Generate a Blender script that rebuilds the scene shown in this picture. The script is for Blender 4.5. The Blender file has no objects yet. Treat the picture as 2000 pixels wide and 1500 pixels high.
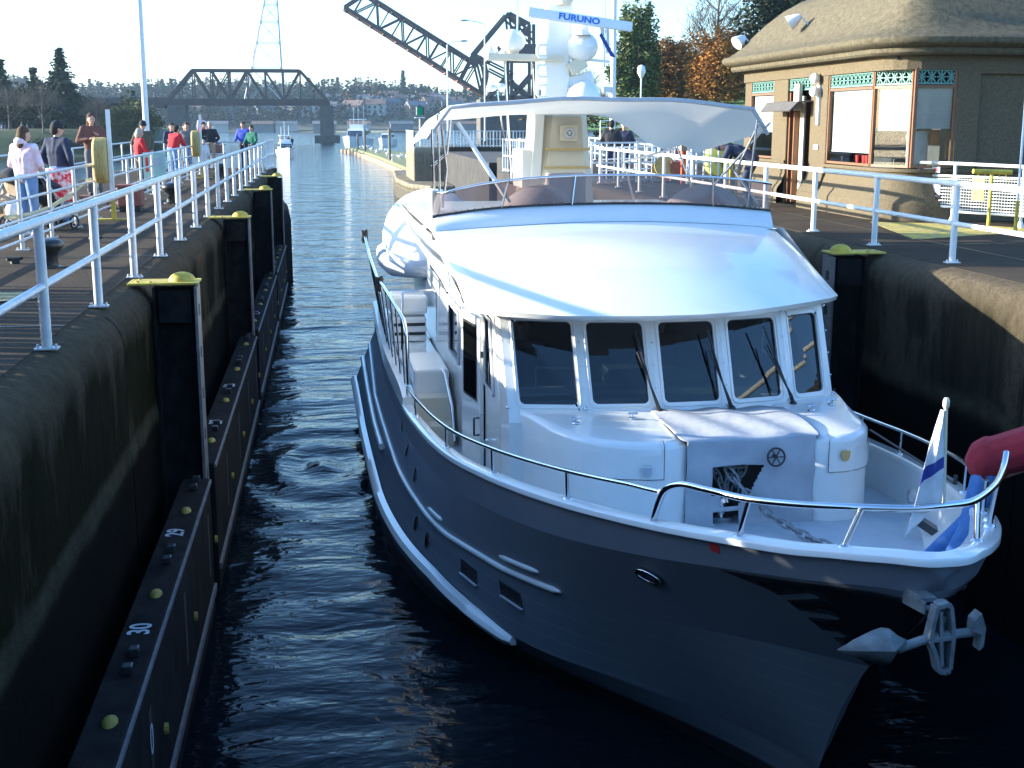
import bpy, bmesh, math, random
from mathutils import Vector, Matrix
R = math.radians
scene = bpy.context.scene
COL = scene.collection

# ---------------------------------------------------------------- camera, sky, sun, exposure
cam_d = bpy.data.cameras.new('camera'); cam = bpy.data.objects.new('camera', cam_d); COL.objects.link(cam)
cam_d.sensor_width = 36.0; cam_d.lens = 45.0; cam_d.clip_start = 0.1; cam_d.clip_end = 6000
EYE = 1.77; WATER_Z = -3.75
cam.location = (0, 0, EYE)
cam.rotation_euler = (R(90 - 11.596), 0, R(-8.095))
scene.camera = cam
SUN_EL, SUN_DIR = 12.5, Vector((-0.97, 0.23, 0)).normalized()   # towards the sun
world = bpy.data.worlds.new('World'); scene.world = world; world.use_nodes = True
wn = world.node_tree; wn.nodes.clear()
wo = wn.nodes.new('ShaderNodeOutputWorld'); bg = wn.nodes.new('ShaderNodeBackground'); sky = wn.nodes.new('ShaderNodeTexSky')
sky.sky_type = 'NISHITA'; sky.sun_disc = False; sky.sun_elevation = R(SUN_EL)
sky.sun_rotation = math.atan2(SUN_DIR.x, SUN_DIR.y)
sky.air_density = 1.0; sky.dust_density = 1.0; sky.ozone_density = 3.0
bg.inputs[1].default_value = 0.15
wn.links.new(sky.outputs[0], bg.inputs[0]); wn.links.new(bg.outputs[0], wo.inputs[0])
sun_d = bpy.data.lights.new('sun', 'SUN'); sun_d.energy = 5.0; sun_d.angle = R(0.5); sun_d.color = (1.0, 0.83, 0.58)
sun = bpy.data.objects.new('sun', sun_d); COL.objects.link(sun)
sv = Vector((SUN_DIR.x * math.cos(R(SUN_EL)), SUN_DIR.y * math.cos(R(SUN_EL)), math.sin(R(SUN_EL))))
sun.rotation_euler = sv.to_track_quat('Z', 'Y').to_euler()
scene.view_settings.view_transform = 'Standard'; scene.view_settings.look = 'None'
scene.view_settings.exposure = 1.9; scene.view_settings.gamma = 1
scene.view_settings.use_white_balance = True; scene.view_settings.white_balance_temperature = 5350; scene.view_settings.white_balance_tint = 7
scene.render.engine = 'CYCLES'
scene.cycles.max_bounces = 8; scene.cycles.transparent_max_bounces = 16
scene.cycles.caustics_reflective = False; scene.cycles.caustics_refractive = False

# ---------------------------------------------------------------- materials
MATS = {}
def mat(name, col, rough=0.6, metal=0.0, col2=None, scale=3.0, contrast=0.5, bump=0.0, bscale=None, coat=0.0, spec=0.5, stretch=None, alpha=1.0, world=False):
    m = bpy.data.materials.new(name); m.use_nodes = True; MATS[name] = m
    nt = m.node_tree; b = nt.nodes['Principled BSDF']
    b.inputs['Base Color'].default_value = (*col, 1); b.inputs['Roughness'].default_value = rough
    b.inputs['Metallic'].default_value = metal
    b.inputs['Specular IOR Level'].default_value = spec
    if coat: b.inputs['Coat Weight'].default_value = coat; b.inputs['Coat Roughness'].default_value = 0.06
    tc = None
    if col2 is not None or bump:
        tc = nt.nodes.new('ShaderNodeTexCoord'); mp = nt.nodes.new('ShaderNodeMapping')
        if stretch: mp.inputs['Scale'].default_value = stretch
        if world:
            g = nt.nodes.new('ShaderNodeNewGeometry'); nt.links.new(g.outputs['Position'], mp.inputs[0])
        else: nt.links.new(tc.outputs['Object'], mp.inputs[0])
        n = nt.nodes.new('ShaderNodeTexNoise'); n.inputs['Scale'].default_value = scale; n.inputs['Detail'].default_value = 8
        n.inputs['Roughness'].default_value = 0.65
        nt.links.new(mp.outputs[0], n.inputs['Vector'])
    if col2 is not None:
        r = nt.nodes.new('ShaderNodeValToRGB')
        r.color_ramp.elements[0].position = 0.5 - 0.25 * contrast if contrast < 1.9 else 0.4
        r.color_ramp.elements[1].position = 0.5 + 0.25 * contrast if contrast < 1.9 else 0.6
        r.color_ramp.elements[0].color = (*col, 1); r.color_ramp.elements[1].color = (*col2, 1)
        nt.links.new(n.outputs['Fac'], r.inputs[0]); nt.links.new(r.outputs[0], b.inputs['Base Color'])
    if bump:
        n2 = n
        if bscale:
            n2 = nt.nodes.new('ShaderNodeTexNoise'); n2.inputs['Scale'].default_value = bscale; n2.inputs['Detail'].default_value = 6
            nt.links.new(mp.outputs[0], n2.inputs['Vector'])
        bp = nt.nodes.new('ShaderNodeBump'); bp.inputs['Strength'].default_value = bump; bp.inputs['Distance'].default_value = 0.02
        nt.links.new(n2.outputs['Fac'], bp.inputs['Height']); nt.links.new(bp.outputs[0], b.inputs['Normal'])
    return m

gel = mat('white_gelcoat', (0.78, 0.77, 0.72), 0.22, coat=0.5, col2=(0.83, 0.82, 0.78), scale=1.2)
gel2 = mat('cream_gelcoat', (0.62, 0.56, 0.42), 0.3, coat=0.3, col2=(0.66, 0.60, 0.47), scale=1.5)
canvas = mat('white_canvas', (0.80, 0.80, 0.79), 0.85, col2=(0.74, 0.74, 0.73), scale=3, bump=0.25, bscale=9)
gcanvas = mat('grey_canvas', (0.46, 0.47, 0.49), 0.9, col2=(0.40, 0.41, 0.44), scale=4, bump=0.4, bscale=7)
seatcv = mat('mauve_seat_canvas', (0.36, 0.33, 0.34), 0.9, col2=(0.31, 0.28, 0.29), scale=3, bump=0.2, bscale=8)
deckm = mat('nonskid_deck', (0.42, 0.46, 0.50), 0.8, col2=(0.46, 0.50, 0.54), scale=6, bump=0.2, bscale=120)
steel = mat('stainless_steel', (0.75, 0.75, 0.76), 0.14, 1.0, col2=(0.68, 0.68, 0.70), scale=4)
blkplate = mat('polished_black_plate', (0.025, 0.026, 0.03), 0.18, 0.6, col2=(0.04, 0.04, 0.045), scale=3)
galv = mat('galvanised_anchor', (0.13, 0.145, 0.15), 0.7, 0.1, col2=(0.21, 0.23, 0.235), scale=9, bump=0.3, bscale=30)
rail_al = mat('painted_rail', (0.52, 0.53, 0.54), 0.38, 0.25, col2=(0.62, 0.62, 0.62), scale=5, bump=0.08, bscale=20)
rail_wh = mat('white_rail_paint', (0.80, 0.80, 0.78), 0.45, col2=(0.72, 0.71, 0.67), scale=5)
blk = mat('black_paint', (0.015, 0.015, 0.018), 0.35, col2=(0.035, 0.033, 0.03), scale=8, bump=0.2, bscale=25)
rubber = mat('black_rubber', (0.012, 0.012, 0.013), 0.7, col2=(0.03, 0.03, 0.03), scale=6)
dsteel = mat('dark_pile_steel', (0.006, 0.006, 0.007), 0.85, 0.0, spec=0.08, col2=(0.018, 0.016, 0.015), scale=4, bump=0.3, bscale=12)
psteel = mat('worn_flange_steel', (0.11, 0.10, 0.10), 0.55, 0.1, col2=(0.17, 0.155, 0.15), scale=6, bump=0.2, bscale=20)
yel = mat('yellow_paint', (0.60, 0.47, 0.03), 0.6, col2=(0.42, 0.31, 0.05), scale=8, bump=0.1, bscale=30)
yeld = mat('weathered_yellow', (0.33, 0.23, 0.06), 0.7, col2=(0.46, 0.35, 0.13), scale=9, stretch=(4, 4, 0.7), bump=0.2, bscale=20)
neon = mat('neon_yellow', (0.75, 0.85, 0.05), 0.6, col2=(0.68, 0.78, 0.08), scale=9)
redp = mat('red_paint', (0.55, 0.04, 0.03), 0.5, col2=(0.45, 0.03, 0.03), scale=9)
orangep = mat('orange_paint', (0.70, 0.10, 0.02), 0.5, col2=(0.6, 0.09, 0.03), scale=9)
brownp = mat('brown_red_box_paint', (0.20, 0.06, 0.04), 0.7, col2=(0.25, 0.09, 0.06), scale=7)
woodp = mat('varnished_brown_wood', (0.16, 0.07, 0.032), 0.5, col2=(0.21, 0.10, 0.045), scale=8, stretch=(6, 6, 0.6))
teal = mat('teal_lattice_paint', (0.11, 0.23, 0.20), 0.6, col2=(0.16, 0.29, 0.25), scale=12)
blind = mat('white_blind', (0.80, 0.80, 0.80), 0.75, col2=(0.76, 0.76, 0.76), scale=2)
signw = mat('white_sign', (0.75, 0.75, 0.73), 0.5, col2=(0.7, 0.7, 0.68), scale=4)
signg = mat('pale_green_sign', (0.36, 0.50, 0.45), 0.5, col2=(0.42, 0.56, 0.50), scale=5)
blue_t = mat('blue_lettering', (0.02, 0.13, 0.55), 0.4, col2=(0.02, 0.15, 0.6), scale=9)
navy = mat('navy_stripe', (0.03, 0.04, 0.22), 0.8, col2=(0.04, 0.05, 0.26), scale=9)
numw = mat('stencil_white', (0.55, 0.57, 0.60), 0.7, col2=(0.35, 0.36, 0.38), scale=14, contrast=0.8)
rustg = mat('rusted_girder', (0.085, 0.058, 0.05), 0.7, col2=(0.05, 0.04, 0.042), scale=0.4)
rustb = mat('brown_deck_underside', (0.24, 0.11, 0.07), 0.8, col2=(0.16, 0.08, 0.055), scale=0.5)
pylonm = mat('pylon_grey_steel', (0.35, 0.38, 0.42), 0.6, 0.3, col2=(0.4, 0.42, 0.45), scale=1)
pierm = mat('bridge_pier_stone', (0.12, 0.105, 0.09), 0.9, col2=(0.08, 0.07, 0.065), scale=0.6, bump=0.4, bscale=2)
grassm = mat('lawn_grass', (0.10, 0.20, 0.025), 0.9, col2=(0.16, 0.27, 0.04), scale=0.4, bump=0.6, bscale=4)
dirtm = mat('dark_bank_earth', (0.05, 0.055, 0.035), 0.95, col2=(0.09, 0.08, 0.05), scale=0.1, bump=0.5, bscale=1)
galvl = mat('grey_lamp_metal', (0.5, 0.52, 0.54), 0.5, 0.3, col2=(0.6, 0.6, 0.6), scale=5)
lampw = mat('white_lamp_shell', (0.78, 0.78, 0.76), 0.4, col2=(0.7, 0.7, 0.7), scale=5)
ropem = mat('grey_chain_rope', (0.28, 0.30, 0.31), 0.8, col2=(0.2, 0.2, 0.2), scale=20, bump=0.4, bscale=40)
yrope = mat('faded_yellow_hose', (0.50, 0.46, 0.24), 0.7, col2=(0.42, 0.38, 0.22), scale=10)
crestm = mat('gold_crest', (0.55, 0.38, 0.12), 0.4, 0.4, col2=(0.6, 0.45, 0.2), scale=10)
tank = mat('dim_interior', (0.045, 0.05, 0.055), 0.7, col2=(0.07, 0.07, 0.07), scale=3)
dash = mat('grey_green_dash', (0.10, 0.15, 0.14), 0.5, col2=(0.08, 0.11, 0.12), scale=3)
shing = mat('awning_shingle', (0.06, 0.055, 0.055), 0.9, col2=(0.11, 0.10, 0.095), scale=7, stretch=(1, 8, 1), bump=0.3)
skinm = mat('skin', (0.50, 0.27, 0.19), 0.6, col2=(0.55, 0.31, 0.22), scale=15)
def cloth(n, c, k=0.82): return mat(n, c, 0.9, col2=tuple(x * k for x in c), scale=7, bump=0.35, bscale=14)
C_pink = mat('pink_white_fleece', (0.72, 0.45, 0.50), 0.95, col2=(0.78, 0.70, 0.72), scale=7, contrast=0.4, bump=0.3, bscale=20)
C_jean = cloth('blue_jeans', (0.13, 0.20, 0.36), 1.35); C_black = cloth('black_cloth', (0.018, 0.018, 0.022), 1.6)
C_jean2 = mat('bright_blue_jeans', (0.05, 0.13, 0.36), 0.9, col2=(0.10, 0.20, 0.45), scale=5, bump=0.6, bscale=9); C_navy = cloth('navy_cloth', (0.022, 0.028, 0.055), 1.5); C_red = cloth('red_cloth', (0.50, 0.02, 0.03)); C_dred = cloth('dark_red_fleece', (0.24, 0.012, 0.025))
C_white = cloth('white_cloth', (0.72, 0.72, 0.74)); C_green = cloth('green_cloth', (0.03, 0.16, 0.10)); C_blue = cloth('royal_blue_cloth', (0.07, 0.10, 0.50))
C_olive = cloth('olive_cloth', (0.10, 0.085, 0.05)); C_tan = cloth('tan_cloth', (0.38, 0.28, 0.18)); C_grey = cloth('grey_cloth', (0.13, 0.13, 0.14)); C_hiv = cloth('hi_vis_cloth', (0.65, 0.72, 0.05))
C_brown = cloth('brown_cloth', (0.17, 0.07, 0.05)); C_pred = mat('red_white_pattern', (0.6, 0.02, 0.04), 0.9, col2=(0.75, 0.6, 0.6), scale=9, contrast=0.2)
H_brown = cloth('brown_hair', (0.085, 0.045, 0.022)); H_dark = cloth('dark_hair', (0.03, 0.02, 0.015)); H_grey = cloth('grey_blond_hair', (0.42, 0.36, 0.30)); H_blond = cloth('blond_hair', (0.35, 0.22, 0.11))

def glass_mat(name, tint, refl=1.0):
    m = bpy.data.materials.new(name); m.use_nodes = True; nt = m.node_tree; nt.nodes.clear()
    o = nt.nodes.new('ShaderNodeOutputMaterial'); mx = nt.nodes.new('ShaderNodeMixShader'); t = nt.nodes.new('ShaderNodeBsdfTransparent'); g = nt.nodes.new('ShaderNodeBsdfGlossy')
    f = nt.nodes.new('ShaderNodeFresnel'); f.inputs[0].default_value = 1.55
    t.inputs[0].default_value = (*tint, 1); g.inputs['Roughness'].default_value = 0.02
    mm = nt.nodes.new('ShaderNodeMath'); mm.operation = 'MULTIPLY_ADD'; mm.inputs[1].default_value = refl; mm.inputs[2].default_value = 0.02; mm.use_clamp = True
    nt.links.new(f.outputs[0], mm.inputs[0]); nt.links.new(mm.outputs[0], mx.inputs[0]); nt.links.new(t.outputs[0], mx.inputs[1]); nt.links.new(g.outputs[0], mx.inputs[2]); nt.links.new(mx.outputs[0], o.inputs[0])
    return m
glass = glass_mat('tinted_glass', (0.30, 0.34, 0.36)); glass2 = glass_mat('clear_glass', (0.75, 0.8, 0.8)); smoke = glass_mat('smoked_acrylic', (0.62, 0.52, 0.50), 0.6)
_n = smoke.node_tree; _d = _n.nodes.new('ShaderNodeBsdfDiffuse'); _d.inputs[0].default_value = (0.20, 0.165, 0.16, 1); _x = _n.nodes.new('ShaderNodeMixShader'); _x.inputs[0].default_value = 0.42
_o = [q for q in _n.nodes if q.type == 'OUTPUT_MATERIAL'][0]; _l = _o.inputs[0].links[0].from_socket; _n.links.new(_l, _x.inputs[1]); _n.links.new(_d.outputs[0], _x.inputs[2]); _n.links.new(_x.outputs[0], _o.inputs[0])

# ---------------------------------------------------------------- mesh helpers
class MB:
    def __init__(s): s.v = []; s.f = []; s.mi = []; s.cur = 0
    def add(s, vs, fs):
        b = len(s.v); s.v += [tuple(v) for v in vs]
        for f in fs: s.f.append(tuple(b + i for i in f)); s.mi.append(s.cur)
        return s
    def box(s, x0, y0, z0, x1, y1, z1):
        return s.add([(x0,y0,z0),(x1,y0,z0),(x1,y1,z0),(x0,y1,z0),(x0,y0,z1),(x1,y0,z1),(x1,y1,z1),(x0,y1,z1)],
            [(0,3,2,1),(4,5,6,7),(0,1,5,4),(1,2,6,5),(2,3,7,6),(3,0,4,7)])
    def obox(s, c, ax, ay, az):  # centre and three half axes
        c, ax, ay, az = map(Vector, (c, ax, ay, az))
        vs = [c + i*ax + j*ay + k*az for k in (-1,1) for j in (-1,1) for i in (-1,1)]
        return s.add(vs, [(0,2,3,1),(4,5,7,6),(0,1,5,4),(1,3,7,5),(3,2,6,7),(2,0,4,6)])
    def bar(s, p, q, w, h=None, up=(0,0,1)):
        p, q = Vector(p), Vector(q); h = w if h is None else h; d = (q - p); L = d.length
        if L < 1e-6: return s
        d /= L; u = Vector(up)
        if abs(d.dot(u)) > 0.98: u = Vector((1,0,0))
        r = d.cross(u).normalized(); u = r.cross(d)
        return s.obox((p+q)/2, d*L/2, r*w/2, u*h/2)
    def tube(s, pts, r, n=8, caps=True):
        pts = [Vector(p) for p in pts]; rs = r if isinstance(r, (list, tuple)) else [r]*len(pts)
        ring = []; prev = None
        for i, p in enumerate(pts):
            d = (pts[min(i+1, len(pts)-1)] - pts[max(i-1, 0)])
            d = d.normalized() if d.length > 1e-9 else Vector((0,0,1))
            if prev is None:
                a = Vector((0,0,1)) if abs(d.z) < 0.9 else Vector((1,0,0)); u = d.cross(a).normalized()
            else:
                u = (prev - d*prev.dot(d)); u = u.normalized() if u.length > 1e-6 else d.orthogonal().normalized()
            prev = u; w = d.cross(u)
            ring.append([p + (u*math.cos(2*math.pi*k/n) + w*math.sin(2*math.pi*k/n))*rs[i] for k in range(n)])
        vs = [v for rg in ring for v in rg]; fs = []
        for i in range(len(pts)-1):
            for k in range(n): fs.append((i*n+k, i*n+(k+1)%n, (i+1)*n+(k+1)%n, (i+1)*n+k))
        if caps: fs.append(tuple(range(n-1,-1,-1))); fs.append(tuple((len(pts)-1)*n+k for k in range(n)))
        return s.add(vs, fs)
    def lathe(s, prof, c=(0,0,0), n=16, M=None):
        c = Vector(c); vs = []; fs = []
        for r, z in prof:
            for k in range(n):
                v = Vector((max(r,1e-4)*math.cos(2*math.pi*k/n), max(r,1e-4)*math.sin(2*math.pi*k/n), z))
                if M: v = M @ v
                vs.append(c + v)
        for i in range(len(prof)-1):
            for k in range(n): fs.append((i*n+k, i*n+(k+1)%n, (i+1)*n+(k+1)%n, (i+1)*n+k))
        fs.append(tuple(range(n-1,-1,-1))); fs.append(tuple((len(prof)-1)*n+k for k in range(n)))
        return s.add(vs, fs)
    def ell(s, c, rx, ry, rz, n=12, m=8, M=None, zmin=-1):
        prof = []
        for i in range(m+1):
            a = -math.pi/2 + math.pi*i/m
            if math.sin(a) < zmin - 1e-6: continue
            prof.append((math.cos(a), math.sin(a)))
        S = Matrix.Diagonal((rx, ry, rz)).to_3x3()
        if M: S = M @ S
        return s.lathe(prof, c, n, S)
    def prism(s, poly, z0, z1, M=None):
        n = len(poly); vs = [Vector((x, y, z0)) for x, y in poly] + [Vector((x, y, z1)) for x, y in poly]
        if M: vs = [M @ v for v in vs]
        return s.add(vs, [tuple(range(n-1,-1,-1)), tuple(range(n, 2*n))] + [(i, (i+1)%n, n+(i+1)%n, n+i) for i in range(n)])
    def grid(s, rows, close=False):
        n = len(rows[0]); vs = [v for r in rows for v in r]; fs = []
        for i in range(len(rows)-1):
            for k in range(n-1 if not close else n): fs.append((i*n+k, i*n+(k+1)%n, (i+1)*n+(k+1)%n, (i+1)*n+k))
        return s.add(vs, fs)
    def build(s, name, m, parent=None, smooth=None, bevel=0, solid=0, sub=0, world=None):
        me = bpy.data.meshes.new(name)
        vs = s.v
        if world is not None: vs = [Vector(v) - Vector(world) for v in vs]
        me.from_pydata([tuple(v) for v in vs], [], s.f)
        ms = m if isinstance(m, (list, tuple)) else [m]
        for x in ms: me.materials.append(x)
        if len(ms) > 1: me.polygons.foreach_set('material_index', s.mi)
        me.update()
        o = bpy.data.objects.new(name, me); COL.objects.link(o)
        if parent: o.parent = parent
        if bevel:
            b = o.modifiers.new('b', 'BEVEL'); b.width = bevel; b.segments = 2; b.limit_method = 'ANGLE'; b.angle_limit = R(35)
        if solid:
            b = o.modifiers.new('s', 'SOLIDIFY'); b.thickness = solid; b.offset = 0
        if sub:
            b = o.modifiers.new('u', 'SUBSURF'); b.levels = sub; b.render_levels = sub
        if smooth:
            me.polygons.foreach_set('use_smooth', [True]*len(me.polygons))
            if smooth < 180: me.set_sharp_from_angle(angle=R(smooth))
        return o
def tag(o, label=None, cat=None, group=None, kind=None):
    if label: o['label'] = label
    if cat: o['category'] = cat
    if group: o['group'] = group
    if kind: o['kind'] = kind
    return o
def thing(name, label, cat, loc=(0,0,0), rz=0, group=None):
    o = bpy.data.objects.new(name, None); COL.objects.link(o); o.location = loc; o.rotation_euler = (0,0,rz); o.empty_display_size = 0.2
    return tag(o, label, cat, group)
def struct(o): o['kind'] = 'structure'; return o
def copy_tree(o, parent=None):
    c = o.copy(); COL.objects.link(c); c.parent = parent
    for ch in list(o.children): copy_tree(ch, c)
    return c
def place_copy(o, loc, rz=0, label=None, scale=None, group=None):
    c = copy_tree(o); c.location = loc; c.rotation_euler = (0,0,rz)
    if label: c['label'] = label
    if group: c['group'] = group
    if scale: c.scale = scale if isinstance(scale, tuple) else (scale,)*3
    return c
def text_part(txt, size, M, m, parent, name='lettering', ext=0.002, bold=0.0, xs=1.0):
    cu = bpy.data.curves.new(name, 'FONT'); cu.body = txt; cu.size = size; cu.align_x = 'CENTER'; cu.align_y = 'CENTER'; cu.extrude = ext; cu.offset = bold
    t = bpy.data.objects.new(name, cu); COL.objects.link(t)
    dg = bpy.context.evaluated_depsgraph_get(); me = bpy.data.meshes.new_from_object(t.evaluated_get(dg))
    bpy.data.objects.remove(t); bpy.data.curves.remove(cu)
    me.transform(Matrix.Diagonal((xs, 1, 1, 1))); me.transform(M); me.name = name
    me.materials.clear(); me.materials.append(m)
    o = bpy.data.objects.new(name, me); COL.objects.link(o)
    if parent: o.parent = parent
    return o
def frame(o, x, y):  # matrix from origin, x axis, y axis
    x = Vector(x).normalized(); y = Vector(y); y = (y - x*y.dot(x)).normalized(); z = x.cross(y)
    M = Matrix((x, y, z)).transposed().to_4x4(); M.translation = Vector(o); return M
def baked(o):
    """replace a modified object's mesh with its evaluated one"""
    dg = bpy.context.evaluated_depsgraph_get(); me = bpy.data.meshes.new_from_object(o.evaluated_get(dg))
    o.modifiers.clear(); o.data = me; return o
def rrect(w, h, r, n=4):
    out = []
    for cx, cy, a0 in ((w/2-r, h/2-r, 0), (-w/2+r, h/2-r, 90), (-w/2+r, -h/2+r, 180), (w/2-r, -h/2+r, 270)):
        for i in range(n+1):
            a = R(a0 + 90*i/n); out.append((cx + r*math.cos(a), cy + r*math.sin(a)))
    return out

# ---------------------------------------------------------------- hull shape tables
def lerp_tab(tab,s):
    # tab rows (s,a,b..) cubic hermite (monotone-ish) interpolation
    n=len(tab)
    if s<=tab[0][0]: return tab[0][1:]
    if s>=tab[-1][0]: return tab[-1][1:]
    i=0
    while tab[i+1][0]<s: i+=1
    out=[]
    h=tab[i+1][0]-tab[i][0]; u=(s-tab[i][0])/h
    for c in range(1,len(tab[0])):
        def d(k): return (tab[k+1][c]-tab[k][c])/(tab[k+1][0]-tab[k][0])
        def m(k):
            if k==0: return d(0)
            if k==n-1: return d(n-2)
            a,b=d(k-1),d(k)
            return 0 if a*b<=0 else 2*a*b/(a+b)
        m0,m1=m(i)*h,m(i+1)*h; p0,p1=tab[i][c],tab[i+1][c]
        out.append((2*u**3-3*u*u+1)*p0+(u**3-2*u*u+u)*m0+(-2*u**3+3*u*u)*p1+(u**3-u*u)*m1)
    return out
ROWS=[ # (s, half breadth, height)
 [(2.95,0,-1.1),(3.7,.2,-1.1),(5,.8,-1.1),(7,1.7,-1.1),(9,2.4,-1.1),(12,2.7,-1.1),(17.6,2.6,-1.1)],
 [(2.2,0,0),(2.8,.26,0),(3.4,.58,0),(4.2,1.08,0),(5,1.6,0),(6,2.15,0),(7.6,2.72,0),(9.1,2.98,0),(11.3,3.06,0),(13.7,3.1,0),(17.6,3.0,0)],
 [(1.87,0,.45),(2.4,.24,.45),(3.0,.60,.45),(3.7,1.12,.44),(4.7,1.84,.42),(6.6,2.55,.4),(8.5,2.88,.38),(10,2.98,.37),(14,3.06,.45),(17.6,3.08,.62)],
 [(1.08,0,1.67),(1.4,.18,1.62),(1.8,.42,1.56),(2.3,.74,1.48),(2.9,1.09,1.38),(4.4,1.76,1.15),(5.5,2.13,1.04),(7.7,2.62,.93),(10.2,2.8,.9),(14,2.86,.96),(17.6,2.8,1.3)],
 [(.20,0,2.57),(.25,.16,2.565),(.40,.33,2.55),(.6,.5,2.51),(.9,.70,2.45),(1.5,1.02,2.33),(2.3,1.36,2.16),(3.6,1.83,1.93),(5.1,2.19,1.72),(6.8,2.44,1.52),(8.4,2.58,1.4),(10.3,2.66,1.3),(13.6,2.74,1.35),(17.6,2.7,1.55)],
 [(0.08,0,2.82),(.11,.14,2.82),(.22,.28,2.81),(.36,.42,2.785),(.55,.57,2.75),(.78,.73,2.70),(1.3,1.03,2.62),(2.1,1.38,2.49),(3.5,1.86,2.29),(5.1,2.22,2.08),(6.8,2.46,1.88),(8.4,2.59,1.76),(10.3,2.67,1.66),(13.6,2.74,1.7),(17.6,2.7,1.9)],
]
def row(j,s): return lerp_tab(ROWS[j],s)
def hull_t(s,h):
    """half breadth of the hull at station s, height h"""
    pts=[]
    for j in range(6):
        if s>=ROWS[j][0][0]:
            t,hh=row(j,s); pts.append((hh,t))
        else: pts.append((ROWS[j][0][2],-(ROWS[j][0][0]-s)))
    for a,b in zip(pts,pts[1:]):
        if a[0]<=h<=b[0]: 
            return a[1]+(b[1]-a[1])*(h-a[0])/(b[0]-a[0]+1e-9)
    return pts[0][1] if h<pts[0][0] else pts[-1][1]

# ================================================================ SETTING: water, lock walls, decks, banks
rnd = random.Random(7)
# water, one sheet to the horizon; ripples as bump at several sizes
wm = bpy.data.materials.new('lock_water'); wm.use_nodes = True; nt = wm.node_tree; b = nt.nodes['Principled BSDF']
b.inputs['Base Color'].default_value = (0.004, 0.007, 0.010, 1); b.inputs['Roughness'].default_value = 0.07; b.inputs['IOR'].default_value = 1.333; b.inputs['Specular IOR Level'].default_value = 0.17
g = nt.nodes.new('ShaderNodeNewGeometry'); hs = None
def wave(scale, stretch, strength, dist, detail=3, distort=0.0):
    mp = nt.nodes.new('ShaderNodeMapping'); mp.inputs['Scale'].default_value = stretch; nt.links.new(g.outputs['Position'], mp.inputs[0])
    n = nt.nodes.new('ShaderNodeTexNoise'); n.inputs['Scale'].default_value = scale; n.inputs['Detail'].default_value = detail; n.inputs['Distortion'].default_value = distort
    nt.links.new(mp.outputs[0], n.inputs['Vector']); m = nt.nodes.new('ShaderNodeMath'); m.operation = 'MULTIPLY'; m.inputs[1].default_value = strength
    nt.links.new(n.outputs['Fac'], m.inputs[0]); return m
ws_ = [wave(1.0, (1, 1.9, 1), 0.060, 0, 2, 0.5), wave(4.0, (1, 2.0, 1), 0.013, 0, 2, 0.6), wave(0.22, (1, 2.4, 1), 0.24, 0, 2, 0.3)]
a1 = nt.nodes.new('ShaderNodeMath'); a1.operation = 'ADD'; nt.links.new(ws_[0].outputs[0], a1.inputs[0]); nt.links.new(ws_[1].outputs[0], a1.inputs[1])
a2 = nt.nodes.new('ShaderNodeMath'); a2.operation = 'ADD'; nt.links.new(a1.outputs[0], a2.inputs[0]); nt.links.new(ws_[2].outputs[0], a2.inputs[1])
bp = nt.nodes.new('ShaderNodeBump'); bp.inputs['Strength'].default_value = 1.0; bp.inputs['Distance'].default_value = 1.0
nt.links.new(a2.outputs[0], bp.inputs['Height']); nt.links.new(bp.outputs[0], b.inputs['Normal'])
def rip(x, y):   # swirl left by the bow wave and slow ripples, as real geometry near the camera
    d = math.hypot(x+0.2, (y-20.5)*0.55); z = 0.05*math.cos(d*8.5)*math.exp(-d*0.8)
    return z + 0.012*math.sin(x*2.1+y*1.3) + 0.01*math.sin(x*-1.3+y*2.7)
xs = [-900,-300,-60,-20,-6] + [-2 + i*0.12 for i in range(80)] + [8.2, 20, 60, 300, 900]; ys = [-60,-10,0] + [4 + i*0.16 for i in range(200)] + [38,45,60,100,200,500,1500]
w = MB(); w.grid([[Vector((x, y, WATER_Z + (rip(x, y) if -2 < x < 7.6 and 4 < y < 36 else 0))) for x in xs] for y in ys])
struct(w.build('water', wm, smooth=180))

deckc = mat('deck_concrete', (0.046, 0.034, 0.023), 0.95, spec=0.1, col2=(0.080, 0.061, 0.042), scale=0.9, contrast=0.7, bump=0.5, bscale=60, world=True)
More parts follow.
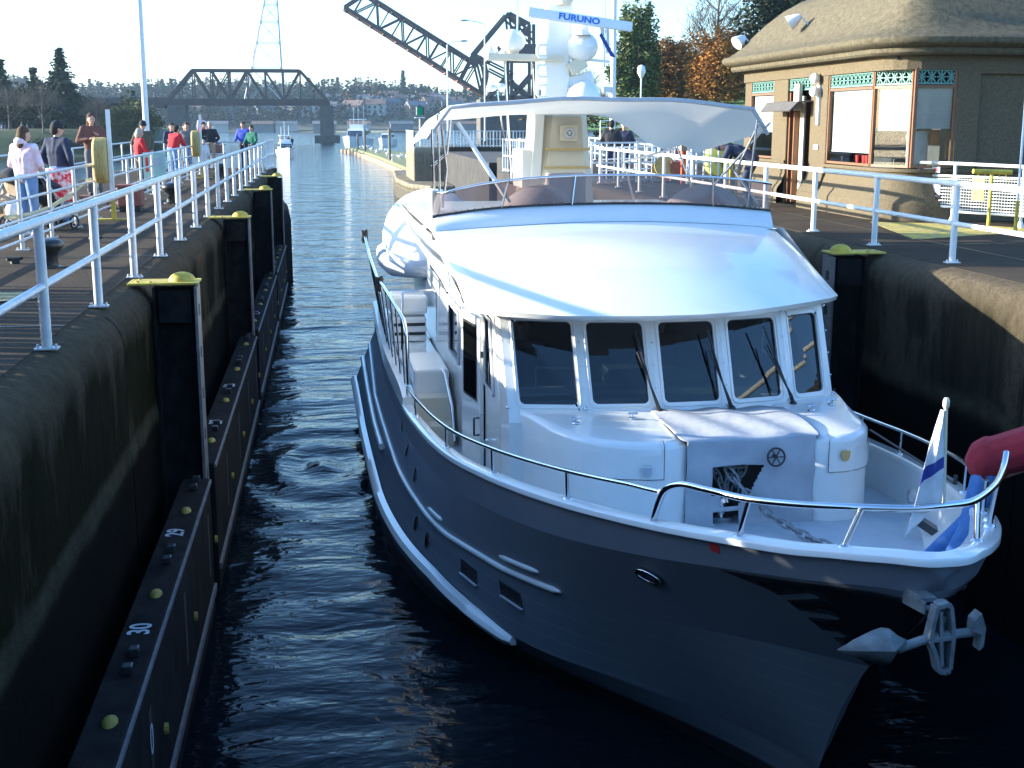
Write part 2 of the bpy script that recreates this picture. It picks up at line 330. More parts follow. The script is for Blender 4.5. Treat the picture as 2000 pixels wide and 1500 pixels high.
# lock wall concrete: grey aggregate, moss and streaks running down it, a pale weathered band
def wallmat(name, base, moss, band_z, dark):
    m = bpy.data.materials.new(name); m.use_nodes = True; nt = m.node_tree; b = nt.nodes['Principled BSDF']; b.inputs['Roughness'].default_value = 0.95; b.inputs['Specular IOR Level'].default_value = 0.06
    g = nt.nodes.new('ShaderNodeNewGeometry'); sp = nt.nodes.new('ShaderNodeSeparateXYZ'); nt.links.new(g.outputs['Position'], sp.inputs[0])
    def noise(sc, st, det=8):
        mp = nt.nodes.new('ShaderNodeMapping'); mp.inputs['Scale'].default_value = st; nt.links.new(g.outputs['Position'], mp.inputs[0])
        n = nt.nodes.new('ShaderNodeTexNoise'); n.inputs['Scale'].default_value = sc; n.inputs['Detail'].default_value = det; n.inputs['Roughness'].default_value = 0.7; nt.links.new(mp.outputs[0], n.inputs['Vector']); return n
    def ramp(src, p0, p1, c0, c1):
        r = nt.nodes.new('ShaderNodeValToRGB'); r.color_ramp.elements[0].position = p0; r.color_ramp.elements[1].position = p1; r.color_ramp.elements[0].color = (*c0, 1); r.color_ramp.elements[1].color = (*c1, 1); nt.links.new(src, r.inputs[0]); return r
    def mix(f, a, bb):
        x = nt.nodes.new('ShaderNodeMix'); x.data_type = 'RGBA'; nt.links.new(f, x.inputs[0]); nt.links.new(a, x.inputs[6]); nt.links.new(bb, x.inputs[7]); return x.outputs[2]
    n1 = noise(9, (1,1,1)); c = ramp(n1.outputs[0], 0.35, 0.7, tuple(x*0.6 for x in base), base).outputs[0]
    n2 = noise(0.9, (1, 1, 0.35)); f2 = ramp(n2.outputs[0], 0.42, 0.60, (0,0,0), (1,1,1)).outputs[0]
    n3 = noise(7, (1, 1, 0.15)); mossc = ramp(n3.outputs[0], 0.3, 0.75, tuple(x*0.35 for x in moss), moss).outputs[0]
    # moss below the coping
    mz = nt.nodes.new('ShaderNodeMapRange'); mz.inputs[1].default_value = -0.05; mz.inputs[2].default_value = -0.5; mz.clamp = True; nt.links.new(sp.outputs[2], mz.inputs[0])
    mm = nt.nodes.new('ShaderNodeMath'); mm.operation = 'MULTIPLY'; nt.links.new(f2, mm.inputs[0]); nt.links.new(mz.outputs[0], mm.inputs[1])
    ad = nt.nodes.new('ShaderNodeMath'); ad.operation = 'MULTIPLY_ADD'; ad.inputs[1].default_value = 0.55; ad.use_clamp = True; nt.links.new(mz.outputs[0], ad.inputs[0]); nt.links.new(mm.outputs[0], ad.inputs[2])
    c = mix(ad.outputs[0], c, mossc)
    # wet, weed-dark wall below the high water mark
    n5 = noise(1.3, (1, 1, 1)); zz = nt.nodes.new('ShaderNodeMath'); zz.operation = 'MULTIPLY_ADD'; zz.inputs[1].default_value = 0.25; nt.links.new(n5.outputs[0], zz.inputs[0]); nt.links.new(sp.outputs[2], zz.inputs[2])
    wz = nt.nodes.new('ShaderNodeMapRange'); wz.inputs[1].default_value = band_z - 0.02; wz.inputs[2].default_value = band_z - 0.22; nt.links.new(zz.outputs[0], wz.inputs[0])
    dk = nt.nodes.new('ShaderNodeRGB'); dk.outputs[0].default_value = (*dark, 1); c = mix(wz.outputs[0], c, dk.outputs[0])
    # pale band
    bz = nt.nodes.new('ShaderNodeMath'); bz.operation = 'SUBTRACT'; bz.inputs[1].default_value = band_z; nt.links.new(zz.outputs[0], bz.inputs[0])
    ba = nt.nodes.new('ShaderNodeMath'); ba.operation = 'ABSOLUTE'; nt.links.new(bz.outputs[0], ba.inputs[0])
    bm_ = nt.nodes.new('ShaderNodeMapRange'); bm_.inputs[1].default_value = 0.14; bm_.inputs[2].default_value = 0.04; bm_.inputs[4].default_value = 0.75; nt.links.new(ba.outputs[0], bm_.inputs[0])
    pc = ramp(noise(4, (1,1,1)).outputs[0], 0.3, 0.7, (0.03, 0.028, 0.014), (0.085, 0.075, 0.045)).outputs[0]; c = mix(bm_.outputs[0], c, pc)
    nt.links.new(c, b.inputs['Base Color'])
    nb = noise(22, (1,1,1), 5); bp = nt.nodes.new('ShaderNodeBump'); bp.inputs['Strength'].default_value = 1.0; bp.inputs['Distance'].default_value = 0.05; nt.links.new(nb.outputs[0], bp.inputs['Height']); nt.links.new(bp.outputs[0], b.inputs['Normal'])
    return m
wl_l = wallmat('mossy_wall_concrete', (0.12, 0.092, 0.058), (0.015, 0.013, 0.002), -1.25, (0.004, 0.003, 0.0018))
wl_r = wallmat('aggregate_wall_concrete', (0.15, 0.12, 0.08), (0.045, 0.038, 0.022), -1.3, (0.006, 0.0055, 0.0045))
def quay(name, label, xe, sgn, y0, y1, m, xback, joint=6.1, cham=0.0):
    """a concrete quay wall with a rounded coping; its top carries the deck"""
    t = MB(); prof = [(xe, -6.0), (xe, -1.42), (xe - sgn*0.02, -1.36), (xe - sgn*0.02, -0.32)]
    for k in range(7):
        a = R(90*k/6); prof.append((xe - sgn*(0.02 + 0.26*(1-math.cos(a))), -0.32 + 0.31*math.sin(a)))
    prof += [(xe - sgn*0.40, 0.0), (xback, 0.0)]
    ys = []; y = y0
    while y < y1: ys += [(y, 0), (min(y+joint, y1)-0.035, 0), (min(y+joint, y1)-0.02, 1), (min(y+joint, y1)-0.005, 1)]; y += joint
    ys.append((y1, 0)); rows = []
    rr = random.Random(3)
    ysx = []
    for (a, ja), (b_, jb) in zip(ys, ys[1:]):
        ysx.append((a, ja)); n = int((b_-a)/0.35)
        for k in range(1, n): ysx.append((a + (b_-a)*k/n, 0))
    ysx.append(ys[-1])
    for yy, j in ysx:
        row_ = []
        for i, (x, z) in enumerate(prof):
            d = 0.022*j if i < len(prof)-1 and z > -5 else 0
            wob = 0.008*math.sin(yy*3.1 + z*7) + 0.006*rr.uniform(-1, 1) if i < len(prof)-1 else 0
            row_.append(Vector((x - sgn*(d + wob*0.7), yy, z - (d if z > -0.2 else 0) - (abs(wob)*0.8 if -0.3 < z < -0.0001 else 0))))
        rows.append(row_)
    t.grid(rows)
    for e in (rows[0], rows[-1]): t.add(e, [tuple(range(len(e)))])
    o = t.build(name, m, smooth=60); return struct(o)
quay('left_lock_wall', '', -1.95, 1, -12, 51, wl_l, -2.9)
quay('right_lock_wall', '', 7.22, -1, -12, 36.5, wl_r, 8.3)
def slab(name, poly, z, m, d=3.0, kind='structure'):
    o = MB().prism(poly, z-d, z).build(name, m); o['kind'] = kind; return o
slab('left_deck', [(-2.33,-12),(-2.33,51),(-7.5,51),(-7.5,-12)], 0.004, deckc, 6)
slab('right_deck', [(7.62,-12),(120,-12),(120,66),(8.75,66),(8.75,36.6),(7.62,36.6)], 0.004, deckc, 5.5)
# joints in the decks
dj = MB()
for y in (5.5,11.6,17.7,23.8,29.9,36,42.1): dj.box(-7.5, y, 0.0, -2.34, y+.025, 0.0075)
struct(dj.build('deck_joints_left', blk)); dj = MB()
for y in (5.5,11.6,17.7,23.8,29.9,36): dj.box(7.64, y, 0.0, 30, y+.025, 0.0075)
dj.box(8.9, -10, 0, 8.925, 60, 0.0078); struct(dj.build('deck_joints_right', blk))
ys_ = MB().prism([(8.85,18.6),(9.05,18.6),(11.7,19.75),(11.7,20.1),(10.9,21.3),(9.6,21.9)], 0.004, 0.008); struct(ys_.build('yellow_deck_marking', mat('worn_yellow_marking', (0.55,0.42,0.05), 0.8, col2=(0.30,0.25,0.12), scale=5, contrast=0.3)))
# right wall beyond the gate recess, the pier end and the low apron
pc = wallmat('pale_pier_concrete', (0.42, 0.36, 0.27), (0.30, 0.26, 0.19), -2.6, (0.10, 0.09, 0.07))
recm = mat('recess_concrete', (0.028, 0.026, 0.026), 0.9, col2=(0.055, 0.048, 0.042), scale=1.5, bump=0.4)
struct(MB().box(8.6, 36.5, -6, 40, 66, -0.006).build('gate_recess_wall', recm)); struct(MB().box(8.2, 66, -6, 30, 91, -0.3).build('approach_wall', recm))
struct(MB().box(6.0, 91, -6, 8.4, 100, 0.0).build('pier_end', pc, bevel=0.08)); struct(MB().box(8.4, 91, -6, 30, 100, -0.004).build('pier_deck', deckc))
struct(MB().prism([(5.0,96.5),(5.4,88),(6.6,84),(8.2,84),(8.2,112),(5.6,112)], -6, -2.35).build('low_apron', pc, bevel=0.1))
# bull-nosed end of the left wall at water level
struct(MB().prism([(-1.95,43.6),(-1.5,43.8),(-1.35,47),(-1.7,55),(-2.0,58.5),(-2.6,58.5),(-2.6,51),(-1.96,51)], -6, -1.65).build('wall_toe', wl_l, bevel=0.06))
struct(MB().box(-7.5, 51, -6, -1.96, 51.6, -0.01).build('pier_head', wl_l))

# ---------------------------------------------------------------- banks, spit and hills
def terrain(name, x0, x1, y0, y1, nx, ny, fz, m, kind='structure'):
    t = MB(); t.grid([[Vector((x0+(x1-x0)*i/nx, y0+(y1-y0)*j/ny, fz(x0+(x1-x0)*i/nx, y0+(y1-y0)*j/ny))) for i in range(nx+1)] for j in range(ny+1)])
    o = t.build(name, m, smooth=180); o['kind'] = kind; return o
def sst(a, b, x): 
    u = max(0, min(1, (x-a)/(b-a))); return u*u*(3-2*u)
terrain('left_bank', -260, -22, 212, 320, 60, 30, lambda x, y: -4.2 + 4.6*sst(213 + 0.12*(x+60)*0.3, 224, y)*sst(-23, -32, x) + 1.2*sst(230, 300, y)*sst(-30, -60, x) + 0.15*math.sin(x*.2+y*.13), mat('bank_grass_shade', (0.018, 0.03, 0.010), 0.95, col2=(0.035,0.055,0.015), scale=0.3, bump=0.5, bscale=3))  # bank's shade is put into this dark grass colour
def lawn(x, y): return 0.9 + 1.9*sst(84, 125, y) + 3.5*sst(38, 80, x)*sst(70, 120, y) + 1.0*sst(24, 34, x)*sst(80,105,y) + 0.08*math.sin(x*.5) 
terrain('right_lawn', 19, 170, 80.5, 250, 60, 40, lawn, grassm)
struct(MB().box(17, 80.0, -4, 170, 80.5, 1.0).build('lawn_retaining_wall', pc))
struct(MB().box(8.4, 66, -5, 170, 80, -0.8).build('large_lock_floor', recm))
def hillz(x, y): 
    return -5 + 12*sst(700, 800, y) + (15 - 5*sst(20, 140, x) - 3*sst(-60,20,x))*sst(790, 960, y) + 2.0*math.sin(x*0.021+1) + 1.4*math.sin(x*0.05)*sst(760, 860, y)
terrain('far_hill', -520, 620, 690, 1200, 110, 40, hillz, dirtm)
# grassy spit with a stone edge
sp_ = [(2.4,237),(4.2,224),(6.3,180),(7.9,126),(9.0,110),(10.6,112),(11.5,152),(13.1,196),(6.0,240)]
struct(MB().prism(sp_, -6, -3.15).build('spit_edge', mat('tan_stone_edge', (0.32,0.23,0.14), 0.9, col2=(0.24,0.17,0.11), scale=1.5, bump=0.4), bevel=0.1))
c_ = (7.6, 170); tag(MB().prism([(c_[0]+(x-c_[0])*.86+.25, c_[1]+(y-c_[1])*.97) for x, y in sp_], -3.3, -2.85).build('spit_grass', mat('spit_turf', (0.12,0.15,0.05), 0.95, col2=(0.2,0.2,0.09), scale=1.2), bevel=0.15), kind='stuff')

# ================================================================ LOCK HARDWARE
def pile(y, side, label, near=False):
    s = 1 if side < 0 else -1; xe = -1.95 if side < 0 else 7.22; t = thing('fender_pile', label, 'pile', (xe, y, 0), 0, 'steel fender piles along the lock walls')
    f = s*0.45
    MB().box(min(0, f), -0.02, -6.0, max(0, f), 0.02, -0.03).build('web', dsteel, t)
    MB().box(min(0.0, s*0.03), -0.19, -6.0, max(0.0, s*0.03), 0.19, -0.03).build('back_flange', dsteel, t)
    # front flange with its slots
    m = MB(); x0, x1 = sorted((f, f + s*0.03)); z = -0.03; hw, hh = 0.06, 0.065
    cuts = [-0.30 - 0.48*k for k in range(8)]; zt = -0.03
    for c in cuts:
        m.box(x0, -0.19, c+hh, x1, 0.19, zt); m.box(x0, -0.19, c-hh, x1, -hw, c+hh); m.box(x0, hw, c-hh, x1, 0.19, c+hh); zt = c-hh
    m.box(x0, -0.19, -6, x1, 0.19, zt); m.build('front_flange', psteel, t)
    # added dark plate paints shade into the hollow between the flanges: stiffener
    MB().box(min(s*.06, f-s*.04), -0.17, -0.42, max(s*.06, f-s*.04), -0.15, -0.06).build('hollow_shade_plate', dsteel, t)
    cp = MB().box(min(-s*0.26, f+s*.05), -0.21, 0.008, max(-s*0.26, f+s*.05), 0.21, 0.03).build('cap_plate', yel, t, bevel=0.004)
    dmv = MB(); dmv.ell((s*0.31, 0, 0.03), 0.15, 0.13, 0.10, 18, 10, None, 0.0); dmv.build('cap_dome', yel, cp, smooth=70)
    for dx, dy in ((-.16,-.1),(-.16,.1),(-.02,-.14)): MB().lathe([(.018,0),(.018,.015)], (s*dx, dy, 0.03), 8).build('bolt', yeld, cp)
    return t
for i, y in enumerate((4.6, 14.6, 24.6, 34.5, 43.0)):
    pile(y, -1, ['fender pile beside the camera end of the left wall', 'black fender pile with big yellow domed cap, nearest on the left wall', 'second yellow-capped black pile along the mossy left wall', 'third yellow-capped pile along the left wall, before the picket corner', 'farthest yellow-capped pile at the end of the left wall'][i])
pile(16.7, 1, 'steel pile with three oval slots and yellow cap on the right lock wall')
# floating guide wall in sections between the piles
dyel = mat('dark_mottled_yellow', (0.34,0.27,0.03), 0.7, col2=(0.16,0.12,0.02), scale=14, contrast=.9)  # darker yellow with random mottling
fw = mat('floating_wall_steel', (0.007,0.007,0.0075), 0.9, 0.0, spec=0.08, col2=(0.022,0.020,0.019), scale=3, bump=0.3, bscale=15, stretch=(1,1,0.4))
secs = [(5.0,14.30),(14.95,24.25),(24.95,34.15),(34.85,42.6)]
for i, (y0, y1) in enumerate(secs):
    t = thing('floating_guide_wall', ['nearest floating guide wall section marked 30 and 29', 'second floating guide wall section, between the first two yellow-capped piles', 'third floating guide wall section, past the second yellow-capped pile', 'farthest floating guide wall section by the open water'][i], 'guide wall', (-1.42, y0, WATER_Z), 0, 'floating guide wall sections')
    L = y1-y0; m = MB().box(-0.30, 0, -0.6, 0, L, 1.57); m.build('wall_body', fw, t, bevel=0.015)
    MB().box(-0.005, 0.0, 1.52, 0.022, L, 1.555).build('edge_angle', psteel, t); MB().box(0.001, 0.02, 0.25, 0.03, L-.02, 0.33).build('edge_angle', psteel, t)
    k = 0
    for yy in [1.1 + 2.4*j for j in range(int(L/2.4)+1)]:
        if yy > L-.3: break
        c = MB(); c.ell((-0.13, yy-0.25 if i == 0 else yy, 1.57), .055, .095, .04, 12, 8, None, 0.0); c.build('yellow_cleat', dyel, t, smooth=60)
        for dy in (0.50, 0.82): MB().box(-.17, yy+dy, 1.571, -.09, yy+dy+.09, 1.64).build('top_lug', blk, t, bevel=0.01)
        MB().box(-0.02, yy+.55, 0.55, 0.0015, yy+.68, 1.25).build('face_slot', rubber, t)
        MB().lathe([(.05,0),(.045,.03)], (0.0, yy+1.3, 0.75), 8, Matrix.Rotation(R(90),3,'Y')).build('face_pad', dyel, t)
    nums = {0: [('31', 2.45), ('30', 4.88), ('29', 7.34)], 1: [('27', 2.15), ('26', 4.6)], 2: [('23', 2.2)], 3: []}[i]
    for txt, yy in nums:
        text_part(txt, 0.24, frame((-0.15, yy, 1.573), (0,1,0), (-1,0,0)) , numw, t, 'number', 0.001, 0.004)
    if i == 0: text_part('0', 0.34, frame((0.006, 4.1, 1.0), (0,1,0), (0,0,1)), numw, t, 'number', 0.001, 0.0)

def post(m, x, y, h, r, z0=0.0, base=True):
    m.tube([(x,y,z0),(x,y,z0+h)], r, 10)
    if base: m.box(x-.09, y-.06, z0+.004, x+.09, y+.06, z0+.016); m.lathe([(.012,0),(.012,.03)], (x-.07,y,z0+.012), 6); m.lathe([(.012,0),(.012,.03)], (x+.07,y,z0+.012), 6)
def handrail(name, label, p0, p1, posts, rails, rtop, rpost, m, group=None, base=True, h=1.0, z0=0.0, loc=None):
    t = thing('handrail', label, 'railing', (p0[0], p0[1], z0), 0, group)
    p0, p1 = Vector((*p0, z0)), Vector((*p1, z0)); d = (p1-p0); L = d.length; d.normalize(); o = Vector((p0.x, p0.y, z0))
    for k, hh in enumerate(rails):
        a, b = p0 + Vector((0,0,hh)) - o, p1 + Vector((0,0,hh)) - o
        MB().tube([a, b], rtop if k == 0 else rtop*0.8, 10).build('top_rail' if k == 0 else 'mid_rail', m, t, smooth=60)
    for s in posts:
        q = MB(); c = p0 + d*s - o; post(q, c.x, c.y, h, rpost, 0, base); q.build('post', m, t, smooth=45)
    return t
handrail('', 'long silver two-rail handrail along the edge of the left lock wall', (-2.24,3.0), (-2.24,48.6), [i*2.39 + 0.24 for i in range(19)], (1.0, 0.5), 0.040, 0.043, rail_al)
handrail('', 'four-bar silver railing in the middle of the left pier behind the edge handrail', (-4.25,14.2), (-4.25,48.2), [0.5+i*2.0 for i in range(17)], (1.0, 0.70, 0.42, 0.14), 0.026, 0.03, rail_al, h=1.0)
handrail('', 'silver railing on the far side of the left pier, against the water', (-7.3,18), (-7.3,50.6), [0.4+i*2.3 for i in range(15)], (1.0, 0.55), 0.026, 0.03, rail_al)
handrail('', 'short silver railing across the far end of the left pier', (-7.3,50.7), (-2.6,50.7), [0.1,1.2,2.3,3.4,4.6], (1.0, 0.55), 0.026, 0.03, rail_al)
handrail('', 'white railing along the edge of the right lock wall up to the gate recess', (7.85,8.0), (7.85,37.4), [0.0+2.4*i + 0.15 for i in range(13)], (1.0, 0.5), 0.040, 0.042, rail_wh)
# picket corner guard at the far left
def pickets(label, p0, p1, h, z0, n, m, group=None, loc_name='picket_guard', thick=0.022):
    t = thing(loc_name, label, 'railing', (*p0, z0), 0, group); d = Vector((p1[0]-p0[0], p1[1]-p0[1], 0))
    q = MB()
    for z in (0.08, h*0.5, h): q.bar(Vector((0,0,z)), d + Vector((0,0,z)), 0.04, 0.05)
    q.build('frame', m, t); 
    for i in range(n+1):
        c = d*(i/n); w_ = thick*1.6 if i % 6 == 0 else thick
        MB().box(c.x-w_/2, c.y-w_/2, 0, c.x+w_/2, c.y+w_/2, h + (0.04 if i % 6 == 0 else 0)).build('picket', m, t)
    return t
pickets('white picket guard on the far corner of the left pier', (-2.25,49.0), (-2.05,51.3), 1.05, 0, 14, rail_wh)
pickets('white picket gate walkway panel across the lock gate recess', (7.6,37.6), (6.3,46.5), 1.15, -0.02, 30, rail_wh, thick=0.04)
pickets('white picket railing on the gate walkway nearer the mast', (7.7,37.5), (12.0,38.2), 1.15, 0, 18, rail_wh, thick=0.04)
struct(MB().prism([(7.6,37.3),(7.7,38.3),(6.5,47),(6.1,46.8)], -0.35, -0.03).build('gate_walkway', recm))
gate = thing('lock_gate', 'dark red-brown lock gate leaf below the picket walkway', 'lock gate', (7.4,42,-5))
MB().bar((0.35,-4.3,2.3), (-0.9,4.4,2.3), 0.5, 4.6).build('gate_leaf', mat('gate_leaf_paint', (0.10,0.05,0.04), 0.7, col2=(0.06,0.05,0.05), scale=1.2, stretch=(1,1,.3)), gate)
MB().lathe([(.36,0),(.40,.15),(.40,2.6),(.32,2.9),(.15,3.0)], (-0.6,2.0,1.9), 16).build('timber_bumper', mat('old_timber', (0.34,0.27,0.18), 0.9, col2=(0.24,0.19,0.12), scale=5, stretch=(6,6,.6), bump=0.4), gate, smooth=50)
pickets('white picket railing round the tip of the far pier end', (6.05,91.2), (6.05,99.8), 1.1, 0, 30, rail_wh, thick=0.05)
pickets('white picket railing facing the lock on the far pier end', (6.05,91.2), (14.0,91.2), 1.1, 0, 34, rail_wh, thick=0.05)
# right side inner railings
handrail('', 'inner white three-bar railing between the two locks, behind the two men', (10.2,36), (12.6,62), [i*2.6+.1 for i in range(11)], (1.0,.66,.33), 0.03, 0.032, rail_wh)
handrail('', 'white three-bar railing along the large lock beyond the red cabinet', (12.2,33), (24.0,62), [i*2.6+.1 for i in range(12)], (1.0,.66,.33), 0.03, 0.032, rail_wh)
handrail('', 'white railing across the deck beyond the yellow winch', (8.0,37.7), (11.8,41.0), [0.05,1.2,2.4,3.6,4.9], (1.0,.66,.33), 0.03, 0.032, rail_wh)
handrail('', 'distant white railing on top of the retaining wall', (17,80.2), (60,80.2), [i*2.0 for i in range(22)], (0.8,.4), 0.03, 0.03, rail_wh, z0=1.0, h=.8, base=False)
lw = thing('lock_parapet', 'long pale concrete parapet of the large lock', 'wall', (9.5,64,0)); MB().box(0, 0, 0, 60, 0.6, 0.95).build('parapet', mat('pale_concrete', (0.55,0.50,0.42), 0.9, col2=(0.48,0.44,0.37), scale=1.2), lw, bevel=0.03)
# bollards and cleats
def bollard_proto():
    return MB().lathe([(.20,0),(.20,.02),(.13,.035),(.12,.18),(.16,.26),(.215,.31),(.225,.36),(.20,.41),(.12,.44),(.02,.45)], (0,0,0), 20)
bp0 = None
for (x, y, lab, sc) in ((-3.42,16.4,'black mooring bollard behind the nearest left handrail posts',0.8), (-3.4,29.2,'black mooring bollard farther along the left pier by the edge handrail',1.0), (11.0,22.05,'black bollard at the corner of the mesh fence on the right deck',1.25), (-3.4,42.5,'black mooring bollard near the far end of the left pier',1.0)):
    o = bollard_proto().build('bollard', blk, smooth=50) if bp0 is None else bp0.copy()
    if bp0 is None: bp0 = o
    else: COL.objects.link(o)
    o.location = (x, y, 0.004); o.scale = (sc,)*3; tag(o, lab, 'bollard', 'black mooring bollards')
def cleat(x, y, label):
    m = MB(); m.box(-.05,-.03,0,.05,.03,.05); m.tube([(-.1,0,.07),(-.05,0,.055),(.05,0,.055),(.1,0,.07)], .02, 8); o = m.build('deck_cleat', rubber, smooth=50); o.location = (x, y, .004); o.rotation_euler.z = 0.6
    tag(o, label, 'cleat', 'small deck cleats')
cleat(-3.95,16.9,'small black cleat left of the near bollard'); cleat(-3.45,19.8,'small black cleat beyond the near bollard'); cleat(-4.0,13.9,'small black cleat near the manhole')
mh = thing('manhole_cover', 'round weathered manhole cover with leaves on the left deck', 'manhole', (-3.35,13.6,0.004)); MB().lathe([(.38,0),(.38,.012),(.34,.014),(.02,.014)], (0,0,0), 24).build('cover', mat('leafy_iron', (0.20,0.17,0.06), 0.9, col2=(0.30,0.28,0.14), scale=12), mh); MB().tube([(.40*math.cos(a*math.pi/12), .40*math.sin(a*math.pi/12), .006) for a in range(25)], .014, 6, False).build('rim', blk, mh, smooth=60)
# posts with the yellow floats
def float_post(x, y, label, sc=1.0):
    t = thing('float_station', label, 'rescue post', (x, y, 0), 0, 'rescue float posts')
    MB().box(.0, -.035, .45, .07, .035, 1.98).build('white_post', rail_wh, t); p = MB(); p.box(.0,-.037,.012,.07,.037,.45); p.box(-.28,-.09,0,.36,.09,.03); p.build('yellow_foot', yel, t)
    f = MB(); f.prism([(px, py) for px, py in rrect(.56, .82, .26, 6)], -.24, 0, Matrix.Rotation(R(90),3,'X') if False else Matrix(((0,0,1),(1,0,0),(0,1,0))))
    f.v = [(x_-.01, y_, z_+1.08) for x_, y_, z_ in f.v]; f.build('yellow_float', yeld, t, smooth=50, bevel=0.05)
    return t
float_post(-3.92, 24.3, 'nearer white post on yellow foot with a tall yellow float hung on it'); float_post(-3.98, 42.2, 'farther yellow float hung on a post amid the crowd on the left pier')
def small_box(x, y, w, d, h, label, m=None):
    t = thing('deck_box', label, 'box', (x, y, 0)); MB().box(-w/2, -d/2, .12, w/2, d/2, h).build('box_body', m or brownp, t, bevel=0.02); MB().box(-w/2-.02, -d/2-.02, h, w/2+.02, d/2+.02, h+.04).build('lid', m or brownp, t)
    MB().box(-w/2+.03,-d/2+.03,0.004,w/2-.03,d/2-.03,.12).build('plinth', blk, t); return t
small_box(-3.9,26.6,.46,.5,.50,'brown red box on the deck behind the white float post'); small_box(-6.4,23.5,.5,.6,.5,'brown red box at the far left edge by the stroller')
sg = thing('notice_board', 'pale green notice board tied to the middle railing', 'sign', (-4.2,33,0)); MB().box(-.30,-.02,.33,.24,.02,1.02).build('board', signg, sg); MB().box(-.24,-.027,.55,-.17,-.02,.9).build('red_panel', redp, sg); MB().box(-.05,-.027,.72,.14,-.02,.88).build('blue_panel', gcanvas, sg); 
for xx in (-.24,.18): MB().box(xx,-.015,0,xx+.035,.015,.33).build('leg', signg, sg)
# the near pale bag and the faded hose on the middle railing
hz = MB(); hz.tube([(-4.32,18.2,.50),(-4.30,19.6,.44),(-4.30,21.0,.46),(-4.30,22.6,.56),(-4.30,24.6,.74)], [.03]*4+[.02], 8); tag(hz.build('lashed_hose', yrope, smooth=60), 'faded yellow hose lashed along the middle railing', 'hose')
bg_ = MB(); bg_.ell((-4.42,19.1,.52), .12,.11,.15, 14, 10); tag(bg_.build('cloth_bag', C_white, smooth=80), 'pale bag hanging on the middle railing by the stroller', 'bag')
# flag pole on the left
fp = thing('flag_pole', 'tall white tapering flag pole rising from the left pier', 'pole', (-5.78,43.6,0)); MB().tube([(0,0,0),(0,0,6),(0,0,12)], [.105,.08,.045], 14).build('shaft', rail_wh, fp, smooth=60); MB().lathe([(.2,0),(.2,.04),(.12,.1)], (0,0,0.004), 14).build('foot_flange', rail_wh, fp)
# ---------------------------------------------------------------- right deck furniture
fe = thing('mesh_gate_fence', 'white framed mesh fence with a yellow green notice on the right deck', 'fence', (10.95,21.6,0))
meshm = mat('white_mesh_wire', (0.68,0.68,0.66), 0.5, col2=(0.6,0.6,0.58), scale=5)
def mesh_panel(x0, y0, x1, y1, z0, z1):
    f = MB(); A, B = Vector((x0,y0,0)), Vector((x1,y1,0))
    for z in (z0, z1): f.tube([A+Vector((0,0,z)), B+Vector((0,0,z))], .022, 8)
    for p in (A, B): f.tube([p+Vector((0,0,z0)), p+Vector((0,0,z1))], .022, 8)
    o = f.build('mesh_panel', rail_wh, fe, smooth=60); m = MB(); L = (B-A).length; n = int(L/.055); k = int((z1-z0)/.05)
    for i in range(1, n): p = A.lerp(B, i/n); m.bar(p+Vector((0,0,z0)), p+Vector((0,0,z1)), .006)
    for i in range(1, k): z = z0+(z1-z0)*i/k; m.bar(A+Vector((0,0,z)), B+Vector((0,0,z)), .012)
    m.build('mesh_wire', meshm, o); return o
mesh_panel(-.30,.70,.02,-.02,.28,.82); mesh_panel(.05,-.05,1.35,-2.6,.20,.82); mesh_panel(1.4,-2.7,2.7,-5.2,.20,.82)
for x, y, h in ((-.30,.70,1.06),(.04,0,1.06),(.66,-1.22,1.0),(1.37,-2.65,1.0),(2.7,-5.2,1.0)):
    m = MB(); m.tube([(x,y,.004),(x,y,h)], .03, 8); m.lathe([(.07,0),(.06,.03),(.035,.10)], (x,y,.004), 12); m.build('fence_post', rail_wh, fe, smooth=50)
MB().tube([(-.30,.70,1.04),(.04,0,1.04),(1.37,-2.65,1.0),(2.7,-5.2,1.0)], .03, 8).build('top_rail', rail_wh, fe, smooth=60)
def facing_plate(cx, cy, cz, w, h, m, name, parent, off=.035):
    d = Vector((1.3,-2.55,0)).normalized(); nrm = Vector((-d.y*-1, d.x*-1, 0)); nrm = Vector((d.y, -d.x, 0)); c = Vector((cx,cy,cz)) + nrm*off
    return MB().obox(c, d*w/2, nrm*.006, Vector((0,0,h/2))).build(name, m, parent)
facing_plate(.28,-.45,.62,.24,.42,neon,'notice',fe); q = facing_plate(.28,-.45,.66,.17,.03,blk,'notice_print',fe,.044); facing_plate(.28,-.45,.54,.17,.02,blk,'notice_print',fe,.044)
facing_plate(-.12,.35,.55,.22,.38,signw,'plain_notice',fe,.04); facing_plate(-.12,.35,.92,.16,.10,signw,'small_sign',fe,.04); facing_plate(-.12,.35,.92,.08,.05,redp,'sign_mark',fe,.05)
ty = thing('yellow_hose_stand', 'yellow T shaped pipe stand with hooks before the mesh fence', 'stand', (10.74,19.85,0.004)); MB().tube([(0,0,0),(0,0,.93)], .028, 10).build('upright', yel, ty, smooth=60); MB().tube([(-.33,.0,.97),(.33,-.02,.95)], .04, 10).build('crossbar', yel, ty, smooth=60); MB().lathe([(.08,0),(.06,.03)], (0,0,0), 12).build('foot', yel, ty)
for k in range(5): MB().tube([(-.24+.12*k,-.0,.93),(-.24+.12*k,-.03,.86),(-.24+.12*k,-.06,.87)], .008, 5).build('hook', yel, ty)
wp = thing('marker_pole', 'white pole with yellow lower sleeve before the mesh fence', 'pole', (10.66,18.85,0.004)); MB().tube([(0,0,.55),(.0,0,2.15)], .02, 8).build('white_pole', rail_wh, wp, smooth=60); MB().tube([(0,0,0),(0,0,.55)], .032, 8).build('yellow_sleeve', yel, wp, smooth=60)
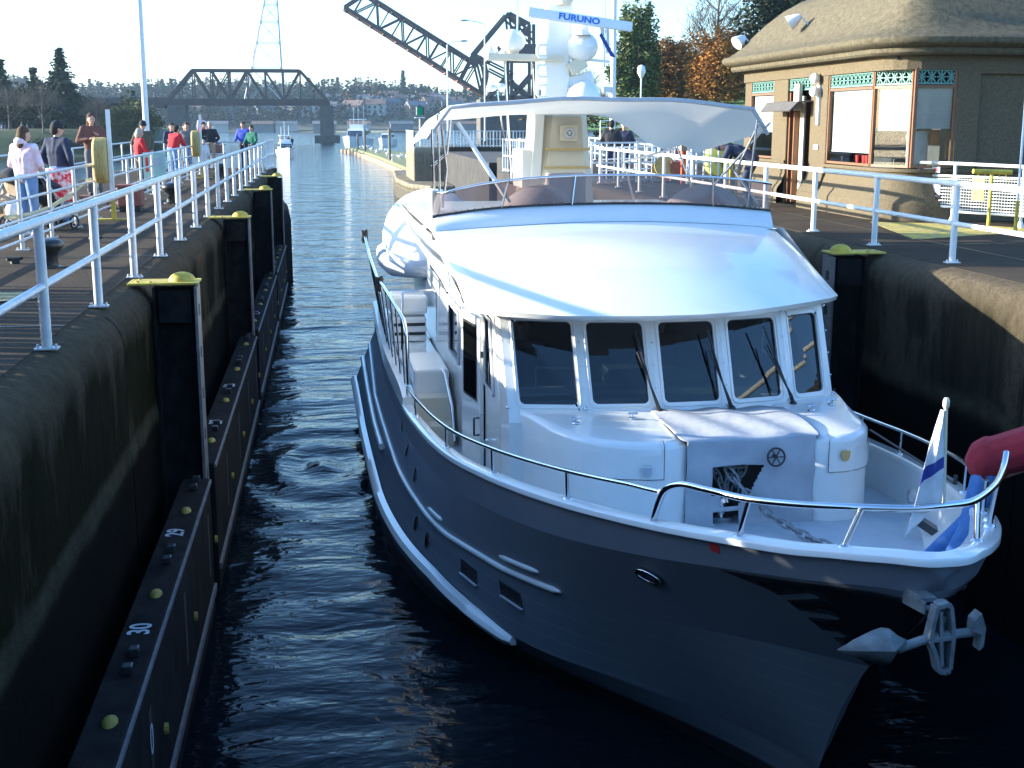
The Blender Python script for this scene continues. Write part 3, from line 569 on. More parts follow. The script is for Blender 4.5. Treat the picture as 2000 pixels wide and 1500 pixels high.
wp2 = thing('marker_pole', 'black bar leaning on the mesh fence beside the white pole', 'bar', (10.95,19.9,0.004)); MB().tube([(0.35,-.3,.1),(.38,-.3,1.0)], .018, 6).build('bar', blk, wp2)
# cabinets, winch, posts
def cabinet(x, y, w, d, h, m, label, cat='cabinet', z=0.0):
    t = thing('equipment_cabinet', label, cat, (x, y, 0.004)); MB().box(-w/2,-d/2,.08+z,w/2,d/2,h).build('cabinet_body', m, t, bevel=0.03); MB().box(-w/2-.03,-d/2-.03,h,w/2+.03,d/2+.03,h+.05).build('roof', m, t, bevel=0.01)
    MB().box(-w/2+.05,-d/2-.012,.2+z,w/2-.05,-d/2-.002,h-.1).build('door', m, t, bevel=0.006); MB().box(-w*.3,-d/2-.03,.5+z,-w*.3+.04,-d/2-.012,.62+z).build('handle', blk, t)
    for dx in (-w/2+.05, w/2-.1): MB().box(dx,-d/2+.05,0,dx+.06,d/2-.05,.08+z).build('leg', blk, t)
    return t
cabinet(13.0,48.5,.75,.6,1.62,redp,'red equipment cabinet behind the walking man')
yc = thing('yellow_locker', 'tall rounded yellow locker beside the railing on the right deck', 'locker', (11.9,38.6,.004)); MB().prism([(x, y+.85) for x, y in rrect(.75,1.45,.30,5)], -.3, .3, Matrix(((1,0,0),(0,0,1),(0,1,0)))).build('shell', mat('pale_yellow_shell', (0.75,0.68,0.12), 0.5, col2=(0.68,0.62,0.14), scale=4), yc, smooth=50, bevel=0.03); MB().box(.02,-.31,.35,.22,-.302,.62).build('hatch', yeld, yc); MB().box(-.25,-.2,0,.25,.2,.13).build('plinth', blk, yc)
op = thing('orange_post', 'orange red post with a pale top standing at the railing', 'post', (9.95,35.6,.004)); MB().box(-.06,-.06,0,.06,.06,.95).build('shaft', orangep, op); MB().box(-.09,-.07,.95,.09,.07,1.12).build('head', C_tan, op)
wi = thing('deck_winch', 'yellow deck winch with a dark red drum behind the white railing', 'winch', (9.75,37.0,.004)); MB().lathe([(.32,-.18),(.32,-.14),(.18,-.13),(.18,.13),(.32,.14),(.32,.18)], (0,0,.42), 18, Matrix.Rotation(R(70),3,'X')).build('drum', yeld, wi, smooth=40); MB().box(.15,-.25,.05,.5,.25,.62).build('motor_box', brownp, wi, bevel=0.03); MB().box(-.35,-.3,0,.5,.3,.06).build('base', blk, wi)
for x, y, lab in ((8.95,27.9,'pair of yellow pipes standing beside the bending man'),):
    t = thing('yellow_pipe_stand', lab, 'stand', (x, y, .004)); MB().tube([(-.07,0,0),(-.07,0,.95),(-.2,0,1.02),(.2,0,1.02),(.07,0,.95),(.07,0,0)], .03, 8).build('pipes', yel, t, smooth=60)
hy = thing('yellow_hydrant', 'small yellow hydrant on the lawn edge', 'hydrant', (21.9,80.3,1.0)); MB().lathe([(.28,0),(.28,.08),(.22,.1),(.22,.7),(.28,.75),(.2,.95),(.05,1.05)], (0,0,0), 14).build('barrel', yel, hy, smooth=50)
gs = thing('signal_light', 'green traffic signal lamp in a dark housing on the far pier end', 'signal', (6.6,93,0)); MB().tube([(0,0,0),(0,0,2.0)], .05, 8).build('mast', rail_wh, gs); MB().box(-.35,-.3,2.0,.35,.3,2.06).build('shelf', rail_wh, gs)
MB().lathe([(.30,-.3),(.32,.25),(.18,.35)], (0.02,0,2.5), 14).build('housing', blk, gs, smooth=40)
em = bpy.data.materials.new('lit_green_lens'); em.use_nodes = True; em.node_tree.nodes['Principled BSDF'].inputs['Base Color'].default_value = (0,.12,.07,1); em.node_tree.nodes['Principled BSDF'].inputs['Emission Color'].default_value = (0,.8,.4,1); em.node_tree.nodes['Principled BSDF'].inputs['Emission Strength'].default_value = 0.03
MB().box(-.22,-.34,2.2,.16,-.31,2.75).build('lens', em, gs)
# lamp posts
def lamp(x, y, h, arm, label, r=.09):
    t = thing('street_lamp', label, 'lamp post', (x, y, 0), 0, 'lamp posts on the lock piers'); MB().tube([(0,0,0),(0,0,h)], [r, r*.6], 10).build('pole', rail_wh, t, smooth=60)
    p = MB(); p.tube([(0,0,h),(arm*.3,0,h+.22),(arm*.8,0,h+.36)], .035, 8); a = p.build('arm', galvl, t, smooth=60); MB().ell((arm,0,h+.36), .42,.2,.10, 14, 8).build('lamp_head', galvl, a, smooth=70); return t
lamp(14.55,120,10.4,-1.9,'taller lamp post with its head reaching left, beside the mast'); lamp(11.1,120,8.6,1.5,'shorter lamp post with its head reaching right, left of the yacht mast')
wpole = thing('tall_white_pole', 'thick white pole just right of the radar arm', 'pole', (13.3,60,0)); MB().tube([(0,0,0),(0,0,9)], [.14,.11], 12).build('shaft', rail_wh, wpole, smooth=60); MB().box(-.5,-.1,3.1,-.1,.1,3.35).build('bracket_lamp', lampw, wpole)
gl = thing('globe_lamp', 'small white globe lamp before the autumn trees', 'lamp', (20.0,82,1.0)); MB().tube([(0,0,0),(0,0,3.6)], .05, 8).build('pole', rail_wh, gl); MB().lathe([(.1,0),(.28,.35),(.22,.7),(.05,.8)], (0,0,3.5), 12).build('globe', lampw, gl, smooth=60)

# ================================================================ LOCK OFFICE (concrete building on the right)
stone = mat('exposed_aggregate', (0.175,0.140,0.088), 0.95, spec=0.1, col2=(0.088,0.070,0.045), scale=28, contrast=0.9, bump=0.6, bscale=60)
roofm = mat('roof_concrete', (0.160,0.136,0.090), 0.95, spec=0.1, col2=(0.072,0.062,0.042), scale=11, contrast=0.8, bump=0.6, bscale=50)
LO = thing('lock_office', 'small concrete lock office with a bell shaped roof and teal lattice windows', 'building', (10.0,22.0,0))
# local: x right, y away; left face x=0 from y=.6 to 8.4, corner cut (0,.6)-(.35,0) etc, front face y=0 from x=.4
def LB(x0,y0,z0,x1,y1,z1,name='wall',m=None,bev=0.01,par=None): return MB().box(x0,y0,z0,x1,y1,z1).build(name, m or stone, par or LO, bevel=bev)
# corner curve
cor = [(0.0,1.0),(0.02,.62),(.10,.34),(.26,.13),(.48,.02),(.8,0.0)]
# plinth, flared
def plinth_run(pts, name):
    m = MB(); rows = []
    for off, z in ((.20,0.0),(.20,.30),(.17,.36),(.10,.45),(.04,.62),(.0,.72),(0,.86),(.06,.87),(.06,.93),(-.05,.93)):
        rr = []
        for i, (x, y) in enumerate(pts):
            a = Vector(pts[max(i-1,0)]); b = Vector(pts[min(i+1,len(pts)-1)]); d = (b-a).normalized(); n = Vector((d.y, -d.x)); 
            if n.x > 0.2 or n.y > 0.2: n = -n
            rr.append(Vector((x+n.x*off, y+n.y*off, z)))
        rows.append(rr)
    m.grid(rows); return m.build(name, stone, LO, smooth=35)
plinth_run([(0,3.2)]+cor+[(1.1,0)], 'bay_plinth'); plinth_run([(0,8.4),(0,5.45)], 'plinth'); plinth_run([(1.1,0),(6,0)], 'front_plinth')
m = MB(); 
for y0, y1 in ((3.15,4.05),): 
    m.box(-.03,y0,.5,.25,y1,2.8); m.box(-.28,y0-.02,0,.25,y1-.02,.35); m.prism([(-.28,.35),(-.10,.6),(-.03,.9),(.25,.9),(.25,.35)], y0, y1-.04, Matrix(((1,0,0),(0,0,1),(0,1,0))))
m.build('pilaster', stone, LO, bevel=0.015)
m = MB(); m.box(-.03,5.45,.0,.25,6.35,2.8); m.build('pilaster', stone, LO, bevel=0.015)
LB(1.12,-.03,.0,1.55,.3,2.80,'pilaster'); LB(1.55,.06,.9,6.0,.4,2.6,'recessed_panel'); LB(1.5,-.02,2.6,6.0,.3,2.80,'panel_head'); LB(1.6,0.0,.86,6.0,.06,1.0,'panel_sill')
LB(0.0,8.0,.9,.3,8.45,2.8,'pilaster')
# lintel band following the faces
m = MB(); m.grid([[Vector((x-o_, y-o_*0.6, z)) for x, y in [(0,8.45),(0,3.2)]+cor+[(6,0)]] for z, o_ in ((2.67,-.25),(2.67,.055),(2.95,.055))]); m.build('lintel', stone, LO)
# roof: eave mouldings and bell curve
def roof_ring(off, z): 
    fo = 8.45 + (0.35*off if off > 0 else off)
    P_ = [(-off,fo),(-off,1.0-off*0.4),(-off*.96+.02,.62-off*.75),(-off*.6+.10,.30-off*.9),(.26-off*.35,.10-off*.98),(.7,-off),(6.6+off,-off),(6.6+off,fo)]
    return [Vector((x, y, z)) for x, y in P_]
rf = MB(); prof = [(.02,2.90),(.30,2.92),(.34,2.96),(.34,3.03),(.44,3.06),(.52,3.10),(.55,3.14),(.55,3.20),(.50,3.24),(.40,3.27),(.28,3.34),(.14,3.45),(.0,3.60),(-.18,3.82),(-.38,4.03),(-.64,4.27),(-.92,4.45),(-1.28,4.62),(-1.78,4.80),(-2.4,4.95),(-3.2,5.05)]
rf.grid([roof_ring(o_, z) for o_, z in prof], close=True); r_ = roof_ring(-3.2, 5.05); rf.add(r_, [tuple(range(len(r_)))])
roof = rf.build('roof', roofm, LO, smooth=40)
# interior darkness and floor
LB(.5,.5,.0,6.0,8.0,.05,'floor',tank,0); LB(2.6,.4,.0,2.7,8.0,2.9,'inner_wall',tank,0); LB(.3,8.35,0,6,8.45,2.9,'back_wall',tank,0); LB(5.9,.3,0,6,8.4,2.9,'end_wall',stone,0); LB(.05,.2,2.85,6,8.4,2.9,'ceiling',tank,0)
# windows: frame, lattice, glass, blind
def lattice(a, b, z0, z1, par, thick=.02):
    a, b = Vector(a), Vector(b); L = (b-a).length; n = max(1, round(L/(z1-z0)/.85)); m = MB()
    for i in range(n):
        p, q = a.lerp(b, i/n), a.lerp(b, (i+1)/n); c = (p+q)/2
        for (u, v) in (((p,z0),(q,z1)), ((p,z1),(q,z0)), ((c,z0),(c,z1)), ((p,(z0+z1)/2),(q,(z0+z1)/2)), ((p,z0),(p,z1)), ((q,z0),(q,z1))):
            m.bar(Vector((u[0].x,u[0].y,u[1])), Vector((v[0].x,v[0].y,v[1])), .022, .022)
    for z in (z0, z1): m.bar(Vector((a.x,a.y,z)), Vector((b.x,b.y,z)), .03, .03)
    return m.build('lattice', teal, par)
def window(a, b, z0, z1, zl0, zl1, blind_z, name='window', blnd=True, split=False):
    a, b = Vector((*a, 0)), Vector((*b, 0)); m = MB(); Z = lambda p, z: Vector((p.x, p.y, z))
    for p in (a, b): m.bar(Z(p, z0), Z(p, zl1+.04), .05, .06)
    for z in (z0+.02, z1, zl1+.03): m.bar(Z(a, z), Z(b, z), .06, .045)
    f = m.build('window', woodp, LO); d = (b-a).normalized(); n = Vector((d.y, -d.x, 0)); n = n if (n.x < 0 or n.y < 0) else -n
    lattice(a - n*.0, b - n*.0, zl0, zl1, f)
    dk = -n*.05; MB().add([Z(a+dk,zl0),Z(b+dk,zl0),Z(b+dk,zl1),Z(a+dk,zl1)], [(0,1,2,3)]).build('lattice_backing', mat('lattice_backing_'+str(len(MATS)), (0.12,0.15,0.14), 0.8, col2=(0.16,0.2,0.18), scale=5), f)
    MB().add([Z(a,z0),Z(b,z0),Z(b,z1),Z(a,z1)], [(0,1,2,3)]).build('pane', glass2, f)
    if blnd:
        bb = MB(); k = int((z1-blind_z)/.035); e = -n*.06
        for i in range(k): z = blind_z + (z1-blind_z)*i/k; p, q = a.lerp(b,.03)+e, a.lerp(b,.97)+e; bb.add([Z(p,z)+n*.006,Z(q,z)+n*.006,Z(q,z+.034)-n*.004,Z(p,z+.034)-n*.004], [(0,1,2,3)])
        bb.build('blind', blind, f); MB().bar(Z(a.lerp(b,.03)+e, blind_z-.01), Z(a.lerp(b,.97)+e, blind_z-.01), .02, .02).build('blind_rail', blind, f)
    return f
window((.02,3.12),(.02,1.02), .95, 2.38, 2.43, 2.66, 1.20)
window((.03,.98),(.35,.10), .95, 2.38, 2.43, 2.66, 1.62)
window((.37,.04),(1.10,.02), .95, 2.38, 2.43, 2.66, 1.66)
window((.02,7.98),(.02,6.38), .95, 2.38, 2.43, 2.66, 1.55)
lattice((.02,5.42,0),(.02,4.08,0), 2.43, 2.66, LO)
# door, set half open
dd = MB().box(.02,5.38,.05,.12,5.45,2.38).build('door_frame', woodp, LO); MB().box(.02,4.05,.05,.12,4.10,2.38).build('door_frame', woodp, LO)
MB().box(-.02,5.0,.05,.9,5.05,2.3).build('door', woodp, LO); MB().box(.1,4.75,.08,.14,5.0,2.3).build('door_edge_trim', gel2, LO)
# bits on the walls
m = MB(); m.grid([[Vector((-.03,y,2.18)) for y in (3.9,4.5,5.2,5.9)], [Vector((-.34,y+.0,2.16)) for y in (3.95,4.5,5.2,5.85)], [Vector((-.50,y,1.98)) for y in (4.0,4.5,5.2,5.8)]]); m.build('awning', shing, LO, solid=0.03)
MB().box(-.12,4.55,2.0,-.02,4.85,2.55).build('awning_lamp_box', gel2, LO, bevel=0.02)
for z in (2.62,2.36): 
    MB().ell((-.16,3.55,z), .10,.12,.11, 14, 10).build('wall_spotlight', lampw, LO, smooth=70)
MB().box(-.08,3.5,1.7,-.03,3.62,2.5).build('conduit', rail_wh, LO); MB().box(-.06,3.5,1.2,-.02,3.72,1.30).build('small_wall_sign', signw, LO)
for (x, y, z, rz, lab) in ((-.02,4.9,3.95,200,0), (-.02,8.6,3.75,160,1)):
    m = MB(); m.lathe([(.05,0),(.09,.06),(.16,.24),(.17,.28),(.12,.27)], (x,y,z), 16, Matrix.Rotation(R(-125),3,'Y') @ Matrix.Rotation(R(15 if lab else -20),3,'X')); m.tube([(x,y,z),(x+.2,y,z-.25 + .05)], .02, 6); m.build('roof_floodlight', lampw, roof, smooth=50)
# things inside, seen through the glass
ch = thing('office_chair', 'chair with a white jacket hung over it behind the office corner window', 'chair', (10.75,22.9,.05)); MB().box(-.25,-.2,.42,.25,.25,.5).build('seat', blk, ch, bevel=.02); MB().box(-.24,.18,.5,.24,.25,1.05).build('backrest', blk, ch, bevel=.03); MB().tube([(0,0,0),(0,0,.42)], .03, 8).build('column', steel, ch)
jk = MB(); jk.grid([[Vector((x+.02*math.sin(z*20), -.05-.03*math.cos(x*12)+.02*z, z)) for x in (-.2,-.12,-.04,.04,.12,.2)] for z in (.95,1.1,1.25,1.4,1.5,1.6)]); o = jk.build('hung_jacket', C_white, smooth=80, solid=.03); o.location = (10.6,22.35,0); tag(o, 'white jacket hanging inside the office corner window', 'jacket')
lj = MB(); lj.grid([[Vector((x, .05+.03*math.cos(x*18), z)) for x in (-.17,-.1,-.03)] for z in (1.35,1.5,1.62)]); lj.grid([[Vector((x, .05+.03*math.cos(x*18), z)) for x in (.03,.1,.17)] for z in (1.35,1.5,1.62)]); o = lj.build('life_jacket', mat('orange_life_jacket', (0.7,0.28,0.02), 0.8, col2=(0.6,0.22,0.02), scale=8), smooth=80, solid=.06); o.location = (10.98,22.6,0); tag(o, 'orange life jacket hanging inside the office front window', 'life jacket')
for y, lab in ((2.5,'left of the sill'),(2.2,'middle of the sill'),(2.05,'right of the sill')):
    cu = MB().lathe([(.05,0),(.065,.17),(.06,.17),(.045,.01)], (0,0,0), 14).build('red_cup', redp, smooth=50); cu.location = (10.18, 22+y-.55, .965); tag(cu, 'red cup on the office window sill, '+lab, 'cup', 'red cups on the window sill')

# unseen shade blockers for the near pier and foredeck are added further down

# ================================================================ THE YACHT  (local x = across, y = aft from the bow, z = above water)
WATER = -3.75
Y = thing('motor_yacht', 'big white and grey motor yacht with five front windows filling the lock chamber', 'yacht', (3.78, 7.1, WATER), 0.015)
hullm = mat('grey_hull_paint', (0.125, 0.142, 0.165), 0.45, coat=0.0, col2=(0.145, 0.16, 0.18), scale=0.8)
# fine plank seams on the hull, as grooves
_nt = hullm.node_tree; _b = _nt.nodes['Principled BSDF']
_tc = _nt.nodes.new('ShaderNodeTexCoord'); _sx = _nt.nodes.new('ShaderNodeSeparateXYZ'); _nt.links.new(_tc.outputs['Object'], _sx.inputs[0])
_m1 = _nt.nodes.new('ShaderNodeMath'); _m1.operation = 'MULTIPLY_ADD'; _m1.inputs[1].default_value = 0.045; _nt.links.new(_sx.outputs[1], _m1.inputs[0]); _nt.links.new(_sx.outputs[2], _m1.inputs[2])
_m2 = _nt.nodes.new('ShaderNodeMath'); _m2.operation = 'MODULO'; _m2.inputs[1].default_value = 0.16; _nt.links.new(_m1.outputs[0], _m2.inputs[0])
_m3 = _nt.nodes.new('ShaderNodeMath'); _m3.operation = 'GREATER_THAN'; _m3.inputs[1].default_value = 0.010; _nt.links.new(_m2.outputs[0], _m3.inputs[0])
_src = _b.inputs['Base Color'].links[0].from_socket; _mx = _nt.nodes.new('ShaderNodeMix'); _mx.data_type = 'RGBA'; _nt.links.new(_m3.outputs[0], _mx.inputs[0]); _mx.inputs[6].default_value = (0.19,0.195,0.205,1); _nt.links.new(_src, _mx.inputs[7]); _nt.links.new(_mx.outputs[2], _b.inputs['Base Color'])
_r = _nt.nodes.new('ShaderNodeMapRange'); _r.inputs[1].default_value = 0.20; _r.inputs[2].default_value = 0.17; _nt.links.new(_sx.outputs[2], _r.inputs[0]); _m4 = _nt.nodes.new('ShaderNodeMix'); _m4.data_type = 'RGBA'; _nt.links.new(_r.outputs[0], _m4.inputs[0]); _nt.links.new(_mx.outputs[2], _m4.inputs[6]); _m4.inputs[7].default_value = (0.022,0.022,0.026,1); _nt.links.new(_m4.outputs[2], _b.inputs['Base Color'])
_bp = _nt.nodes.new('ShaderNodeBump'); _bp.inputs['Strength'].default_value = 0.5; _bp.inputs['Distance'].default_value = 0.006
_nt.links.new(_m3.outputs[0], _bp.inputs['Height']); _nt.links.new(_bp.outputs[0], _b.inputs['Normal'])
hull_up = mat('grey_upper_hull_paint', (0.17, 0.185, 0.21), 0.42, coat=0.0, col2=(0.20, 0.21, 0.235), scale=0.7)

SEND = 17.6
def row_pts(j, side, n=46):
    s0 = ROWS[j][0][0]; out = []
    for i in range(n+1):
        u = i/n; s = s0 + (SEND-s0)*(u**2.1)
        t, h = row(j, s); out.append(Vector((side*t, s, h)))
    return out
def between(a, b, n):
    return [[p.lerp(q, k/n) for p, q in zip(a, b)] for k in range(n+1)]
RP = {(j, sd): row_pts(j, sd) for j in range(6) for sd in (-1, 1)}
lo = MB(); up = MB()
def hull_rows(j, n, sd, N=54):
    out = []
    for k in range(n+1):
        f = k/n; fh = lambda s: row(j, max(s, ROWS[j][0][0]))[1]*(1-f) + row(j+1, max(s, ROWS[j+1][0][0]))[1]*f
        a = ROWS[j+1][0][0]*f + ROWS[j][0][0]*(1-f) if k in (0, n) else None
        if a is None:
            lo_, hi_ = ROWS[j+1][0][0]-.02, ROWS[j][0][0]+.02
            for _ in range(40):
                mid = (lo_+hi_)/2
                if hull_t(mid, fh(mid)) > 0: hi_ = mid
                else: lo_ = mid
            a = hi_
        r_ = []
        for i in range(N+1):
            s = a + (SEND-a)*(i/N)**2.1; h = fh(s); t = row(j, s)[0] if k == 0 else row(j+1, s)[0] if k == n else hull_t(s, h)
            r_.append(Vector((sd*(0 if i == 0 else max(t, 0)), s, h)))
        out.append(r_)
    return out
for sd in (-1, 1):
    for j, n in ((0,2), (1,2), (2,5)): lo.grid(hull_rows(j, n, sd))
    for j, n in ((3,7), (4,3)): up.grid(hull_rows(j, n, sd))
# transom
tr = MB(); prof = [RP[j,-1][-1] for j in range(6)] + [RP[j,1][-1] for j in range(5,-1,-1)]
lo.add(prof, [tuple(range(12))])
hull = lo.build('hull', hullm, Y, smooth=35)
hull2 = up.build('topsides', hull_up, Y, smooth=35)
def gun(s, side, inset=0.0, dh=0.0):
    t, h = row(5, max(s, 0.0)); 
    a = Vector((row(5, max(s-0.05, 0))[0], -0.05)); b = Vector((row(5, s+0.05)[0], 0.05))
    d = (b-a); nrm = Vector((-d.y, d.x)).normalized()  # inward
    if nrm.x > 0 and s > 0.5: nrm = -nrm
    if s < 0.5 and nrm.y < 0: nrm = -nrm
    return Vector((side*max(0, t + nrm.x*inset), s + nrm.y*inset, h + dh))
def gun_path(s0, s1, side, n, inset=0.0, dh=0.0, pw=1.0):
    return [gun(s0 + (s1-s0)*(i/n)**pw, side, inset, dh) for i in range(n+1)]
# bulwark cap: a broad white rail cap all round the bow
cap = MB()
def cap_strip(path_o, path_i, th=0.05):
    rows = []
    for po, pi in zip(path_o, path_i):
        c = (po+pi)/2
        rows.append([po + Vector((0,0,-0.035)), po + Vector((0,0,0.006)), po.lerp(pi,0.06) + Vector((0,0,0.018)), po.lerp(pi,0.88) + Vector((0,0,0.022)), pi, pi + Vector((0,0,-0.045))])
    cap.grid(rows)
full_o = gun_path(0.09, 10.35, -1, 60, -0.03, 0.0, 2.0)[::-1] + gun_path(0.09, SEND, 1, 70, -0.03, 0.0, 2.0)
full_i = gun_path(0.09, 10.35, -1, 60, 0.13, 0.0, 2.0)[::-1] + gun_path(0.09, SEND, 1, 70, 0.13, 0.0, 2.0)
cap_strip(full_o, full_i); cap.build('bulwark_cap', gel, Y, smooth=50)
# inner bulwark skin
ib = MB(); path = gun_path(0.0, SEND, -1, 70, 0.12, -0.03, 2.0)[::-1] + gun_path(0.0, SEND, 1, 70, 0.12, -0.03, 2.0)[1:]
def deck_h(s): return lerp_tab([(0,1.86),(2,1.78),(4.2,1.70),(6,1.5),(7.5,1.22),(10,1.15),(17.6,1.15)], s)[0]
rowsb = []
for k in range(5):
    f = k/4
    rr_ = []
    for p in path:
        z = p.z + (deck_h(p.y) - p.z)*f; s_ = max(p.y, lerp_tab([(1.3,1.50),(1.67,1.22),(2.55,.30),(2.8,.2)], z)[0]); w_ = max(0.0, min(abs(p.x), hull_t(s_, z) - 0.05))
        rr_.append(Vector((math.copysign(w_, p.x), s_, z)))
    rowsb.append(rr_)
ib.grid(rowsb); ib.build('bulwark_lining', gel, Y, smooth=60)
# decks
dk = MB(); rows = []
for i in range(60):
    s = 1.15 + (SEND-1.2)*(i/59)**1.5; w = max(0.02, min(row(5, s)[0]-0.06, hull_t(s, deck_h(s)) - 0.04))
    rows.append([Vector((x*w, s, deck_h(s) + 0.03*(1-x*x))) for x in (-1,-.6,-.2,.2,.6,1)])
dk.grid(rows); dk.build('deck', deckm, Y, smooth=60)
# rub rails and mouldings
def hull_path(pts, off=0.03, n=40, side=-1):
    out = []
    for i in range(n+1):
        f = i/n; s, h = pts[0]
        u = f*(len(pts)-1); k = min(int(u), len(pts)-2); v = u-k
        s = pts[k][0] + (pts[k+1][0]-pts[k][0])*v; h = pts[k][1] + (pts[k+1][1]-pts[k][1])*v
        t = hull_t(s, h); t2 = hull_t(s+0.05, h); d = Vector((t2-t, 0.05)); nn = Vector((d.y, -d.x)).normalized()
        out.append(Vector((side*(t + nn.x*off), s + nn.y*off, h)))
    return out
for side in (-1, 1):
    m = MB(); p = hull_path([(5.05,.34),(5.9,.42),(6.8,.45),(8.2,.42),(10.4,.36),(14,.45),(17.5,.62)], 0.02, 60, side)
    rws = []
    for i, q in enumerate(p):
        e = 0.075 if i else 0.05
        o = Vector((side, 0, 0)) if q.y > 7 else (Vector((side, -0.45, 0)).normalized())
        rws.append([q + o*-0.02 + Vector((0,0,-e)), q + o*e*0.8 + Vector((0,0,-e*0.8)), q + o*e*1.25, q + o*e*0.8 + Vector((0,0,e*0.8)), q + o*-0.02 + Vector((0,0,e))])
    m.grid(rws); m.add(rws[0], [(0,1,2,3,4)])
    m.build('rub_rail', gel, Y, smooth=50)
    p = hull_path([(4.13,1.19),(5.18,1.07),(6.7,.95),(8.7,.91),(10.1,.90),(14.3,.97),(17.5,1.3)], 0.012, 60, side)
    MB().tube(p, [0.012] + [0.032]*60, 8).build('knuckle_moulding', gel, Y, smooth=60)
    for a, b in (((7.55,1.02),(6.95,1.05)), ((5.2,1.20),(4.4,1.30))):
        MB().tube(hull_path([a,b], 0.008, 8, side), [0.012]+[0.026]*7+[0.012], 8).build('short_moulding', gel, Y, smooth=60)
    MB().tube(hull_path([(11.5,.78),(13,.80),(15,.88),(17.4,1.05)], 0.05, 12, side), 0.05, 8).build('quarter_fender_strip', gel, Y, smooth=60)
def hull_pt(s, h, off=0.006, side=-1):
    return hull_path([(s,h),(s+.001,h)], off, 1, side)[0]
def hull_patch(poly, off, name, m, side=-1, div=14):
    """a patch of plate that follows the hull, its outline given as (s, h) points"""
    bm = bmesh.new(); vs = [bm.verts.new((x, y, 0)) for x, y in poly]; bm.faces.new(vs)
    for k in range(1, div):
        for ax in (0, 1):
            lo_, hi_ = min(p[ax] for p in poly), max(p[ax] for p in poly); v = lo_ + (hi_-lo_)*k/div
            co = [0,0,0]; no = [0,0,0]; co[ax] = v; no[ax] = 1
            bmesh.ops.bisect_plane(bm, geom=bm.verts[:]+bm.edges[:]+bm.faces[:], plane_co=co, plane_no=no)
    bm.faces.ensure_lookup_table()
    mb = MB(); idx = {v: i for i, v in enumerate(bm.verts)}
    mb.add([hull_pt(max(v.co.x, 0.01), v.co.y, off, side) for v in bm.verts], [tuple(idx[v] for v in f.verts) for f in bm.faces]); bm.free()
    return mb.build(name, m, Y, smooth=60, solid=0.006)
# dark anchor plate with its slots
def stem_s(h): return lerp_tab([(0,2.2),(.45,1.87),(1.67,1.08),(2.45,.22)], h)[0] + 0.012
def stem_s(h):
    a, b = 0.1, 2.6
    for _ in range(40):
        m_ = (a+b)/2
        if hull_t(m_, h) > 0: b = m_
        else: a = m_
    return b
plate = [(1.49,2.318),(1.21,2.26),(1.175,2.225),(0.88,2.345),(0.84,2.335),(0.85,2.305),(1.155,2.185),(1.14,2.11),(0.92,2.165),(0.88,2.15),(0.90,2.12),(1.135,2.055),(1.125,1.96),(1.02,1.985),(0.99,1.965),(1.01,1.94),(1.11,1.90),(1.09,1.84),(1.075,1.76),(1.062,1.70)]
plate += [(stem_s(h)+.004, h) for h in (1.69,1.8,1.95,2.1,2.25,2.40,2.50)]
plate += [(0.45,2.505),(0.67,2.475),(1.05,2.40)]
for sd in (-1, 1): hull_patch(plate, 0.008, 'anchor_plate', blkplate, sd)
# eye shaped fairlead
def on_hull(s, h, side=-1):
    a = hull_pt(s, h, 0.0, side); b = hull_pt(s+.1, h, 0, side); c = hull_pt(s, h+.1, 0, side)
    x = (b-a).normalized(); y = (c-a).normalized(); M = frame(a, x, y)
    if (M.to_3x3() @ Vector((0,0,1))).x * side < 0: M = frame(a, -x, y)
    return M
for sd in (-1, 1):
    M = on_hull(2.47, 1.94, sd)
    def eye(rw, rh, z0, z1):
        pl = [(rw*math.cos(a*math.pi/12), rh*math.sin(a*math.pi/12)*(1-0.25*abs(math.cos(a*math.pi/12))**2)) for a in range(24)]
        return MB().prism(pl, z0, z1, M)
    f = eye(0.155, 0.085, 0.0, 0.022).build('hawse_fairlead', blk, Y, smooth=50, bevel=0.006)
    MB().tube([M @ Vector((0.135*math.cos(a*math.pi/12), 0.07*math.sin(a*math.pi/12), 0.026)) for a in range(25)], 0.012, 8).build('chrome_ring', steel, f, smooth=60)
    eye(0.10, 0.045, 0.022, 0.034).build('chrome_lip', steel, f, smooth=50)
    for s, h in ((5.98,.77),(5.04,.85)):
        M = on_hull(s, h, sd)
        q = MB().prism([(-.24,.07),(.20,.07),(.26,-.07),(-.18,-.07)], 0, 0.012, M).build('portlight', blk, Y, bevel=0.004)
        MB().bar(M @ Vector((-.18,-.075,.02)), M @ Vector((.27,-.075,.02)), 0.03, 0.014).build('portlight_sill', gcanvas, q)
    for s, h in ((10.6,1.28),(9.6,1.20),(8.6,1.14),(7.9,.72),(7.3,.70)):
        M = on_hull(s, h, sd)
        q = MB().lathe([(0.085,0),(0.09,0.018),(0.06,0.022)], (0,0,0), 14, None)
        q.v = [tuple(M @ Vector(v)) for v in q.v]; q.build('round_port', steel, Y, smooth=50)
M = on_hull(1.45, 2.50); st = MB().prism([(-.045,-.035),(.045,-.035),(.045,.035),(-.045,.035)], 0.002, 0.006, M).build('red_sticker', redp, Y)

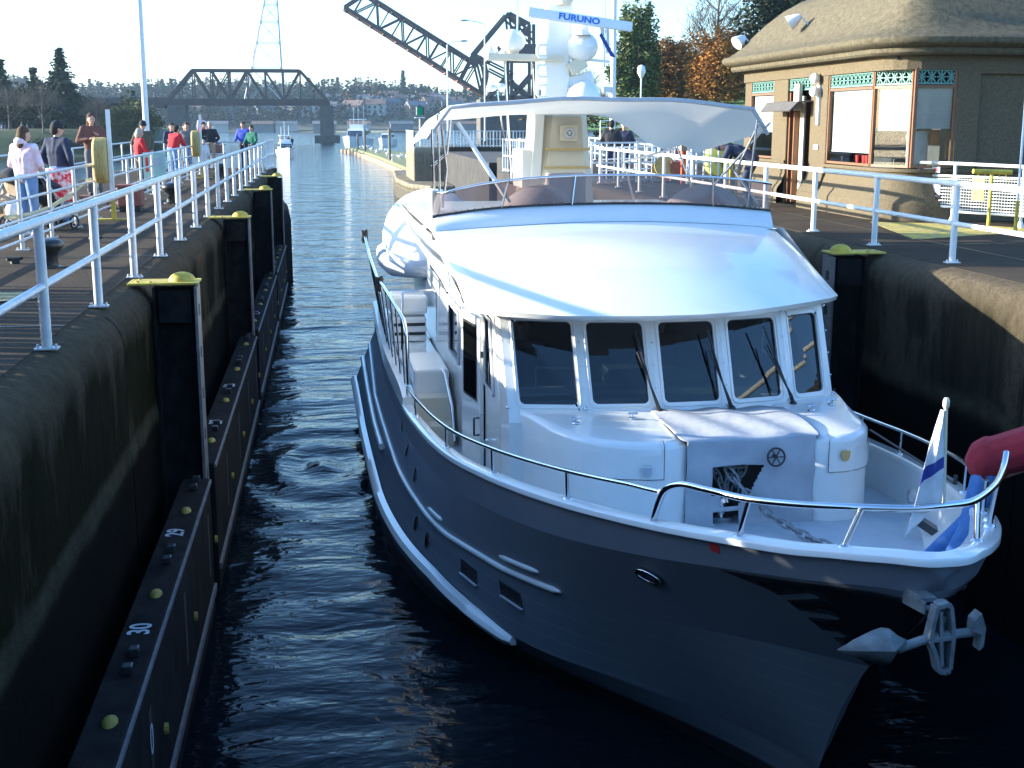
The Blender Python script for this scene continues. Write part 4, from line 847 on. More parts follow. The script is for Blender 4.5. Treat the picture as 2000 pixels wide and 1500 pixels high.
# raised quarter bulwark with its cap, stairs and stern deck
for sd in (-1, 1):
    qb = MB(); rr = []
    for i in range(21):
        s = 10.25 + (SEND-10.25)*i/20; t = row(5, s)[0]; h0 = row(5, s)[1]; h1 = h0 + 0.22 - 0.10*math.exp(-(s-10.25)*3)
        rr.append([Vector((sd*(t+.02), s, h0-.04)), Vector((sd*(t+.02), s, h1)), Vector((sd*(t-.15), s, h1+.015)), Vector((sd*(t-.15), s, h0-.2))])
    qb.grid(rr); qb.add(rr[0], [(0,1,2,3)]); qb.build('quarter_bulwark', gel, Y, smooth=45)
sd_ = MB(); 
for x0, x1 in ((-2.56,-1.97),(1.97,2.56)): sd_.box(x0, 11.05, 1.1, x1, SEND, 1.98)
sd_.box(-1.97, 14.0, 1.1, 1.97, SEND, 1.98); sd_.build('aft_deck', gel, Y, bevel=0.02)
# side locker right behind the bulwark step and the stairs before it
MB().box(-2.52, 10.45, 1.15, -2.02, 11.85, 2.13).build('side_locker', gel, Y, bevel=0.04)
stp = MB(); stp.box(-2.5, 10.15, 1.15, -2.02, 10.45, 1.80); stp.box(-2.5, 9.85, 1.15, -2.02, 10.15, 1.47); stp.build('side_steps', gel2, Y, bevel=0.02)
MB().tube([(-2.12,10.42,2.12),(-2.10,10.2,2.1),(-2.06,9.75,1.75),(-2.05,9.6,1.30)], 0.022, 8).build('stair_handrail', steel, Y, smooth=60)
cr = MB().box(-2.62, 13.6, 1.99, -2.05, 14.2, 2.40).build('deck_chest', gel, Y, bevel=0.03)
MB().box(-2.64, 13.57, 2.43, -2.03, 14.22, 2.76).build('chest_lid', gel, cr, bevel=0.06)
for k, hh in enumerate((2.10, 2.25)): MB().box(-2.6, 13.585, hh, -2.07, 13.60, hh+0.05).build('vent_slot', blk, cr)
MB().box(-1.95, 14.5, 1.99, 1.95, 17.2, 2.85).build('aft_cabin_trunk', gel, Y, bevel=0.05)
# quarter rail
qr = MB(); top = [Vector(p) for p in ((-2.60,10.32,1.95),(-2.61,10.34,2.62),(-2.63,10.42,2.76),(-2.64,10.6,2.83),(-2.72,12,2.93),(-2.82,14,3.02),(-2.86,15.7,3.2),(-2.86,17.4,3.42))]
qr.tube(top, 0.028, 8); qrail = qr.build('quarter_rail', steel, Y, smooth=60)
for s in [10.8 + 0.62*i for i in range(11)]:
    z = lerp_tab([(10.6,2.83),(12,2.93),(14,3.02),(15.7,3.2),(17.4,3.42)], s)[0]; x = -lerp_tab([(10.6,2.64),(12,2.72),(14,2.82),(17.4,2.86)], s)[0]
    MB().tube([(-(row(5,s)[0]-.07), s, row(5,s)[1]+.2), (x, s, z)], 0.017, 6).build('rail_post', steel, qrail, smooth=60)
MB().tube([(-2.5,12.9,1.99),(-2.48,12.9,2.9),(-2.0,12.9,2.92),(-1.94,12.9,2.86),(-1.93,12.9,2.0)], 0.02, 8).build('deck_hoop', steel, Y, smooth=60)
for s, z, x in ((17.35,3.44,-2.86),(13.6,3.0,-2.80)):
    m = MB(); 
    for k in range(7):
        a = k*0.9; m.tube([(x+.05*math.cos(a+i), s+.05*math.sin(a+i*1.3), z+.03-.05*i+0.02*k/3) for i in range(5)], 0.022, 6)
    m.build('knotted_black_line', rubber, Y, smooth=60)

# ---- fore cabin trunk with two rounded lobes and a canvas cover between
tk = MB()
def trunk(poly, top_h, bot_h, rnd=0.07):
    n = len(poly); c = Vector((sum(p[0] for p in poly)/n, sum(p[1] for p in poly)/n, 0)); rows = []
    for f, ins in ((None,0.0), (0.0,0.0), (0.25,0.0), (0.6,0.012), (0.85,0.04), (1.0,0.10)):
        r_ = []
        for (x, y) in poly:
            th = top_h(x, y); b = bot_h(y)
            z = b if f is None else (th - rnd*1.3 + rnd*1.3*f)
            if f == 0.0: z = (b+th)/2
            d = (c - Vector((x,y,0))); L = d.length; d = d/L
            r_.append(Vector((x,y,0)) + d*min(ins, L*0.8) + Vector((0,0,z - (0.0 if f != 1.0 else 0))))
        rows.append(r_)
    tk.grid(rows, close=True)
    r_ = rows[-1]; cz = Vector((c.x, c.y, top_h(c.x, c.y)+0.01)); tk.add(r_ + [cz], [(i, (i+1)%n, n) for i in range(n)])
toph = lambda x, y: 2.56 + (y-4.25)*0.045
def arc(cx, cy, r, a0, a1, n=6): return [(cx + r*math.cos(R(a0+(a1-a0)*i/n)), cy + r*math.sin(R(a0+(a1-a0)*i/n))) for i in range(n+1)]
left_lobe = [(-0.42,6.0),(-0.42,4.32)] + [(-0.6,4.24),(-0.9,4.26)] + [(-1.2,4.38),(-1.45,4.62),(-1.62,4.95),(-1.75,5.4),(-1.90,5.75),(-1.95,6.0)]
right_lobe = [(0.83,6.0),(0.83,4.32),(1.0,4.24),(1.22,4.26),(1.42,4.40),(1.55,4.66),(1.62,5.0),(1.66,5.4),(1.72,5.75),(1.75,6.0)]
trunk(left_lobe, toph, deck_h); tkb = tk.build('fore_trunk', gel, Y, smooth=50); tk = MB(); trunk(right_lobe, toph, deck_h); tkr = tk.build('fore_trunk', gel, Y, smooth=50)
# locker lids with their crests and hinge cleats
for pts, crest in (([(-1.42,4.60),(-1.25,4.42),(-1.05,4.305),(-0.82,4.245),(-0.66,4.235)], (-0.83,4.232,2.30)), ([(0.97,4.236),(1.14,4.24),(1.30,4.30),(1.44,4.42),(1.53,4.58)], (1.13,4.232,2.38))):
    m = MB()
    m.grid([[Vector((x, y-.005, z)) for x, y in pts] for z in (2.21, 2.30, 2.44)])
    par_ = tkb if crest[0] < 0 else tkr; lid = m.build('locker_door', gel, par_, smooth=180); e0 = pts[-1] if crest[0] < 0 else pts[0]
    MB().tube([Vector((x, y-.004, 2.21)) for x, y in (pts if crest[0] < 0 else pts[::-1])] + [Vector((e0[0], e0[1]-.004, 2.21)), Vector((e0[0], e0[1]-.004, 2.53)), Vector((e0[0], e0[1]+.06, 2.575))], 0.0035, 5).build('seam', blk, lid)
    cx, cy, cz = crest
    e = MB().prism([(-.045,.045),(.045,.045),(.045,-.015),(.028,-.05),(0,-.06),(-.028,-.05),(-.045,-.015)], -0.005, 0.010, frame((cx, cy-.016, cz), (1,0,0), (0,0,1)))
    e.build('crest_handle', steel if cx < 0 else crestm, lid, bevel=0.004)
for x, y in ((-1.35,5.0),(-0.75,5.1),(1.15,5.15),(1.45,5.35)):
    m = MB(); z = toph(x, y)+.01; m.lathe([(0.04,0),(0.035,.012),(0.012,.02),(0.012,.045)], (x,y,z), 8); m.tube([(x-.05,y,z+.05),(x+.05,y,z+.05)], 0.012, 6)
    m.build('lid_catch', steel, tkb if x < 0 else tkr, smooth=50)
# well between the lobes: dark recess, canvas cover with a torn opening, windlass wheel, chain
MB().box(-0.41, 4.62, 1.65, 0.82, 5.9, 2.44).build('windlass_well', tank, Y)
cv = MB(); NX, NZ = 72, 60
def cv_y(x, z): return 4.27 + 0.02*math.sin(x*9+z*3) + 0.012*math.sin(z*14+x*5) - 0.05*(z < 1.9)*(1.9-z)
def in_hole(x, z):
    if 2.02 < z < 2.30 and -0.18 < x < 0.34 - (2.30-z)*0.5: return True
    if 1.90 < z <= 2.02 and -0.10 < x < 0.14 - (2.02-z)*0.3: return True
    if 1.70 < z <= 1.90 and -0.17 + (1.9-z)*0.1 < x < 0.10 + (1.9-z)*0.0: return z < 1.86 
    return False
for i in range(NX):
    for k in range(NZ):
        x0, x1 = -0.43 + 1.28*i/NX, -0.43 + 1.28*(i+1)/NX; z0, z1 = 1.70 + 0.86*k/NZ, 1.70 + 0.86*(k+1)/NZ
        if in_hole((x0+x1)/2, (z0+z1)/2): continue
        cv.add([(x0,cv_y(x0,z0),z0),(x1,cv_y(x1,z0),z0),(x1,cv_y(x1,z1),z1),(x0,cv_y(x0,z1),z1)], [(0,1,2,3)])
rows = []
for k in range(9):
    f = k/8; rows.append([Vector((-0.50 + 1.42*i/NX, 4.27 + 1.08*f, 2.575 + 0.05*f + 0.012*math.sin(f*3.1) + 0.012*math.sin(i*0.25+f*6))) for i in range(NX+1)])
rows[0] = [Vector((-0.43+1.28*i/NX, cv_y(-0.43+1.28*i/NX, 2.56), 2.56)) for i in range(NX+1)]; rows.insert(1, [Vector((-0.48+1.38*i/NX, 4.30, 2.578)) for i in range(NX+1)])
cv.grid(rows)
bm = bmesh.new(); cvo = cv.build('windlass_canvas', gcanvas, Y); bm.from_mesh(cvo.data); bmesh.ops.remove_doubles(bm, verts=bm.verts, dist=0.002); bm.to_mesh(cvo.data); bm.free()
cvo.data.polygons.foreach_set('use_smooth', [True]*len(cvo.data.polygons)); so = cvo.modifiers.new('s','SOLIDIFY'); so.thickness = 0.008
w = MB(); c = Vector((0.42,4.18,2.40)); Mw = frame(c, (1,0,0), (0,0.15,1))
w.tube([Mw @ Vector((0.085*math.cos(a*math.pi/10), 0.085*math.sin(a*math.pi/10), 0)) for a in range(21)], 0.010, 8)
for a in range(6): w.tube([c, Mw @ Vector((0.085*math.cos(a*math.pi/3), 0.085*math.sin(a*math.pi/3), 0))], 0.006, 6)
w.tube([c, c+Vector((0,.12,0))], 0.018, 8); w.build('windlass_wheel', blk, Y, smooth=60)
wl = MB().lathe([(0.12,0),(0.13,0.05),(0.06,0.08),(0.06,0.16),(0.11,0.2),(0.10,0.24)], (-0.02,4.45,1.72), 16).build('windlass', steel, Y, smooth=50)
def chain(pts, r, name, m, parent):
    mb = MB(); P = [Vector(p) for p in pts]
    seg = []
    for a, b in zip(P, P[1:]):
        n = max(1, int((b-a).length/(r*3.4)))
        for i in range(n): seg.append((a.lerp(b, i/n), a.lerp(b, (i+1)/n)))
    for i, (a, b) in enumerate(seg):
        d = (b-a); e = d.normalized(); u = e.orthogonal().normalized(); 
        if i % 2: u = e.cross(u)
        c = (a+b)/2; L = d.length*0.78
        mb.tube([c + e*L*math.cos(t*math.pi/5) + u*r*1.25*math.sin(t*math.pi/5) for t in range(11)], r*0.42, 5)
    return mb.build(name, m, parent, smooth=60)
chain([(0.0,4.35,2.25),(0.12,4.16,2.08),(0.30,3.95,1.90),(0.52,3.55,1.80),(0.62,3.3,1.80),(0.80,2.9,1.80),(0.5,2.0,1.82),(0.1,1.0,1.88)], 0.03, 'anchor_chain', ropem, Y)
chain([(-0.1,4.55,2.28),(0.02,4.5,2.0),(-0.02,4.5,1.8),(0.10,4.52,2.25),(0.22,4.5,2.25),(0.12,4.5,1.95)], 0.03, 'anchor_chain', ropem, Y)
for x, y in ((0.75,2.55),(0.88,2.50)): MB().lathe([(0.05,0),(0.05,.03),(0.03,.05),(0.045,.07)], (x,y,1.81), 10).build('deck_fitting', blk, Y, smooth=50)
# fittings on the inside of the port bulwark
MB().lathe([(0.10,0),(0.11,.02),(0.07,.03),(0.03,.05)], (0,0,0), 16, Matrix.Rotation(R(-90),3,'Y')).build('bulwark_fairlead', steel, Y, smooth=50).location = (row(5,4.0)[0]-.24, 4.0, 1.98)
m = MB(); m.tube([(2.20,6.0,2.16),(1.72,3.2,2.36)], 0.012, 6); m.tube([(1.74,3.25,2.28),(1.70,3.15,2.44)], 0.02, 6); m.tube([(1.78,3.3,2.40),(1.66,3.1,2.30)], 0.02, 6); m.build('boat_hook', blk, Y, smooth=60)
MB().box(1.60, 3.15, 1.84, 1.66, 3.75, 1.92).build('scupper', blk, Y)

# ---- pilothouse
bot = [(-1.97,5.85),(-1.93,5.55),(-1.15,5.40),(-0.41,5.33),(0.35,5.36),(1.07,5.50),(1.62,5.68),(1.72,6.1)]
topp = [(-1.97,6.35),(-1.95,6.15),(-1.18,5.88),(-0.44,5.74),(0.32,5.76),(1.05,5.95),(1.66,6.25),(1.75,6.5)]
HB, HT = 2.50, 3.62
wall = MB(); 
# lower skirt to the trunk
panes = [(1,2,-0.60,0.0),(2,3,0,0),(3,4,0,0),(4,5,0,0),(5,6,0,0)]
win_specs = []
ph = MB()
for a in range(0, 7):
    p0, p1 = Vector((*bot[a], HB)), Vector((*bot[a+1], HB)); q0, q1 = Vector((*topp[a], HT)), Vector((*topp[a+1], HT))
    if 1 <= a <= 5:
        # window hole
        def at(u, v): return (p0.lerp(p1, u)).lerp(q0.lerp(q1, u), v)
        L = (p1-p0).length; H = (q0-p0).length; mu = (0.10 if a > 1 else 0.13)/L; mv0, mv1 = 0.20/H, 0.15/H
        if a == 1: mu0, mu1 = 0.13/L, 0.07/L
        elif a == 5: mu0, mu1 = 0.10/L, 0.11/L
        else: mu0 = mu1 = 0.085/L
        rr = 0.055; hole = []
        for cx, cy, a0 in ((1-mu1-rr/L, 1-mv1-rr/H, 0), (mu0+rr/L, 1-mv1-rr/H, 90), (mu0+rr/L, mv0+rr/H, 180), (1-mu1-rr/L, mv0+rr/H, 270)):
            for i in range(5): hole.append((cx + rr/L*math.cos(R(a0+90*i/4)), cy + rr/H*math.sin(R(a0+90*i/4))))
        outer = []
        for (u, v) in hole:
            du, dv = u-0.5, v-0.5; k = 0.5/max(abs(du), abs(dv)); outer.append((0.5+du*k, 0.5+dv*k))
        # force the four corners in
        for qd, (cu, cvv) in enumerate(((1,1),(0,1),(0,0),(1,0))): outer[qd*5+2] = (cu, cvv)
        n = len(hole); vs = [at(*o_) for o_ in outer] + [at(*h_) for h_ in hole]
        nrm = (p1-p0).cross(q0-p0).normalized()
        vin = [at(*h_) - nrm*0.035 for h_ in hole]
        if nrm.y > 0: vin = [at(*h_) + nrm*0.035 for h_ in hole]
        ph.add(vs + vin, [(i, (i+1)%n, n+(i+1)%n, n+i) for i in range(n)] + [(n+i, n+(i+1)%n, 2*n+(i+1)%n, 2*n+i) for i in range(n)])
        win_specs.append((vin, vs[n:], nrm if nrm.y < 0 else -nrm))
    else: ph.add([p0,p1,q1,q0], [(0,1,2,3)])
# skirt
sk = [[Vector((x, y-(0.02), 1.6 if True else 0)) for x, y in bot], [Vector((*b, HB)) for b in bot]]
ph.grid(sk)
# side walls with openings: built as panels (starboard side seen)
def side_panel(sgn, y0, y1, z0, z1, x0=1.95, x1=None): 
    x1 = x0 if x1 is None else x1
    ph.add([(sgn*x0,y0,z0),(sgn*x1,y1,z0),(sgn*x1,y1,z1),(sgn*x0,y0,z1)], [(0,1,2,3)])
def rake(z): return 5.85 + (z-HB)*0.45
# starboard: forward cheek, window, door opening, aft window
side_panel(-1, 5.85, 7.15, 1.15, 2.60, 1.97, 1.96)
ph.add([(-1.97,rake(2.6)-.05,2.6),(-1.97,6.30,2.6),(-1.97,6.55,3.42),(-1.97,rake(3.42)-.03,3.42)], [(0,1,2,3)])
side_panel(-1, 6.35, 7.15, 3.42, 3.66, 1.97, 1.96); side_panel(-1, 6.98, 7.15, 2.6, 3.42, 1.962, 1.96)
side_panel(-1, 7.15, 7.95, 3.40, 3.70); side_panel(-1, 7.95, 14.5, 1.15, 2.30); side_panel(-1, 7.95, 9.75, 2.30, 3.02); side_panel(-1, 10.9, 14.5, 2.30, 3.02); side_panel(-1, 7.95, 14.5, 3.02, 3.75)
side_panel(1, 6.1, 14.5, 1.15, 2.60, 1.72, 1.95); side_panel(1, 6.5, 7.2, 2.6, 3.66, 1.75, 1.78); side_panel(1, 8.6, 14.5, 2.6, 3.75, 1.85, 1.95); side_panel(1, 7.2, 8.6, 3.3, 3.7, 1.78, 1.85)
ph.add([(-1.95,14.5,1.15),(1.95,14.5,1.15),(1.95,14.5,3.8),(-1.95,14.5,3.8)], [(0,1,2,3)])
pho = ph.build('pilothouse', gel, Y, smooth=28)
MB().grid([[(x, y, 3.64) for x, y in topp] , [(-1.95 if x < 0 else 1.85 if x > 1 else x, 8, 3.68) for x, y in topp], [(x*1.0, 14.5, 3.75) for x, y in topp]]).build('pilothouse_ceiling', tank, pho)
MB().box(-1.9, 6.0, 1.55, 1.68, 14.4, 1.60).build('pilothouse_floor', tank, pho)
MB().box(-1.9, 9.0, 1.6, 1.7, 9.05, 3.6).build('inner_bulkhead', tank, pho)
d_ = MB(); d_.add([(-1.85,5.72,2.62),(1.55,5.75,2.62),(1.6,6.5,2.70),(-1.9,6.5,2.70),(-1.9,6.5,2.1),(1.6,6.5,2.1)], [(0,1,2,3),(3,2,5,4)]); d_.box(-0.7, 6.4, 2.68, 0.6, 6.9, 2.86); d_.build('dashboard', dash, pho)
MB().box(-1.75, 5.95, 2.68, -1.2, 6.3, 2.71).build('chart_papers', signw, pho)
m = MB(); 
for q in (((-1.55,6.15,2.72),(-1.55,6.15,2.95)),((-1.55,6.15,2.95),(-1.15,6.05,2.95)),((-1.15,6.05,2.95),(-1.15,6.05,2.72))): m.tube(q, 0.008, 5)
m.build('screen_frame', signw, pho)
for vin, vh, nrm in win_specs:
    n = len(vin)
    g = MB().add(vin, [tuple(range(n))]).build('window', glass, pho)
    MB().tube([v - nrm*0.0 for v in vin] + [vin[0]], 0.010, 5, caps=False).build('rubber_seal', blk, g)
    c0 = sum(vh, Vector())/n
    MB().tube([v + (v-c0).normalized()*0.045 + nrm*0.004 for v in vh] + [vh[0] + (vh[0]-c0).normalized()*0.045 + nrm*0.004], 0.008, 5, caps=False).build('window_moulding', gel, g, smooth=60)
# snap studs round the windows
m = MB()
for a in range(1, 7):
    p0 = Vector((*bot[a], HB)); q0 = Vector((*topp[a], HT))
    for f, rr in ((0.13,0.020),(0.93,0.020)):
        c = p0.lerp(q0, f) + Vector((0,-0.012,0)); m.lathe([(rr,0),(rr*.9,.008),(rr*.3,.014)], c, 10, frame((0,0,0),(1,0,0),(0,0.4,1)).to_3x3())
    for f in (0.3,0.5,0.7):
        c = p0.lerp(q0, f) + Vector((0,-0.008,0)); m.lathe([(.009,0),(.008,.008)], c, 6, frame((0,0,0),(1,0,0),(0,0.4,1)).to_3x3())
m.build('snap_studs', steel, pho, smooth=50)['kind'] = 'stuff'
# side windows and the open door
for pts, nm in (([(-1.975,6.30,2.63),(-1.975,6.95,2.63),(-1.975,6.95,3.40),(-1.975,6.58,3.40)], 'side_window'), ([(-1.955,9.75,2.33),(-1.955,10.9,2.33),(-1.955,10.9,3.0),(-1.955,9.75,3.0)], 'side_window')):
    g = MB().add([Vector(p) + Vector((.02,0,0)) for p in pts], [(0,1,2,3)]).build(nm, glass, pho)
    MB().tube([Vector(p) + Vector((-.01,0,0)) for p in pts] + [Vector(pts[0]) + Vector((-.01,0,0))], 0.020, 6).build('window_frame', gcanvas, g, smooth=60)
MB().add([(1.745,7.2,2.6),(1.86,8.6,2.6),(1.86,8.6,3.3),(1.80,7.2,3.3)], [(0,1,2,3)]).build('side_window', glass, pho)
DM = frame((-1.985, 7.08, 1.25), (-0.15, 1, 0), (0,0,1)); dlo = lambda b: (setattr(b, 'v', [tuple(DM @ Vector(v)) for v in b.v]), b)[1]
dr = dlo(MB().box(0, 0, -.05, .78, 2.13, 0)).build('door', gel, pho, bevel=0.012)
dlo(MB().box(.14, 1.15, -.056, .66, 1.98, .006)).build('door_window', glass, dr); dlo(MB().box(.11, 1.12, -.053, .69, 2.01, .003)).build('window_frame', blk, dr)
dlo(MB().box(-.010, .65, -.045, -.002, 1.0, -.01)).build('lock_plate', steel, dr)
MB().tube([(-2.04,7.10,2.0),(-2.10,7.08,2.0),(-2.10,7.08,2.2),(-2.04,7.10,2.2)], 0.013, 6).build('handle', blk, dr, smooth=60)
for z in (1.45, 2.9): MB().box(-2.02, 7.07, z, -1.94, 7.19, z+.07).build('hinge', blk, dr)
MB().tube([(-1.99,7.97,1.2),(-1.99,7.97,3.4)], 0.025, 6).build('door_jamb', gcanvas, pho, smooth=60)
MB().tube([(-2.02,8.35,1.25),(-2.05,8.35,1.35),(-2.05,8.35,2.1),(-2.01,8.35,2.2)], 0.03, 8).build('grab_pipe', gel, pho, smooth=60)
MB().box(-2.03, 6.7, 2.0, -1.975, 6.78, 2.03).build('door_hook', steel, pho)
# wipers
for x0, y0, x1, y1 in ((-0.41,5.33,-0.60,5.70),(0.36,5.35,0.16,5.68),(1.07,5.47,0.80,5.78)):
    m = MB(); m.lathe([(0.045,0),(0.04,.03),(0.02,.05)], (x0+.0,y0-.02,2.60), 10)
    m.tube([(x0,y0-.03,2.63),(x0-.04,y0-.06,2.72),(x1,y1-.15,3.20)], [.016,.012,.007], 6)
    m.tube([(x0-.07,y0-.0,2.80),(x1-.02,y1-.13,3.42)], 0.010, 5); m.tube([(x0-.02,y0-.03,2.63),(x0-.08,y0-.03,2.80),(x1+.03,y1-.13,3.22)], .008, 5)
    m.build('wiper', blk, pho, smooth=60)
m = MB(); m.tube([(1.80,6.35,2.45),(1.84,6.4,2.7),(1.80,6.45,2.9)], .012, 6); m.tube([(1.74,6.1,2.56),(1.80,6.1,2.62),(1.80,6.2,2.50)], .012, 6); m.build('side_cable', blk, pho, smooth=60)

# ---- brow roof, swept up to the flybridge
lip = [(-2.27,6.35,3.62),(-2.30,6.15,3.63),(-2.28,5.95,3.64),(-2.16,5.70,3.65),(-1.98,5.48,3.655),(-1.47,5.10,3.66),(-1.0,4.97,3.665),(-0.54,4.90,3.67),(-0.1,4.92,3.67),(0.36,5.06,3.67),(0.85,5.34,3.67),(1.3,5.66,3.665),(1.62,5.92,3.66),(1.80,6.14,3.655),(1.85,6.3,3.65),(1.86,6.45,3.64)]
c1 = [(-2.40,8.7,4.17),(-2.38,8.7,4.18),(-2.34,8.72,4.19),(-2.15,8.78,4.20),(-1.9,8.8,4.215),(-1.5,8.8,4.235),(-1.1,8.8,4.255),(-0.6,8.8,4.275),(-0.1,8.8,4.28),(0.4,8.8,4.275),(0.85,8.8,4.255),(1.25,8.8,4.235),(1.6,8.8,4.21),(1.85,8.8,4.19),(1.97,8.8,4.17),(2.02,8.8,4.16)]
br = MB(); rows = []
NR = 16
for k in range(NR+1):
    f = k/NR; rows.append([Vector(a).lerp(Vector(b), f) + Vector((0,0,0.055*math.sin(math.pi*f) + 0.085*math.sin(math.pi*f)*max(0, 1-((a[0]+.45)/1.95)**2))) for a, b in zip(lip, c1)])
under = [Vector(a) + Vector((0,0.05,-0.055)) for a in lip]; under2 = [Vector((a[0]*0.9, a[1]+0.9, a[2]-0.04)) for a in lip]
br.grid([under2, under] + rows)
brow = br.build('brow_roof', gel, Y, smooth=50)
# side roof running aft
sr = MB()
for sg in (-1, 1):
    xo = 2.3 if sg < 0 else 2.0
    rws = []
    for s, hh, w in ((6.35 if sg<0 else 6.45, 3.63, 1.0 if sg<0 else 0.93),(8.7,3.70,1.03),(11,3.80,1.03),(14.6,3.9,1.0)):
        hi = 4.18 if s > 6.5 else hh+.03
        rws.append([Vector((sg*xo*w*0.93, s, hh-.05)), Vector((sg*xo*w, s, hh)), Vector((sg*xo*w*1.01, s, hh+.05)), Vector((sg*xo*w*(1.03 if s > 6.5 else 1.0), s, hi))])
    sr.grid(rws)
sr.add([(-2.38,8.7,4.17),(2.05,8.7,4.17),(2.05,14.6,4.2),(-2.38,14.6,4.2)], [(0,1,2,3)])
sr.add([(-2.3,14.6,3.8),(2.0,14.6,3.8),(2.05,14.6,4.2),(-2.38,14.6,4.2)], [(0,1,2,3)])
sr.build('side_roof', gel, Y, smooth=40)
# handrail along the roof edge
MB().tube([(-2.36,8.95,3.98),(-2.36,9.6,4.02),(-2.36,11.0,4.05)], 0.014, 6).build('roof_grab_rail', steel, Y, smooth=60)
MB().tube([(-2.40,7.0,3.66),(-2.36,8.0,3.67),(-2.36,9.4,3.70)], 0.014, 6).build('roof_grab_rail', steel, Y, smooth=60)
# coaming band
c2 = [(-2.36,9.05,4.33),(-2.34,9.05,4.335),(-2.30,9.05,4.35),(-2.1,9.02,4.38),(-1.85,9.0,4.415),(-1.5,8.98,4.45),(-1.1,8.97,4.47),(-0.6,8.96,4.485),(-0.1,8.96,4.49),(0.4,8.96,4.485),(0.85,8.96,4.475),(1.25,8.97,4.45),(1.6,8.98,4.42),(1.85,9.0,4.395),(2.0,9.03,4.38),(2.06,9.06,4.37)]
c1b = [(x, y+.006, z+.004) for x, y, z in c1]
cb = MB(); rows = [[Vector(a).lerp(Vector(b), f) + Vector((0,-.02*math.sin(math.pi*f),0.01*math.sin(math.pi*f))) for a, b in zip(c1b, c2)] for f in (0,.25,.5,.75,1)]
rows.append([Vector(b) + Vector((0,.12,.0)) for b in c2]); rows.append([Vector(b) + Vector((0,.14,-.3)) for b in c2]); cb.grid(rows)
for sg, x in ((-1,-2.36),(1,2.06)):
    cb.grid([[Vector((x, 9.0, 4.16)), Vector((x, 9.05, 4.37)), Vector((x-sg*.1, 9.05, 4.38)), Vector((x-sg*.12, 9.05, 4.16))], [Vector((x, 13.2, 4.15)), Vector((x, 13.2, 4.26)), Vector((x-sg*.1, 13.2, 4.26)), Vector((x-sg*.12, 13.2, 4.15))]])
cb.build('flybridge_coaming', mat('cool_white_gelcoat', (0.66, 0.68, 0.70), 0.3, coat=0.4, col2=(0.7, 0.71, 0.72), scale=1), Y, smooth=45)
MB().tube([Vector(c) + Vector((0,-.004,.012)) for c in c2], 0.014, 6).build('rubber_strip', blk, Y, smooth=60)
# smoked wind deflector, leaning forward at the sides
ws = MB(); wt = [(-2.28,9.55,4.62),(-2.26,9.30,4.63),(-2.2,9.12,4.64),(-2.0,9.05,4.70),(-1.75,9.02,4.75),(-1.4,9.0,4.80),(-1.0,9.0,4.83),(-0.55,9.0,4.85),(-0.1,9.0,4.855),(0.4,9.0,4.85),(0.85,9.0,4.84),(1.25,9.0,4.82),(1.6,9.02,4.79),(1.85,9.05,4.76),(2.06,9.12,4.73),(2.16,9.3,4.71)]
ws.grid([c2, wt]); wso = ws.build('wind_deflector', smoke, Y, smooth=60)
MB().tube(wt + [(2.22,9.8,4.70)], 0.017, 8).build('deflector_rail', steel, wso, smooth=60)
for a, b in ((5,(0.03,-.02)),(7,(0,-.02)),(11,(0,-.02))):
    MB().bar(Vector(c2[a]) + Vector((0,-.012,0)), Vector(wt[a]) + Vector((0,-.012,0)), 0.05, 0.012).build('deflector_bracket', steel, wso)
m = MB()
for k in range(46):
    u = k/45*14; i = min(int(u), 14); p = Vector(c2[i]).lerp(Vector(c2[i+1]), u-i); m.lathe([(.010,0),(.008,.008)], p + Vector((0,-.02,.03)), 6, frame((0,0,0),(1,0,0),(0,0,1)).to_3x3())
m.build('screen_screws', steel, wso)['kind'] = 'stuff'
# covered helm seats behind the screen
for cx, rx, hh in ((-0.85,0.55,4.70),(1.45,0.60,4.68)):
    m = MB(); m.ell((cx,10.0,4.18), rx, 0.42, hh-4.18, 20, 12, None, 0.0)
    m.v = [(x + .02*math.sin(z*14), y, z - 0.05*max(0, abs(x-cx)-.3)) for x, y, z in m.v]
    m.build('seat_cover', seatcv, Y, smooth=70)
MB().box(-2.2, 9.2, 4.15, 1.95, 14.2, 4.19).build('flybridge_deck', deckm, Y)
MB().box(-0.62, 10.6, 4.2, -0.06, 10.75, 4.82).build('helm_console', seatcv, Y, bevel=0.04)
MB().box(-2.34, 9.4, 4.36, -2.22, 9.8, 4.66).build('side_console_panel', gel2, Y, bevel=0.02)
# ---- bimini top and its frame
bimcv = bpy.data.materials.new('translucent_canvas'); bimcv.use_nodes = True; _n = bimcv.node_tree; _p = _n.nodes['Principled BSDF']; _p.inputs['Base Color'].default_value = (.80,.79,.76,1); _p.inputs['Roughness'].default_value = .8
_t = _n.nodes.new('ShaderNodeBsdfTranslucent'); _t.inputs[0].default_value = (.70,.64,.52,1); _x = _n.nodes.new('ShaderNodeMixShader'); _x.inputs[0].default_value = .38; _o = _n.nodes['Material Output']
_n.links.new(_p.outputs[0], _x.inputs[1]); _n.links.new(_t.outputs[0], _x.inputs[2]); _n.links.new(_x.outputs[0], _o.inputs[0])
bi = MB(); rows = []
NT = 16
for k in range(9):
    f = k/8; s = 9.2 + 3.6*f; r_ = []
    for i in range(NT+1):
        u = i/NT; t = -2.38 + u*(4.52 + 0.1*f)
        e = abs(2*u-1); h = 5.82 - 0.16*e**2.2 - 0.34*max(0, e-0.88)/0.12*(0.85 if u > .5 else 1.0) - 0.10*f*f
        port = max(0, (u-0.55)/0.45)
        h -= 0.52*f**1.2*math.exp(-((u-.88)/.14)**2)
        h -= 0.10*f*(1-port) ; h += 0.01*math.sin(u*20+f*7)
        y = s + (0.16 if e > 0.93 and k == 0 else 0) + 0.10*(e**3)*(1-f)
        r_.append(Vector((t, y, h)))
    rows.append(r_)
bi.grid(rows)
